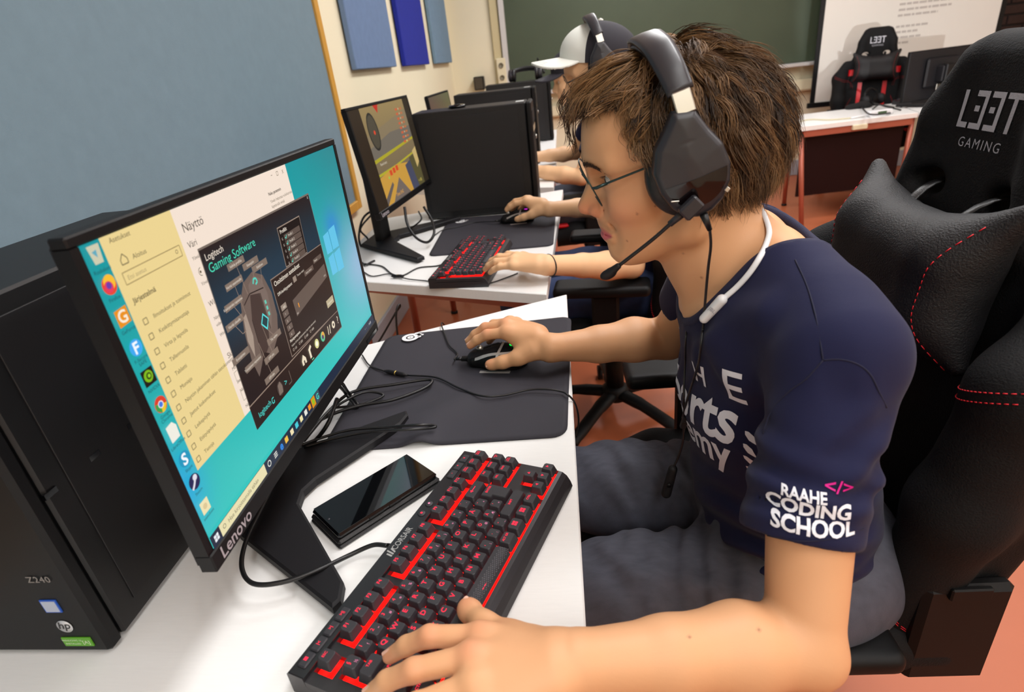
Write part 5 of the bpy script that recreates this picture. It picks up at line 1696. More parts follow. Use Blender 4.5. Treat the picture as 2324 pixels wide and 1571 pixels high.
def hair_clumps(nc, per, seed, HC, HR, CROWN, okfn, flow, dark, light, rad=.00042, segs=9):
    rg = np.random.default_rng(seed)
    V, F, Cc = [], [], []
    made = 0
    while made < nc:
        d = rg.normal(size=3); d /= np.linalg.norm(d)
        p = HC + d * HR
        if not okfn(p): continue
        made += 1
        n = d / HR; n /= np.linalg.norm(n)
        L, pts = flow(p, n, rg, segs)
        t = pts[1:] - pts[:-1]
        br = rg.uniform(0, 1) ** 1.3
        wid = rg.uniform(.0035, .0075)
        ti = np.gradient(pts, axis=0); ti /= (np.linalg.norm(ti, axis=1, keepdims=True) + 1e-9)
        nn = (pts - HC) / HR ** 2; nn /= np.linalg.norm(nn, axis=1, keepdims=True)
        ss = np.cross(ti, nn); ss /= (np.linalg.norm(ss, axis=1, keepdims=True) + 1e-9)
        fr_ = np.arange(segs + 1) / segs
        f = (1 - .62 * fr_ ** 1.5)[None, :, None]
        o = rg.normal(size=(per, 2)) * wid * .6
        jit = rg.normal(size=(per, 1, 3)) * .0020
        P = pts[None] + ss[None] * o[:, :1, None] * f + nn[None] * np.abs(o[:, 1:, None]) * f * .6 + jit * fr_[None, :, None] * 2.2
        cut = rg.uniform(.68, 1.0, size=(per, 1, 1))
        idx = fr_[None, :, None] * cut * segs
        i0 = np.minimum(idx.astype(int), segs - 1); w_ = idx - i0
        P = np.take_along_axis(P, np.broadcast_to(i0, P.shape), 1) * (1 - w_) + np.take_along_axis(P, np.broadcast_to(i0 + 1, P.shape), 1) * w_
        T = np.gradient(P, axis=1); T /= (np.linalg.norm(T, axis=2, keepdims=True) + 1e-9)
        A = np.cross(T, [0.3, .5, .8]); A /= (np.linalg.norm(A, axis=2, keepdims=True) + 1e-9)
        Bn = np.cross(T, A)
        r = rad * np.where(fr_ < .6, 1.0, np.maximum(.12, 1 - (fr_ - .6) / .4))[None, :, None]
        R3 = np.stack([P + (A * math.cos(q) + Bn * math.sin(q)) * r for q in (0, 2.094, 4.189)], 2)
        V.append(R3.reshape(-1, 3))
        col = (np.array(lin(dark)) * (1 - br) + np.array(lin(light)) * br)[None] * rg.uniform(.7, 1.3, size=(per, 1))
        Cc.append(np.repeat(col, (segs + 1) * 3, 0))
    V = np.concatenate(V); Cc = np.concatenate(Cc)
    ns = len(V) // ((segs + 1) * 3)
    base = (np.arange(ns) * (segs + 1) * 3)[:, None, None]
    seg = (np.arange(segs) * 3)[None, :, None]
    k3 = np.arange(3)[None, None, :]; k3n = (np.arange(3)[None, None, :] + 1) % 3
    Q = np.stack(np.broadcast_arrays(base + seg + k3, base + seg + k3n, base + seg + k3n + 3, base + seg + k3 + 3), -1).reshape(-1, 4)
    me = bpy.data.meshes.new('hair_strands')
    me.vertices.add(len(V)); me.vertices.foreach_set('co', V.astype(np.float32).ravel())
    me.loops.add(len(Q) * 4); me.loops.foreach_set('vertex_index', Q.astype(np.int32).ravel())
    me.polygons.add(len(Q)); me.polygons.foreach_set('loop_start', np.arange(len(Q), dtype=np.int32) * 4)
    me.polygons.foreach_set('use_smooth', np.ones(len(Q), bool))
    me.update()
    vcol(me, Cc)
    return me
FX = np.array([-.05, .0, .02, .035, .055, .066, .068, .074, .084, .098, .11, .2])
FZ = np.array([1.180, 1.186, 1.195, 1.201, 1.204, 1.190, 1.166, 1.153, 1.144, 1.134, 1.08, 1.0])
def ok1(p):
    return p[2] > np.interp(p[0], HLX, HLZ) + .002
def flow1(p, n, rg, segs):
    front = np.clip((.115 - p[0]) / .07, 0, 1)
    back = np.clip((p[0] - .135) / .06, 0, 1)
    low = np.clip((1.15 - p[2]) / .06, 0, 1)
    L = rg.uniform(.055, .078) * (1 - .45 * low) * (1 + .15 * front)
    d = p - CROWN
    d = d - n * (d @ n)
    nd_ = np.linalg.norm(d)
    d = d / (nd_ + 1e-9)
    if nd_ < .04: d = d * .5 + v3(rg.uniform(-1, 1), rg.uniform(-1, 1), .3) * .8
    s = np.sign(p[1] - MY) or 1.0
    d = d + front * v3(-.9, -.35, .05) + back * v3(.35, 0, -.35)
    if p[0] < .10 and p[2] < 1.19:
        d = d * .4 + v3(.55, 0, -.7)           # temple hair combed back and down
    amp = rg.uniform(.003, .0075) * (1 + .6 * back)
    ph, fr = rg.uniform(0, 6.28), rg.uniform(.5, .9)
    top = np.clip((p[2] - 1.19) / .04, 0, 1)
    off1 = rg.uniform(.007, .014) + .008 * rg.uniform() ** 2 + .001 * top * (p[0] > .1)
    pts = [p.copy()]
    q = p.copy()
    st = L / segs
    for i in range(segs):
        f = (i + 1) / segs
        nn = (q - HC) / HR ** 2; nn /= np.linalg.norm(nn)
        dd = d - nn * (d @ nn) * .8
        g = .20 + .55 * f + .5 * back * f
        dd = dd / (np.linalg.norm(dd) + 1e-9) + v3(0, 0, -1) * g * .7
        if f < .35: dd = dd + nn * .7
        if back > .4 and f > .6: dd = dd + nn * rg.uniform(.0, .5)     # ends flip out at the back
        dd /= np.linalg.norm(dd)
        sd = np.cross(dd, nn); sd /= (np.linalg.norm(sd) + 1e-9)
        q = q + dd * st + sd * math.cos(ph + fr * i) * amp * .45
        e = (q - HC) / HR
        k = np.linalg.norm(e)
        tgt = 1 + (.002 + off1 * min(1, f * 2.2)) / HR.min()
        if k < tgt: q = HC + (q - HC) * (k + (tgt - k) * .75) / k
        d = d * .9 + dd * .1
        if q[2] < np.interp(q[0], FX, FZ) - rg.uniform(0, .005) and q[0] < .11:
            q = pts[-1] + (q - pts[-1]) * .05 + v3(.0004, 0, .0003)
        pts.append(q.copy())
    return L, np.array(pts)
me = hair_clumps(820, 22, 3, HC, HR, CROWN, ok1, flow1, (48, 33, 22), (150, 114, 76))
part('hair_strands', me, HAIRM, kind='stuff')
# fringe and loose curls
rgf = np.random.default_rng(11)
V, F = [], []
mbf = MB()
def lock(P, r0, n, spread, col_):
    P = [np.array(p, float) for p in P]
    sp = spline(P, 6)
    for k in range(n):
        o = rgf.normal(size=3) * spread
        o2 = rgf.normal(size=3) * spread * 1.2
        ln = rgf.integers(max(4, int(len(sp) * .7)), len(sp) + 1)
        Q = [p + o * (1 - .4 * i / len(sp)) + o2 * math.sin(i * .35) * .5 for i, p in enumerate(sp[:ln])]
        c = np.array(lin(col_)) * rgf.uniform(.6, 1.35)
        mbf.c = tuple(c)
        mbf.tube(Q, [r0 * max(.12, 1 - (i / len(Q)) ** 3) for i in range(len(Q))], 3, True, True)
BR, LB = (86, 60, 38), (136, 102, 66)
def yp(u, v, y): return Yp(u, v, y)
for dy in np.linspace(-.035, .045, 9):
    y0 = MY + dy
    lock([yp(1440 + 20 * dy, 128, y0), yp(1380, 150, y0 - .002), yp(1322, 190, y0), yp(1300, 215 + 200 * max(dy, 0), y0 + .004), yp(1304 + rgf.uniform(-8, 8), 248 + 900 * max(dy, 0), y0 + .006)], .00042, 26, .0036, LB if dy < 0 else BR)
for (P, n_) in (([(1400, 160, .69), (1345, 200, .685), (1322, 240, .69), (1330, 262, .69)], 22), ([(1440, 150, .675), (1390, 190, .67), (1350, 225, .672), (1335, 245, .676)], 24), ([(1460, 170, .66), (1430, 200, .652), (1390, 218, .655), (1345, 240, .668)], 24),
                ([(1455, 200, .652), (1425, 225, .648), (1408, 262, .648), (1412, 300, .649)], 24), ([(1470, 230, .648), (1435, 260, .645), (1418, 300, .645), (1430, 330, .646)], 24), ([(1485, 260, .645), (1452, 300, .642), (1440, 330, .643), (1462, 352, .643)], 24), ([(1490, 290, .643), (1470, 320, .641), (1468, 345, .642), (1480, 365, .642)], 18)):
    lock([yp(*q) for q in P], .00042, int(n_ * 1.6), .0034, LB)
for P in ([(1290, 235, .75), (1285, 280, .755), (1292, 318, .755), (1284, 335, .756)], [(1300, 240, .765), (1296, 300, .77), (1306, 340, .77), (1298, 356, .77)], [(1285, 210, .745), (1272, 240, .75), (1278, 275, .75), (1266, 290, .75)]):
    lock([yp(*q) for q in P], .00042, 16, .0025, BR)
# flips at the nape and the back
for (P, n_) in (([(1700, 200, .68), (1752, 250, .685), (1765, 310, .69), (1745, 345, .70), (1770, 340, .70), (1798, 312, .70)], 16), ([(1690, 240, .67), (1740, 300, .675), (1745, 350, .68), (1738, 375, .685), (1752, 395, .69)], 18), ([(1680, 300, .66), (1715, 350, .665), (1720, 400, .67), (1735, 430, .675)], 20),
                ([(1670, 340, .655), (1700, 390, .66), (1700, 430, .665), (1715, 455, .67)], 22), ([(1665, 370, .652), (1688, 410, .655), (1680, 445, .66), (1690, 468, .662)], 22), ([(1660, 390, .652), (1672, 420, .652), (1664, 450, .655), (1675, 470, .658)], 20), ([(1690, 260, .665), (1730, 320, .668), (1715, 370, .67), (1735, 410, .675)], 22)):
    lock([yp(*q) for q in P], .00042, int(n_ * 1.6), .0040, BR)
# fly-away hairs
for k in range(46):
    a = rgf.uniform(0, 1)
    u, v = 1480 + 280 * a, 110 + 150 * a ** 2
    y0 = MY + rgf.uniform(-.04, .04)
    p = yp(u, v, y0)
    q = p + v3(rgf.uniform(-.01, .03), rgf.uniform(-.02, .02), rgf.uniform(.0, .016))
    mbf.c = lin(LB)
    mbf.tube(spline([p - v3(.01, 0, .02), p, (p + q) / 2 + v3(0, 0, .004), q], 3), .00022, 3)
mbf.c = lin(BR)
me = mbf.mesh('locks')
part('hair_locks', me, HAIRM, kind='stuff')

# ---- headset (a thing worn on the head)
hs = empty('headset', (.122, .60, 1.09), label='black over-ear headset with boom microphone on the brown haired player', cat='headset')
HINV = Matrix.Translation((-.122, -.60, -1.09))
def hpart(nm, me, m, parent=None, **kw):
    me.transform(HINV)
    return link(nm, me, m, parent or hs, **kw)
HSB = mat('satin black headset shell', (40, 39, 44), .38, bump=.03, bscale=2500)
CUP = [(.103, 1.194), (.124, 1.195), (.138, 1.177), (.152, 1.162), (.1605, 1.143), (.161, 1.125), (.155, 1.107), (.145, 1.096), (.132, 1.090), (.118, 1.0905), (.105, 1.100), (.093, 1.116), (.085, 1.137), (.087, 1.160), (.096, 1.178)]
def cup(sgn):
    yo = MY + sgn * .114
    S_ = SDF((.07, min(yo, yo - sgn * .034) - .008, 1.075), (.175, max(yo, yo - sgn * .034) + .008, 1.205), .0014)
    cx_, cz_ = np.array([p[0] for p in CUP]), np.array([p[1] for p in CUP])
    d2 = poly2d(cx_, cz_, S_.ax[0][:, None].astype(float) * np.ones((1, S_.n[2])), S_.ax[2][None, :].astype(float) * np.ones((S_.n[0], 1)))[:, None, :]
    y = S_.ax[1][None, :, None]
    yc = yo - sgn * .013
    bulge = .006 * np.clip(-d2 / .03, 0, 1)
    dy = np.abs(y - yc) - .013 - np.where((y - yc) * sgn > 0, bulge, 0)
    r = .007
    a, b = d2 + r, dy + r
    S_.D = (np.sqrt(np.maximum(a, 0) ** 2 + np.maximum(b, 0) ** 2) + np.minimum(np.maximum(a, b), 0) - r).astype(np.float32)
    # round line on the outer face
    S_.put(lambda x, y, z: np.sqrt((np.sqrt((x - .125) ** 2 + (z - 1.134) ** 2) - .0335) ** 2 + (y - (yo + sgn * .0055)) ** 2) - .0016, (.08, yo - .01, 1.08), (.17, yo + .01, 1.19), .001, 'cut')
    me, _ = S_.mesh('cup', 1)
    hpart('ear_cup', me, HSB, smooth=True)
    # glossy lower half of the round cap
    n = 40
    mb = MB()
    vs = [(.125 + .031 * math.cos(a), 1.134 + .031 * math.sin(a)) for a in np.linspace(math.pi * 1.12, math.pi * 2 + .22, n)]
    bvc = BVHTree.FromPolygons([Vector(v.co) + Vector((.122, .60, 1.09)) for v in me.vertices], [tuple(p.vertices) for p in me.polygons])
    dm = decal(vs, [tuple(range(n))], lambda a, b: (a, yo + sgn * .05, b), bvc, (0, -sgn, 0), .0006, .005)
    hpart('glossy_cap', dm, mat('glossy wine black', (14, 6, 8), .1), smooth=True)
    # cushion
    mb = MB(); ring = []
    nn = 40
    for i in range(nn):
        a = 2 * math.pi * i / nn
        c = v3(.122 + .030 * math.cos(a), yo - sgn * .036, 1.132 + .036 * math.sin(a))
        e = v3(math.cos(a), 0, math.sin(a))
        ring.append([tuple(c + e * (.012 * math.cos(b)) + v3(0, 1, 0) * (.0125 * math.sin(b))) for b in np.linspace(0, 2 * math.pi, 12, endpoint=False)])
    ring.append(ring[0])
    mb.loft(ring, caps=False, smooth=True)
    hpart('ear_cushion', mb.mesh('cush'), mat('black leatherette', (20, 19, 22), .45, bump=.2, bscale=600))
    # slider and seam
    mb = MB().box((-.009, -.003, -.012), (.009, .003, .010), .001)
    mb.xform(Matrix.Translation((.1135, yo - sgn * .008, 1.203)) @ Matrix.Rotation(-.28, 4, 'Y') @ Matrix.Rotation(sgn * .22, 4, 'X'))
    hpart('slider', mb.mesh('slider'), STEEL)
    if sgn < 0:
        mb = MB().box((-.0006, -.001, -.004), (.004, .001, .0), .0003); mb.xform(Matrix.Translation((.1535, yo - .0045, 1.118)) @ Matrix.Rotation(-.9, 4, 'Y'))
        hpart('shell_mark', mb.mesh('mk'), STEEL)
        mb = MB().box((-.004, -.001, -.0006), (.004, .001, .0006), .0003); mb.xform(Matrix.Translation((.1055, yo - .0045, 1.1105)))
        hpart('shell_mark', mb.mesh('mk'), STEEL)
cup(-1); cup(1)
band = [v3(.1115, .6175, 1.2115), v3(.1035, .6300, 1.2325), v3(.0955, .655, 1.2520), v3(.0905, .690, 1.2615), v3(.0895, .72, 1.2635)]
band = band + [v3(p[0], 2 * MY - p[1], p[2]) for p in band[-2::-1]]
bs = spline(band, 6)
def bandloft(bs, w, th, off):
    rings = []
    for i, p in enumerate(bs):
        t = bs[min(i + 1, len(bs) - 1)] - bs[max(i - 1, 0)]; t /= np.linalg.norm(t)
        xw = v3(1, 0, .25); xw = xw - t * (xw @ t); xw /= np.linalg.norm(xw)
        nn = np.cross(t, xw); nn = nn * np.sign(nn @ (p - v3(.12, MY, 1.16)))
        f = 1 - .22 * abs(i / (len(bs) - 1) - .5) * 2
        q = p + nn * off
        rings.append([q + xw * (w * f * a) + nn * (th * b) for a, b in ((-1, -.6), (-1, .3), (-.7, .8), (0, 1), (.7, .8), (1, .3), (1, -.6), (.6, -1), (-.6, -1))])
    return MB().loft(rings, smooth=True)
hpart('headband', bandloft(bs, .0165, .0038, 0).mesh('band'), HSB)
hpart('headband_pad', bandloft(bs[3:-3], .0145, .0045, -.0068).mesh('pad'), MATS['black leatherette'])
mr, mt_ = v3(.1195, .5935, 1.1055), v3(.0465, .622, 1.0375)
mb = MB().box((-.012, -.006, -.007), (.010, .006, .008), .002)
mb.xform(Matrix.Translation(mr + v3(.001, -.002, .0)) @ Matrix.Rotation(-.75, 4, 'Y')); hpart('microphone_pivot', mb.mesh('pv'), HSB)
hpart('microphone_sleeve', MB().tube([mr + (mt_ - mr) * .08, mr + (mt_ - mr) * .26], [.0042, .0034], 10).mesh('sl'), HSB)
hpart('microphone_boom', MB().tube(spline([mr + (mt_ - mr) * .22, mr * .5 + mt_ * .5 + v3(0, 0, -.0015), mt_], 5), .0021, 10).mesh('boom'), RUB)
S_ = SDF((.02, .60, 1.015), (.06, .65, 1.055), .0009)
S_.cone(mt_ + (mr - mt_) * .03, mt_ - (mr - mt_) * .07, .0036, .0048, .002)
S_.ell(mt_ - (mr - mt_) * .12, (.0095, .0055, .0058), .003, rot=Matrix.Rotation(-.35, 3, 'Y'))
me, _ = S_.mesh('mic', 1); hpart('microphone', me, BLKM, smooth=True)
hpart('cable_sleeve', MB().tube([Yp(1597, 487, .605), Yp(1611, 522, .607)], [.0042, .0026], 10).mesh('cs'), RUB)

# ---- glasses
gl = empty('glasses', (.03, MY, 1.11), label='round thin dark green metal glasses on the headset player', cat='glasses')
GINV = Matrix.Translation((-.03, -MY, -1.11))
def gpart(nm, me, m, **kw):
    me.transform(GINV); return link(nm, me, m, gl, **kw)
GM = mat('dark green metal', (44, 66, 66), .3, .6)
GLS = mat('clear lens', (235, 240, 245), .02, spec=.5, alpha=.07)
tl = math.radians(27)
ev = v3(math.sin(tl), 0, -math.cos(tl))        # down along the lens
def rim(sgn):
    c = v3(.0250, MY + sgn * .034, 1.1150)
    wr = v3(.10, sgn * 1.0, 0); wr /= np.linalg.norm(wr)
    P = []
    for k in range(36):
        a = 2 * math.pi * k / 36
        P.append(c + wr * (.0245 * math.copysign(abs(math.cos(a)) ** .85, math.cos(a))) + ev * (.0240 * math.copysign(abs(math.sin(a)) ** .85, math.sin(a))))
    return c, wr, P
for sgn in (-1, 1):
    c, wr, P = rim(sgn)
    gpart('rim', MB().tube(P + [P[0], P[1]], .0009, 6).mesh('rim'), GM)
    nl = np.cross(wr, ev)
    mb = MB(); mb.loft([[p + nl * .0005 for p in P], [p - nl * .0005 for p in P]]); gpart('lens', mb.mesh('lens'), GLS)
    h0 = c + wr * .0245 - ev * .004
    tip = v3(.128, MY + sgn * .077, 1.1535)
    gpart('hinge', MB().tube([h0, h0 + v3(.004, sgn * .005, .001), h0 + v3(.016, sgn * .0065, .0052)], [.0014, .0019, .0017], 8).mesh('h'), GM)
    gpart('temple_arm', MB().tube(spline([h0 + v3(.014, sgn * .0065, .0048), v3(.085, MY + sgn * .074, 1.139), tip], 5), .00125, 8).mesh('ta'), GM)
cn, wn, Pn = rim(-1); cf, wf, Pf = rim(1)
br0, br1 = cn - wn * .0245 - ev * .007, cf - wf * .0245 - ev * .007
gpart('bridge', MB().tube(spline([br0, (br0 + br1) / 2 + v3(-.003, 0, .003), br1], 5), .0009, 6).mesh('br'), GM)
for sgn, cc_ in ((-1, cn), (1, cf)):
    q = v3(.0245, MY + sgn * .0085, 1.1105)
    gpart('nose_pad', MB().tube([q, q + v3(.0025, 0, -.004)], [.0016, .0022], 8).mesh('np'), mat('clear pad', (230, 225, 215), .3))

# ---- white neck band earphones and the headset cable, laid on cloth and skin
def hit(u, v, off=.0015):
    o, d = Vector(tuple(CAM)), Vector(tuple(ray(u, v))).normalized()
    best = None
    for b in (BODYB, SHB):
        h, n, _, dist = b.ray_cast(o, d)
        if h is not None and (best is None or dist < best[2]): best = (h, n, dist)
    if best is None: return Yp(u, v, .70)
    h, n, _ = best
    if n.dot(d) > 0: n = -n
    return np.array(h + n * off)
def seam(P, label=None, r=.0008, m_=None):
    me = MB().tube(spline([hit(u, v, .0002) for u, v in P], 5), r, 6).mesh('seam')
    part('seam', me, m_ or mat('navy seam thread', (21, 22, 48), .9))
seam([(1805, 590), (1832, 650), (1852, 720), (1864, 790), (1868, 818)])
seam([(1868, 818), (1905, 816), (1945, 826), (1975, 850), (1995, 890), (2012, 925)])
seam([(1868, 818), (1830, 860), (1790, 890), (1750, 935), (1732, 985)])
seam([(1742, 1216), (1790, 1226), (1850, 1228), (1910, 1218), (1960, 1200)], r=.0006)
nb = empty('neckband_earphones', tuple(hit(1640, 690)), label='white neckband earphones hanging round the neck', cat='earphones')
NI = Matrix.Translation(nb.location).inverted()
nb0 = [hit(u, v, .0035) for u, v in ((1733, 497), (1744, 525), (1741, 556), (1728, 588), (1706, 622), (1678, 654), (1648, 680))]
nb0 = [nb0[0] + v3(-.002, .045, .006), nb0[0] + v3(.001, .018, .003)] + nb0[1:]
me = MB().tube(spline(nb0, 5), .0026, 10, flat=(1.25, .8)).mesh('band'); me.transform(NI); link('band', me, WHTP, nb)
a_, b_ = hit(1645, 684, .005), hit(1608, 722, .006)
S_ = SDF(np.minimum(a_, b_) - .02, np.maximum(a_, b_) + .02, .001)
S_.chain([a_, b_], [.0062, .0056], .0)
me, _ = S_.mesh('module', 1); me.transform(NI); link('control_module', me, WHTP, nb, smooth=True)
mb = MB(); mm_ = (a_ + b_) / 2
tt = Vector(b_ - a_).normalized(); nn_ = (Vector(tuple(CAM)) - Vector(mm_)).normalized(); ss_ = tt.cross(nn_).normalized(); nn_ = ss_.cross(tt)
vs, fs = text2d('JBL', .0065, .02)
mb._add([tuple(Vector(mm_) + ss_ * (-p) * -1 * 0 + tt * (-q + .002) * 0 + ss_ * -p + tt * (-q) + nn_ * .0062) for p, q in vs], fs)
me = mb.mesh('brand'); me.transform(NI); link('brand_lettering', me, mat('grey module print', (170, 170, 178), .5), nb)
hc = [Yp(1611, 520, .607), Yp(1613, 560, .612), Yp(1606, 620, .625)] + [hit(u, v, .003) for u, v in ((1601, 738), (1599, 760), (1596, 785), (1592, 810), (1586, 835), (1579, 860), (1571, 885), (1562, 915), (1554, 948))]
hc2 = [Yp(1567, 640, .775), Yp(1565, 690, .765), hit(1563, 760, .004), hit(1560, 820, .003), hit(1557, 890, .003), hit(1553, 950, .004)]
cable(hc, .0016, RUB, 'black headset cable running down the front of the navy T-shirt', n=6)
cable(hc2, .0014, RUB, 'second thin black headset cable on the far side of the chest', n=6)
jn = hit(1553, 958, .006)
t = empty('cable_clip', tuple(jn), label='small black clip joining the headset cables on the shirt', cat='clip')
mb = MB().box((-.004, -.004, -.010), (.004, .004, .010), .001); mb.xform(Matrix.Rotation(.25, 4, 'Y')); mb.build('clip_body', BLKM, t)
MB().box((-.0042, -.0046, -.002), (.0042, -.0038, .002), .0003).build('clip_ridge', BLK, t)
lo_ = [jn, hit(1550, 1000, .004), hit(1540, 1035, .005), hit(1528, 1062, .006)]
cable(lo_, .0018, RUB, 'short black cable from the clip to the volume control')
vc0, vc1 = hit(1527, 1065, .008), hit(1512, 1120, .009)
t = empty('volume_control', tuple((vc0 + vc1) / 2), label='black in-line volume control hanging at the hip', cat='remote')
S_ = SDF(np.minimum(vc0, vc1) - .02, np.maximum(vc0, vc1) + .02, .0012)
S_.cone(vc0, vc1, .0068, .0075, 0)
me, _ = S_.mesh('vc', 1); me.transform(Matrix.Translation(t.location).inverted()); link('remote_body', me, BLKM, t, smooth=True)
mb = MB().lathe([(.0035, 0), (.0035, .002)], n=12); mb.xform(Matrix.Translation((-.002, -.008, 0)) @ Matrix.Rotation(math.pi / 2, 4, 'X')); mb.build('wheel', BLK, t)
# ================================================================== gaming chairs
CHF = mat('black woven chair fabric', (9, 9, 11), .8, spec=.3, bump=.5, bscale=420)
CHL = mat('black chair leatherette', (12, 12, 14), .4, bump=.15, bscale=500)
CHP = mat('black chair plastic', (10, 10, 11), .55, spec=.25, bump=.05, bscale=900)
REDP = mat('red chair leatherette', (200, 12, 22), .45)
REDS = mat('red stitching', (214, 24, 40), .6)
EMB = mat('silver embroidery', (190, 190, 198), .6, bump=.6, bscale=900)
def gaming_chair(label):
    """faces local -x, stands on the floor at the origin"""
    t = empty('gaming_chair', (0, 0, 0), label=label, cat='chair', group='black and red gaming chairs')
    # five legs with castors
    for k in range(5):
        a = 2 * math.pi * k / 5 + .5
        d = v3(math.cos(a), math.sin(a), 0)
        lg = MB().tube(spline([v3(0, 0, .115) + d * .03, v3(0, 0, .112) + d * .14, v3(0, 0, .088) + d * .29, v3(0, 0, .078) + d * .315], 4), [.024] * 4 + [.021] * 4 + [.018] * 4 + [.016], 10, flat=(1.15, .8)).build('base_leg', CHP, t)
        c = d * .305
        s_ = np.cross(d, [0, 0, 1])
        for q in (-1, 1):
            MB().cyl(c + v3(0, 0, .03) + s_ * q * .008, c + v3(0, 0, .03) + s_ * q * .026, .03, 18).build('castor_wheel', BLK, lg)
        MB().cyl(c + v3(0, 0, .03), c + v3(0, 0, .08), .009, 10).build('castor_stem', BLK, lg)
    MB().lathe([(.045, .09), (.05, .10), (.048, .135), (.036, .145)], n=20).build('hub', CHP, t)
    MB().lathe([(.033, .14), (.033, .26), (.026, .265), (.018, .27), (.018, .39)], n=18).build('gas_lift', CHP, t)
    MB().box((-.12, -.09, .375), (.14, .09, .40), .008).build('tilt_mechanism', CHP, t)
    MB().tube([(.05, -.09, .385), (.05, -.17, .38), (.05, -.24, .375)], .006, 8).build('tilt_lever', CHP, t)
    # seat
    S_ = SDF((-.32, -.31, .37), (.27, .31, .53), .0055)
    S_.rbox((-.03, 0, .43), (.255, .22, .045), .035)
    for s in (-1, 1):
        S_.chain([(-.27, s * .205, .435), (-.1, s * .225, .455), (.2, s * .225, .46)], [.042, .05, .05], .03)
    me, _ = S_.mesh('seat', 1); seat = link('seat', me, CHF, t, smooth=True)
    mb = MB()
    for s in (-1, 1):
        for k in range(30):
            x = -.28 + k * .016
            o = Vector((x, s * .19, .6)); 
            mb.box((x, s * .172 - .001, .4735), (x + .009, s * .172 + .001, .4765))
    mb.build('seat_stitching', REDS, seat, kind='stuff')
    for s in (-1, 1):
        MB().box((-.20, s * .235 - .02, .492), (-.13, s * .235 + .02, .508), .006).build('red_inlay', REDP, seat)
    # backrest
    H = [(1.225, .065), (1.21, .092), (1.16, .118), (1.08, .138), (1.00, .165), (.955, .225), (.91, .268), (.84, .282), (.70, .268), (.56, .245), (.45, .225)]
    py = [-y for z, y in H[::-1]] + [y for z, y in H]
    pz = [z for z, y in H[::-1]] + [z for z, y in H]
    S_ = SDF((.08, -.34, .40), (.42, .34, 1.27), .0055)
    d2 = poly2d(np.array(py), np.array(pz), S_.ax[1][:, None].astype(float) * np.ones((1, S_.n[2])), S_.ax[2][None, :].astype(float) * np.ones((S_.n[1], 1)))[None, :, :]
    z = S_.ax[2][None, None, :]; y = S_.ax[1][None, :, None]; x = S_.ax[0][:, None, None]
    cx = .235 + (z - .45) * .11
    dx = np.abs(x - cx) - .036
    r = .03
    a, b = d2 + r, dx + r
    S_.D = (np.sqrt(np.maximum(a, 0) ** 2 + np.maximum(b, 0) ** 2) + np.minimum(np.maximum(a, b), 0) - r).astype(np.float32)
    for s in (-1, 1):
        S_.chain([(.165, s * .215, .50), (.185, s * .238, .70), (.215, s * .245, .87), (.285, s * .20, .965)], [.045, .052, .050, .03], .03)
        S_.chain([(.262, s * .118, 1.0), (.285, s * .106, 1.12), (.300, s * .078, 1.185)], [.024, .022, .02], .03)
        S_.put(lambda x, y, z, s=s: np.sqrt((np.abs(y - s * .075) / 1.6) ** 2 + (z - 1.035) ** 2) - .017 + 0 * x, (.1, s * .075 - .05, 1.0), (.42, s * .075 + .05, 1.07), .01, 'cut')
    me, _ = S_.mesh('backrest', 1)
    back = link('backrest', me, CHF, t, smooth=True)
    bb = bvh_of(me)
    def emb(vs, fs, nm='embroidered_lettering', m_=EMB, off=.0012, zc=1.135, sx=1.0):
        link(nm, decal(vs, fs, lambda a, b: (-.1, -a * sx, zc + b), bb, (1, 0, 0), off, .01), m_, back)
    def bars(L):
        vs, fs = [], []
        for (x0, y0, x1, y1) in L:
            n = len(vs); vs += [(x0, y0), (x1, y0), (x1, y1), (x0, y1)]; fs.append((n, n + 1, n + 2, n + 3))
        return vs, fs
    w_, g = .0075, .0
    def E3(x): return [(x + .016, -.024, x + .0225, .022), (x, .015, x + .016, .022), (x + .002, -.003, x + .011, .004), (x, -.024, x + .016, -.017)]
    emb(*bars([(-.054, -.024, -.048, .022), (-.048, -.024, -.035, -.017)] + E3(-.031) + E3(-.003) + [(.024, .015, .053, .022), (.0355, -.024, .042, .015)]))
    vs, fs = text2d('GAMING', .0175, -.004, 0, 'CENTER', 1.25)
    emb(vs, fs, zc=1.088)
    for s in (-1, 1):
        emb(*bars([(s * .088 - .015, -.15, s * .088 + .015, .13)]), nm='red_stripe', m_=REDP, off=.002, zc=.70)
        emb(*bars([(s * .165 - .018, -.02, s * .165 + .018, .025)]), nm='red_patch', m_=REDP, off=.002, zc=.905)
    # stitched seams, dash by dash
    def stitch(P, n, par):
        P = spline(P, 8)
        mb = MB()
        L = np.cumsum([0] + [np.linalg.norm(np.array(P[i + 1]) - np.array(P[i])) for i in range(len(P) - 1)])
        for k in range(n):
            q = [np.array([np.interp(L[-1] * (k + f) / n, L, [p[j] for p in P]) for j in range(3)]) for f in (.1, .7)]
            pp = []
            for v in q:
                h, nn, _, _ = bb.ray_cast(Vector((-.1, v[1], v[2])), Vector((1, 0, 0)))
                if h is None: break
                pp.append(np.array(h + (nn if nn.x < 0 else -nn) * .0009))
            if len(pp) == 2: mb.tube(pp, .0007, 4)
        mb.build('stitching', REDS, par, kind='stuff')
    for s in (-1, 1):
        for o in (0, .012):
            stitch([(0, s * .285, .895 - o), (0, s * .215, .862 - o), (0, s * (.165 - o), .842 - o), (0, s * (.150 - o), .79)], 34, back)
            stitch([(0, s * .262, .50 - o * .3), (0, s * .20, .60 - o), (0, s * .14, .72 - o)], 34, back)
    # pillow hung through the openings
    S_ = SDF((.06, -.20, .80), (.36, .20, 1.10), .005)
    S_.rbox((.205, 0, .935), (.052, .135, .085), .05, rot=Matrix.Rotation(.11, 3, 'Y'))
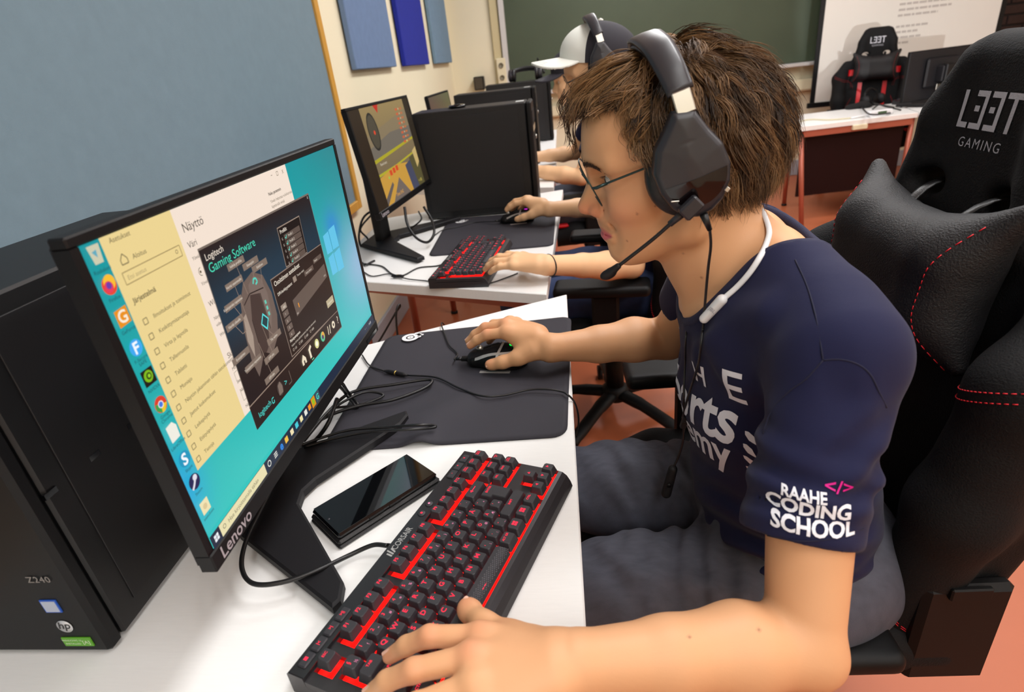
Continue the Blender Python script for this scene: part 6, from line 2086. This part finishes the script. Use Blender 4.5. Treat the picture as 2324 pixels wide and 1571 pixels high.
    for s in (-1, 1):
        S_.cone((.21, s * .10, .98), (.232, s * .158, 1.045), .045, .012, .04)
        S_.cone((.20, s * .10, .90), (.205, s * .150, .850), .04, .012, .04)
    me, _ = S_.mesh('pillow', 1); pil = link('pillow', me, mat('black woven pillow', (16, 15, 18), .62, bump=.6, bscale=420), t, smooth=True)
    pb = bvh_of(me)
    for s in (-1, 1):
        mb = MB()
        for k in range(22):
            zz = [.845 + k * .0085, .845 + k * .0085 + .005]
            pp = []
            for q in zz:
                h, nn, _, _ = pb.ray_cast(Vector((-.1, s * (.118 + .03 * abs((q - .94) / .1) ** 2), q)), Vector((1, 0, 0)))
                if h is None: break
                pp.append(np.array(h + (nn if nn.x < 0 else -nn) * .0008))
            if len(pp) == 2: mb.tube(pp, .0007, 4)
        mb.build('pillow_stitching', REDS, pil, kind='stuff')
        MB().tube(spline([(.215, s * .05, 1.0), (.26, s * .06, 1.035), (.34, s * .07, 1.04)], 4), .004, 6, flat=(2.2, .5)).build('strap', CHL, pil)
    # arm rests
    for s in (-1, 1):
        arm = MB().box((-.05, s * .272 - .022, .40), (.03, s * .272 + .022, .615), .008).build('armrest_post', CHP, t)
        S_ = SDF((-.19, s * .272 - .07, .60), (.15, s * .272 + .07, .67), .004)
        S_.rbox((-.02, s * .272, .632), (.14, .048, .017), .014)
        me, _ = S_.mesh('pad', 1); link('armrest_pad', me, CHP, t, smooth=True)
        MB().box((-.06, min(s * .20, s * .272), .395), (.04, max(s * .20, s * .272), .41), .003).build('armrest_bracket', CHP, t)
        MB().box((.15, s * .262 - .012, .42), (.26, s * .262 + .012, .60), .008).build('side_bracket', CHP, t)
        MB().box((.175, s * .277 - .004, .585), (.225, s * .277 + .004, .605), .002).build('bracket_cap', STEEL, t)
    return t
ch1 = gaming_chair('large black gaming chair behind the headset player, its pillow sagging')
ch1.location = (.262, .826, 0); ch1.rotation_euler = (0, 0, math.radians(2))
ch2 = copy_tree(ch1); ch2['label'] = 'gaming chair under the player with the black and white cap'
ch2.location = (.125, 1.88, 0); ch2.rotation_euler = (0, 0, math.radians(-6))
ch3 = copy_tree(ch1); ch3['label'] = 'gaming chair of the player in the all black cap'
ch3.location = (.10, 3.08, 0); ch3.rotation_euler = (0, 0, math.radians(4))
ch4 = copy_tree(ch1); ch4['label'] = 'empty gaming chair with red stripes before the projector screen'
ch4.location = (2.36, 5.03, -.0); ch4.rotation_euler = (0, 0, math.radians(72)); ch4.scale = (.97, .97, .97)

for c in list(ch1.children):
    if c.name.startswith('backrest'):
        for q in list(c.children):
            if q.name.startswith('red_'): bpy.data.objects.remove(q, do_unlink=True)
    elif c.name.startswith('seat'):
        for q in list(c.children):
            if q.name.startswith('red_'): bpy.data.objects.remove(q, do_unlink=True)
    elif c.name.startswith('armrest_pad') and sum(v.co.y for v in c.data.vertices) < 0: c.location.z -= .12
    elif c.name.startswith('armrest_post') and sum(v.co.y for v in c.data.vertices) < 0: c.location.z -= .12
    elif c.name.startswith('bracket_cap'): c.data = c.data.copy(); c.data.materials[0] = CHP
# ================================================================== the other two players
def rotz(c, a):
    c = np.array(c, float)
    return lambda p: np.array([c[0] + (p[0] - c[0]) * math.cos(a) - (p[1] - c[1]) * math.sin(a), c[1] + (p[0] - c[0]) * math.sin(a) + (p[1] - c[1]) * math.cos(a), p[2]])
def shift(d): 
    d = np.array(d, float)
    return lambda p: np.array(p, float) + d
def comp(*fs):
    def g(p):
        for f in fs: p = f(p)
        return p
    return g
def other_person(label, o, tl, tr, el, er, shirt_m, jean_m, cap_cols, jean=True, visor_tilt=0.0):
    """o: shift of head and trunk from the first player; tl, tr: how the hands are carried over; el, er: elbows"""
    o = np.array(o, float)
    my = MY + o[1]
    wl, wr = tl(WL), tr(WR)
    lo = np.minimum.reduce([wl, wr, el, er, v3(.0, my - .2, .7)]) - v3(.25, .08, .10)
    hi = np.maximum.reduce([wl, wr, el, er, v3(.30, my + .2, .9)]) + v3(.06, .14, 0)
    hi[2] = 1.262 + o[2]
    S_ = SDF(lo, hi, .0034)
    sh = lambda p: np.array(p, float) + o
    zo = o * v3(1, 1, .6)
    sh2 = lambda p: np.array(p, float) + zo
    S_.chain([sh2((.30, MY, .68)), sh2((.26, MY, .88)), sh2((.235, MY, .965))], [.085, .095, .07], .03, sy=(1, 1.35, 1))
    S_.chain([sh((.150, MY, 1.085)), sh((.175, MY, 1.02)), sh2((.208, MY, .965))], [.052, .052, .062], .02)
    jl, jr = sh2((.24, .545, .965)), sh2((.235, .895, .965))
    S_.chain([sh2((.232, MY, .985)), jl], [.05, .05], .03); S_.chain([sh2((.232, MY, .985)), jr], [.05, .05], .03)
    for j, e, w in ((jl, el, wl), (jr, er, wr)):
        S_.chain([j, (j + e) / 2, e], [.048, .042, .035], .012)
        S_.chain([e, e * .7 + w * .3, e * .4 + w * .6, w], [.035, .040, .032, .025], .012)
    handL(Off(S_, tl)); handR(Off(S_, tr))
    H_ = SDF(np.array((-.02, .60, .97)) + o, np.array((.27, .84, 1.262)) + o, .0034)
    head_ops(H_, o)
    graft(S_, H_)
    me, V = S_.mesh('body', 1)
    c, spot_ = skincol(V, (234, 186, 142))
    spot_(sh((.044, MY, 1.052)), (.013, .022, .008), (204, 110, 106), .8, 4)
    vcol(me, c)
    base = v3(.30, MY, .47) + o * v3(1, 1, 0)
    t = empty('person', tuple(base), label=label, cat='person')
    inv = Matrix.Translation(tuple(-base))
    def P(nm, me, m, **kw):
        me.transform(inv); return link(nm, me, m, t, **kw)
    P('body', me, SKIN, smooth=True)
    # shirt
    G = SDF(np.minimum(sh2((.085, .36, .50)), el - .05), np.maximum(sh2((.44, 1.06, 1.08)), er + .05), .0055)
    G.chain([sh2((.315, MY, .53)), sh2((.285, MY, .66)), sh2((.262, MY, .82)), sh2((.248, MY, .94))], [.118, .113, .114, .082], .04, sy=(1, 1.42, 1))
    for j, e in ((jl, el), (jr, er)):
        hem = j * .38 + e * .62
        G.cone(sh2((.232, MY, .998)), j, .058, .061, .045)
        G.cone(j, hem, .062, .058, .03)
        ax = (hem - j) / np.linalg.norm(hem - j)
        G.cone(hem - ax * .03, hem + ax * .09, .046, .055, .003, 'cut')
        G.put(lambda x, y, z, p=hem, n=ax: (x - p[0]) * n[0] + (y - p[1]) * n[1] + (z - p[2]) * n[2], hem - .075, hem + .075, .002, 'isect')
    for k in range(5):
        zz = .60 + k * .07
        G.cone(sh2((.17, MY - .14, zz + .05)), sh2((.15, MY + .05, zz - .02)), .006, .006, .02, 'cut')
    G.cone(sh2((.238, MY, 1.048)), sh2((.150, MY, .985)), .070, .058, .006, 'cut', sy=(1, 1.2, 1))
    me, _ = G.mesh('shirt', 1); P('t_shirt', me, shirt_m, smooth=True)
    # trousers
    J = SDF(np.array((-.32, .45, .30)) + o * v3(1, 1, 0), np.array((.50, .99, .68)) + o * v3(1, 1, 0), .007)
    oo = o * v3(1, 1, 0)
    J.chain([v3(.33, MY - .05, .545) + oo, v3(.33, MY + .05, .545) + oo], [.125, .125], .03)
    for s in (-1, 1):
        hp, kn, ak = v3(.29, MY + s * .095, .545) + oo, v3(-.165, MY + s * .15, .55) + oo, v3(-.10, MY + s * .13, .34) + oo
        J.chain([hp, hp * .5 + kn * .5, kn], [.098, .082, .064], .03); J.chain([kn, ak], [.062, .052], .02)
    me, _ = J.mesh('jeans', 1); P('jeans', me, jean_m, smooth=True)
    for s in (-1, 1):
        K = SDF(np.array((-.32, MY + s * .13 - .09, -.005)) + oo, np.array((.02, MY + s * .13 + .09, .38)) + oo, .008)
        K.cone(v3(-.10, MY + s * .13, .35) + oo, v3(-.09, MY + s * .13, .10) + oo, .050, .042, .02)
        me, _ = K.mesh('shin'); P('jeans_leg', me, jean_m, smooth=True)
        K = SDF(np.array((-.32, MY + s * .13 - .09, -.008)) + oo, np.array((.02, MY + s * .13 + .09, .15)) + oo, .007)
        K.cone(v3(-.09, MY + s * .13, .05) + oo, v3(-.20, MY + s * .13, .035) + oo, .045, .040, .02)
        K.field(lambda x, y, z: -z + 0 * x + 0 * y + .001)
        me, _ = K.mesh('shoe'); P('shoe', me, BLKM, smooth=True)
    # eyes and hair at the neck
    for s in (-1, 1):
        mb = MB(); mb.lathe([(.0001, -.0118)] + [(.0118 * math.sin(a), -.0118 * math.cos(a)) for a in np.linspace(.2, math.pi - .2, 10)] + [(.0001, .0118)], n=14)
        me = mb.mesh('eye'); me.transform(Matrix.Translation(tuple(sh((.0530, MY + s * .0325, 1.1215))))); P('eye', me, EYEW, smooth=True)
        MBk = MB().tube(spline([sh((.030, MY + s * .012, 1.1395)), sh((.031, MY + s * .03, 1.144)), sh((.048, MY + s * .050, 1.138))], 4), [.0022] * 4 + [.0018] * 4 + [.0008], 6)
        P('eyebrow', MBk.mesh('brow'), MATS['brow hair'])
    K = SDF(np.array((.02, .62, 1.04)) + o, np.array((.26, .82, 1.24)) + o, .004)
    K.ell(sh((.132, MY, 1.150)), (.1005, .0800, .0800)); K.field(lambda x, y, z: (np.interp(x - o[0], HLX, HLZ) - .01 - (z - o[2])) + 0 * y, 'isect', .004)
    me, _ = K.mesh('hair'); P('hair', me, mat('dark short hair', (40, 28, 20), .7, bump=1.0, bscale=500), smooth=True)
    # cap, a thing of its own
    return t, sh
def cap(label, sh, front, rear, visor, tilt=0.0, group=None):
    c = sh((.120, MY, 1.185))
    t = empty('cap', tuple(c), label=label, cat='cap', group='baseball caps')
    M_ = Matrix.Rotation(tilt, 4, 'Y')
    a, b, h = .112, .086, .082
    def dome(x0, x1, m_, nm):
        mb = MB(); rings = []
        n = 14
        for i in range(n + 1):
            u = -.30 + (i / n) * (math.pi / 2 * .985 + .30)
            cu_ = math.cos(max(u, 0)) 
            rings.append([(a * cu_ * math.cos(w), b * cu_ * math.sin(w), h * math.sin(u)) for w in np.linspace(x0, x1, 17)])
        mb.loft(rings, caps=False, closed=False, smooth=True)
        mb.xform(M_); mb.build(nm, m_, t)
    dome(math.radians(112), math.radians(248), front, 'front_panel')
    dome(math.radians(-112), math.radians(112), rear, 'rear_panel')
    S_ = SDF((-.22, -.11, -.07), (-.03, .11, .05), .0022)
    S_.put(lambda x, y, z: np.maximum(np.sqrt(((x + .105) / 1.02) ** 2 + (y * 1.02) ** 2) - .088, np.abs(z + .012 + 3.2 * y * y + (x + .10) * -.16) - .0034), (-.21, -.1, -.06), (-.03, .1, .04))
    S_.put(lambda x, y, z: np.sqrt((x / a) ** 2 + (y / b) ** 2) * b - b * .97 + 0 * z, (-.13, -.1, -.06), (-.03, .1, .05), 0, 'cut')
    me, _ = S_.mesh('visor', 1); me.transform(M_); link('visor', me, visor, t, smooth=True)
    MB().lathe([(.007, h - .002), (.007, h + .003), (.0, h + .006)], n=14).xform(M_).build('top_button', front, t)
    for k in range(3):
        mb = MB(); mb.tube([(-.105 - (.088 - .008 * (k + 1)) * math.cos(w) * 1.02, (.088 - .008 * (k + 1)) * math.sin(w), 0) for w in np.linspace(-.9, .9, 13)], .0005, 4)
        for i, (x, y, z) in enumerate(mb.v): mb.v[i] = (x, y, z - .012 - 3.2 * y * y + (x + .10) * .16 + .0034)
        mb.xform(M_); mb.build('visor_seam', mat('grey seam', (150, 150, 148), .7), t)
    return t
WCAP = mat('off white cotton twill', (222, 222, 214), .85, bump=.2, bscale=900); BCAP = mat('charcoal cotton twill', (36, 34, 42), .85, bump=.25, bscale=900)
o2 = v3(-.012, 1.165, .062)
JEAN2 = mat('blue denim', (44, 58, 96), .85, bump=.3, bscale=800, var=.25, vscale=40)
tl2 = comp(shift(v3(-.071, 1.452, .768) - WL), rotz((-.071, 1.452, 0), -.50))
tr2 = comp(shift(v3(-.074, 2.035, .775) - WR), rotz((-.074, 2.035, 0), -.08))
p2, sh_2 = other_person('player in navy T-shirt and blue jeans at the shooter game, wearing a bracelet', o2, tl2, tr2, v3(.165, 1.62, .69), v3(.17, 2.19, .73), NAVY, JEAN2, None)
cap('baseball cap with an off white front and a charcoal back', sh_2, WCAP, BCAP, WCAP, .10)
h2 = copy_tree(hs); h2['label'] = 'black headset worn over the black and white cap'
h2.location = tuple(np.array(hs.location) + o2 + v3(.004, 0, .018))
g2 = copy_tree(gl); g2['label'] = 'black rimmed glasses below the off white cap visor'
g2.location = tuple(np.array(gl.location) + o2)
GBK = mat('black acetate', (14, 13, 15), .3)
for c in g2.children:
    if not c.name.startswith('lens'):
        c.data = c.data.copy(); c.data.materials[0] = GBK
t = empty('bracelet', (-.052, 1.462, .768), label='thin black cord bracelet on the wrist beside the keyboard', cat='bracelet')
e2 = v3(.165, 1.62, .69); w2 = tl2(WL); dv_ = (e2 - w2) / np.linalg.norm(e2 - w2)
wc = w2 + dv_ * .012 - v3(-.052, 1.462, .768)
s1 = np.cross(dv_, [0, 0, 1]); s1 /= np.linalg.norm(s1); s2 = np.cross(dv_, s1)
bp_ = [wc + (s1 * math.cos(a) * .029 + s2 * math.sin(a) * .028) + dv_ * .006 * math.sin(a) for a in np.linspace(0, 2 * math.pi, 26)]
MB().tube(bp_, .0017, 8).build('cord', RUB, t)
MB().tube([bp_[6], bp_[7]], .0028, 8).build('knot', RUB, t)
o3 = v3(-.063, 2.34, .016)
tl3 = shift(v3(-.20, 2.90, .772) - WL); tr3 = shift(v3(-.19, 3.25, .775) - WR)
p3, sh_3 = other_person('player in a dark T-shirt and black cap two desks further along', o3, tl3, tr3, v3(.06, 2.80, .73), v3(.05, 3.36, .76), NAVY, DENIM, None)
cap('plain black baseball cap on the player furthest along the row', sh_3, BCAP, BCAP, BCAP, -.12)
# ================================================================== cables and small things
def zc(u, v, h):
    P = Zp(u, v, DESK + h)
    if -.43 < P[0] < -.012 and .74 < P[1] < 1.21:      # lying on the wavy pad
        for _ in range(3):
            P = Zp(u, v, DESK + max(h, .0052 + .0016) + padz(P[0], P[1], w1))
    return P
# keyboard cable of the near desk
k0 = np.array(kpt(.1655, .112, .015))
cable([k0, zc(845, 1238, .014), zc(790, 1262, .010), zc(720, 1295, .022), zc(640, 1322, .024), zc(575, 1325, .026), zc(549, 1290, .028), zc(556, 1235, .032), zc(585, 1170, .035), zc(618, 1105, .035), zc(640, 1060, .020), zc(655, 1020, .006)], .0029, RUB, 'thick black keyboard cable looping over the monitor foot', n=8)
# headset extension lying on the mouse pad
cable([zc(822, 806, .004), zc(835, 826, .004), zc(850, 835, .006), zc(872, 842, .0075)], .0016, RUB, 'thin black cable end running under the widescreen monitor')
t = empty('cable_joint', tuple(zc(898, 847, .006)), label='black cable joint lying on the near mouse pad', cat='cable joint')
a_, b_ = zc(872, 842, .0095), zc(925, 852, .0095)
o_ = np.array(t.location)
MB().tube([a_ - o_, (a_ * .8 + b_ * .2) - o_, (a_ * .2 + b_ * .8) - o_, b_ - o_], [.0022, .0046, .0046, .0022], 10).build('joint_body', BLKM, t)
MB().tube([(a_ * .52 + b_ * .48) - o_, (a_ * .48 + b_ * .52) - o_], .0049, 10).build('gold_ring', mat('gold ring', (196, 166, 90), .3, .8), t)
cable([zc(925, 852, .008), zc(990, 857, .008), zc(1040, 880, .008), zc(1090, 898, .009), zc(1140, 898, .009), zc(1200, 885, .010), zc(1245, 884, .012), zc(1275, 889, .010), zc(1288, 896, .010), Zp(1298, 905, DESK + .005), Zp(1306, 918, DESK - .006), Zp(1312, 940, DESK - .03), Zp(1313, 962, DESK - .05), Zp(1308, 992, DESK - .075)], .0017, RUB, 'thin black extension cable lying across the mouse pad and off the desk', n=8)
# bunch of monitor cables on the pad
cable([zc(690, 1000, .03), zc(745, 935, .022), zc(800, 890, .018), zc(900, 872, .016), zc(968, 862, .014), zc(980, 868, .013), zc(955, 885, .013), zc(890, 908, .014), zc(820, 920, .014), zc(760, 938, .016), zc(705, 965, .02)], .0030, RUB, 'black monitor cable bent in a long flat loop on the pad', n=8)
cable([zc(685, 1010, .03), zc(735, 992, .024), zc(800, 975, .026), zc(880, 970, .024), zc(950, 965, .020), zc(985, 966, .016), zc(982, 971, .014), zc(930, 975, .022), zc(840, 980, .028), zc(760, 995, .024), zc(690, 1015, .02)], .0024, RUB, 'black monitor cable folded over the monitor foot', n=8)
cable([Xp(778, 872, -.37), zc(790, 890, .030), zc(812, 918, .010), zc(806, 922, .010), zc(782, 890, .028), Xp(770, 876, -.375)], .0028, RUB, 'short black cable hanging down behind the monitor edge', n=7)
cable([Xp(765, 905, -.40), zc(745, 960, .05), zc(715, 1000, .02), zc(690, 1010, .008), zc(670, 1030, .006)], .0034, RUB, 'black power cable dropping behind the widescreen monitor', n=7)
cable([zc(758, 926, .012), zc(820, 918, .010), zc(870, 898, .012), zc(830, 890, .02), zc(775, 915, .022), zc(740, 945, .02)], .0024, RUB, 'thin black cable crossing the others beside the monitor foot', n=7)
# mouse cables
def mcable(ms, pts, label):
    e_ = ms.matrix_world if False else (Matrix.Translation(ms.location) @ ms.rotation_euler.to_matrix().to_4x4())
    p0, p1_ = np.array(e_ @ Vector((-.084, 0, .011))), np.array(e_ @ Vector((-.090, .001, .010)))
    cable([p0, p1_] + pts, .0016, RUB, label, n=7)
mcable(ms1, [zc(1038, 803, .008), zc(1020, 784, .008), zc(1010, 760, .008), zc(1002, 738, .008), zc(1004, 733, .004), Zp(1010, 740, DESK - .03)], 'black mouse cable curling over the far edge of the near desk')
mcable(ms2, [zc(1080, 505, .006), zc(1040, 515, .006), zc(1005, 522, .006), zc(985, 535, .004)], 'black mouse cable lying on the second mouse pad')
# second desk
cable([zc(1022, 590, .012), zc(995, 603, .003), zc(950, 608, .003), zc(915, 625, .003), zc(890, 622, .003), zc(868, 605, .003), zc(840, 600, .003), zc(822, 598, .003)], .0022, RUB, 'black keyboard cable wandering over the second desk', n=7)
cable([zc(822, 615, .003), zc(845, 627, .003), zc(880, 622, .004), zc(905, 628, .006), zc(930, 634, .005), zc(970, 638, .003), zc(1005, 645, .003), zc(1060, 648, .003), zc(1110, 643, .003), zc(1150, 630, .003), zc(1175, 620, .003)], .0018, RUB, 'thin black headset cable along the edge of the second desk', n=7)
t = empty('cable_joint', tuple(zc(903, 629, .004)), label='black cable joint on the second desk', cat='cable joint')
MB().tube([(-.02, .004, .003), (-.012, .002, .003), (.012, -.003, .003), (.02, -.004, .003)], [.002, .005, .005, .002], 10).build('joint_body', BLKM, t)
MB().tube([(-.001, 0, .003), (.001, 0, .003)], .0053, 10).build('gold_ring', MATS['gold ring'], t)
cable([Yp(918, 470, 1.93), Yp(925, 510, 1.90), Yp(945, 540, 1.87), Yp(970, 550, 1.86), Yp(985, 530, 1.88), Yp(980, 500, 1.95), Yp(962, 470, 1.99)], .0045, RUB, 'thick black cable loop hanging under the game monitor', n=8)
cable([Yp(870, 468, 2.05), Yp(828, 490, 2.0), Yp(815, 530, 1.98), Yp(820, 560, 1.95), Yp(845, 575, 1.93), Yp(850, 590, 1.92)], .004, RUB, 'black cable arching behind the stand of the game monitor', n=8)
cable([Yp(845, 485, 2.08), Yp(818, 520, 2.05), Yp(835, 545, 2.02), Yp(818, 575, 2.0), zc(826, 600, .004), zc(850, 592, .003)], .0035, RUB, 'black cable curling down beside the stand of the game monitor', n=8)
cable([Yp(950, 480, 2.08), Yp(955, 500, 2.02), zc(920, 525, .004), zc(890, 535, .004), zc(905, 545, .004)], .003, RUB, 'thin black cable behind the foot of the game monitor', n=7)
cable([v3(-.62, 1.60, .70), v3(-.60, 1.45, .55), Yp(905, 700, 1.45), Yp(900, 740, 1.42), v3(-.52, 1.40, .2), v3(-.52, 1.42, .006)], .003, RUB, 'black cable hanging down between the two near desks', n=7)
# headset on the far tower
h4 = copy_tree(hs); h4['label'] = 'black headset lying on top of the far computer tower'
h4.location = (-.13, 4.34, DESK + .396 + .042); h4.rotation_euler = (Matrix.Rotation(math.pi / 2, 3, 'Z') @ Matrix.Rotation(math.pi / 2, 3, 'Y')).to_euler()
# things on the far desk
DKEY = BLKM
mR, scR, MR_ = monitor((0, 0, 0), 0, 0, .50, .29, 'black monitor seen from its back on the far desk', lift=.06, post_y=.10, dep=.014, logo=False)
cm = (fa + ex * .98 + ey * .30)
mR.location = (cm[0], cm[1], zt); mR.rotation_euler = (0, 0, RANG + math.pi + .15)
vfoot([(-.20, -.09), (-.18, -.10), (-.03, .05), (.03, .05), (.18, -.10), (.20, -.09), (.06, .16), (-.06, .16)]).build('foot', BLKM, mR)
rfeet(mR, [(-.17, -.07), (.17, -.07), (-.04, .1), (.04, .1)])
MB().box((-.03, .045, .10), (.03, .052, .14), .002).build('label_plate', STEEL, mR)
t = empty('power_strip', tuple(Zp(1995, 262, zt)), RANG + .1, label='white power strip with a green display on the far desk', cat='power strip')
MB().box((-.085, -.022, 0), (.085, .022, .035), .006).build('strip_body', WHTP, t)
MB().box((-.03, -.0235, .008), (.035, -.0215, .028), .001).build('green_window', mat('dark green display', (70, 96, 66), .3), t)
MB().tube(spline([(-.085, 0, .016), (-.14, 0, .012), (-.2, .01, .006)], 4), .005, 8).build('strip_lead', WHTP, t)
WIRE = mat('cream cable', (206, 196, 160), .5)
cable([Zp(1960, 263, zt + .008), Zp(1930, 268, zt + .006), Zp(1880, 272, zt + .006), Zp(1845, 271, zt + .006), Zp(1822, 274, zt + .006), Zp(1806, 284, zt + .004), Yp(1802, 300, 4.15), Yp(1806, 330, 4.18), Yp(1815, 350, 4.2)], .004, WIRE, 'cream cable running along the far desk and down its end', n=7)
TLAB = ['black cable arched beside the headphones on the far desk', 'black cable bent towards the white power strip', 'black cable trailing past the crumpled cloth on the far desk']
for k, (u0, v0, u1, v1, u2, v2) in enumerate(((1960, 240, 1990, 228, 2030, 244), (1980, 248, 2010, 234, 2045, 250), (1950, 236, 1985, 252, 2025, 256))):
    cable([Zp(u0, v0, zt + .005), Zp((u0 + u1) / 2, v1 + 4, zt + .03), Zp(u1, v1 + 8, zt + .035), Zp(u2, v2, zt + .005)], .005, RUB, TLAB[k], group='tangled cables on the far desk')
t = empty('headphones', tuple(Zp(1978, 240, zt)), .6, label='black headphones resting among cables on the far desk', cat='headphones')
MB().tube(spline([(-.08, 0, .03), (-.07, .02, .09), (0, .03, .12), (.07, .02, .09), (.08, 0, .03)], 5), .008, 8).build('headband', BLK, t)
for s in (-1, 1):
    MB().cyl((s * .075, 0, .04), (s * .105, 0, .04), .038, 18).build('ear_cup', BLKM, t)
S_ = SDF((-.12, -.07, -.002), (.12, .07, .05), .005)
S_.cone((-.07, 0, .012), (.03, .01, .02), .03, .035, .02, sy=(1, 1.2, .7)); S_.cone((.02, -.01, .02), (.08, .02, .012), .03, .02, .02, sy=(1, 1.3, .7)); S_.field(lambda x, y, z: -z + 0 * x + 0 * y + .001)
me, _ = S_.mesh('cloth', 1)
link('folded_cloth', me, mat('black cloth', (12, 12, 13), .9), smooth=True, loc=tuple(Zp(1950, 246, zt)), label='black crumpled cloth lying on the far desk before the red striped chair', cat='cloth')
# short projector on a low stand, its light throws the chair's shadow on the screen
ctop = v3(2.36, 4.86, 1.16)
stop_ = Yp(1950, 48, 5.618)
dr_ = (stop_ - ctop) / (stop_[1] - ctop[1])
prj = ctop - dr_ * 2.2
t = empty('projector', (prj[0], prj[1], 0), label='white projector standing on a low trolley before the screen', cat='projector')
MB().box((-.14, -.16, prj[2] - .055), (.14, .08, prj[2] + .04), .012).build('projector_body', WHTP, t)
MB().cyl((0, .08, prj[2]), (0, .095, prj[2]), .03, 20).build('lens_ring', BLK, t)
tr_ = empty('trolley', (prj[0], prj[1], 0), label='grey trolley carrying the white projector', cat='trolley')
MB().box((-.2, -.22, prj[2] - .085), (.2, .16, prj[2] - .056), .004).build('trolley_shelf', mat('grey laminate', (150, 150, 152), .5), tr_)
for sx in (-1, 1):
    for sy in (-.2, .14):
        MB().cyl((sx * .18, sy, 0), (sx * .18, sy, prj[2] - .085), .012, 10).build('trolley_leg', STEEL, tr_)
sp = bpy.data.lights.new('projector_light', 'SPOT')
sp.energy = 85; sp.spot_size = math.radians(34); sp.spot_blend = .25; sp.shadow_soft_size = .012; sp.color = (.95, .98, 1.0)
so = bpy.data.objects.new('projector_light', sp); COL.objects.link(so)
so.location = (prj[0], prj[1] + .10, prj[2])
so.rotation_euler = (Vector((2.82, 5.62, 1.35)) - Vector((prj[0], prj[1] + .1, prj[2]))).to_track_quat('-Z', 'Y').to_euler()
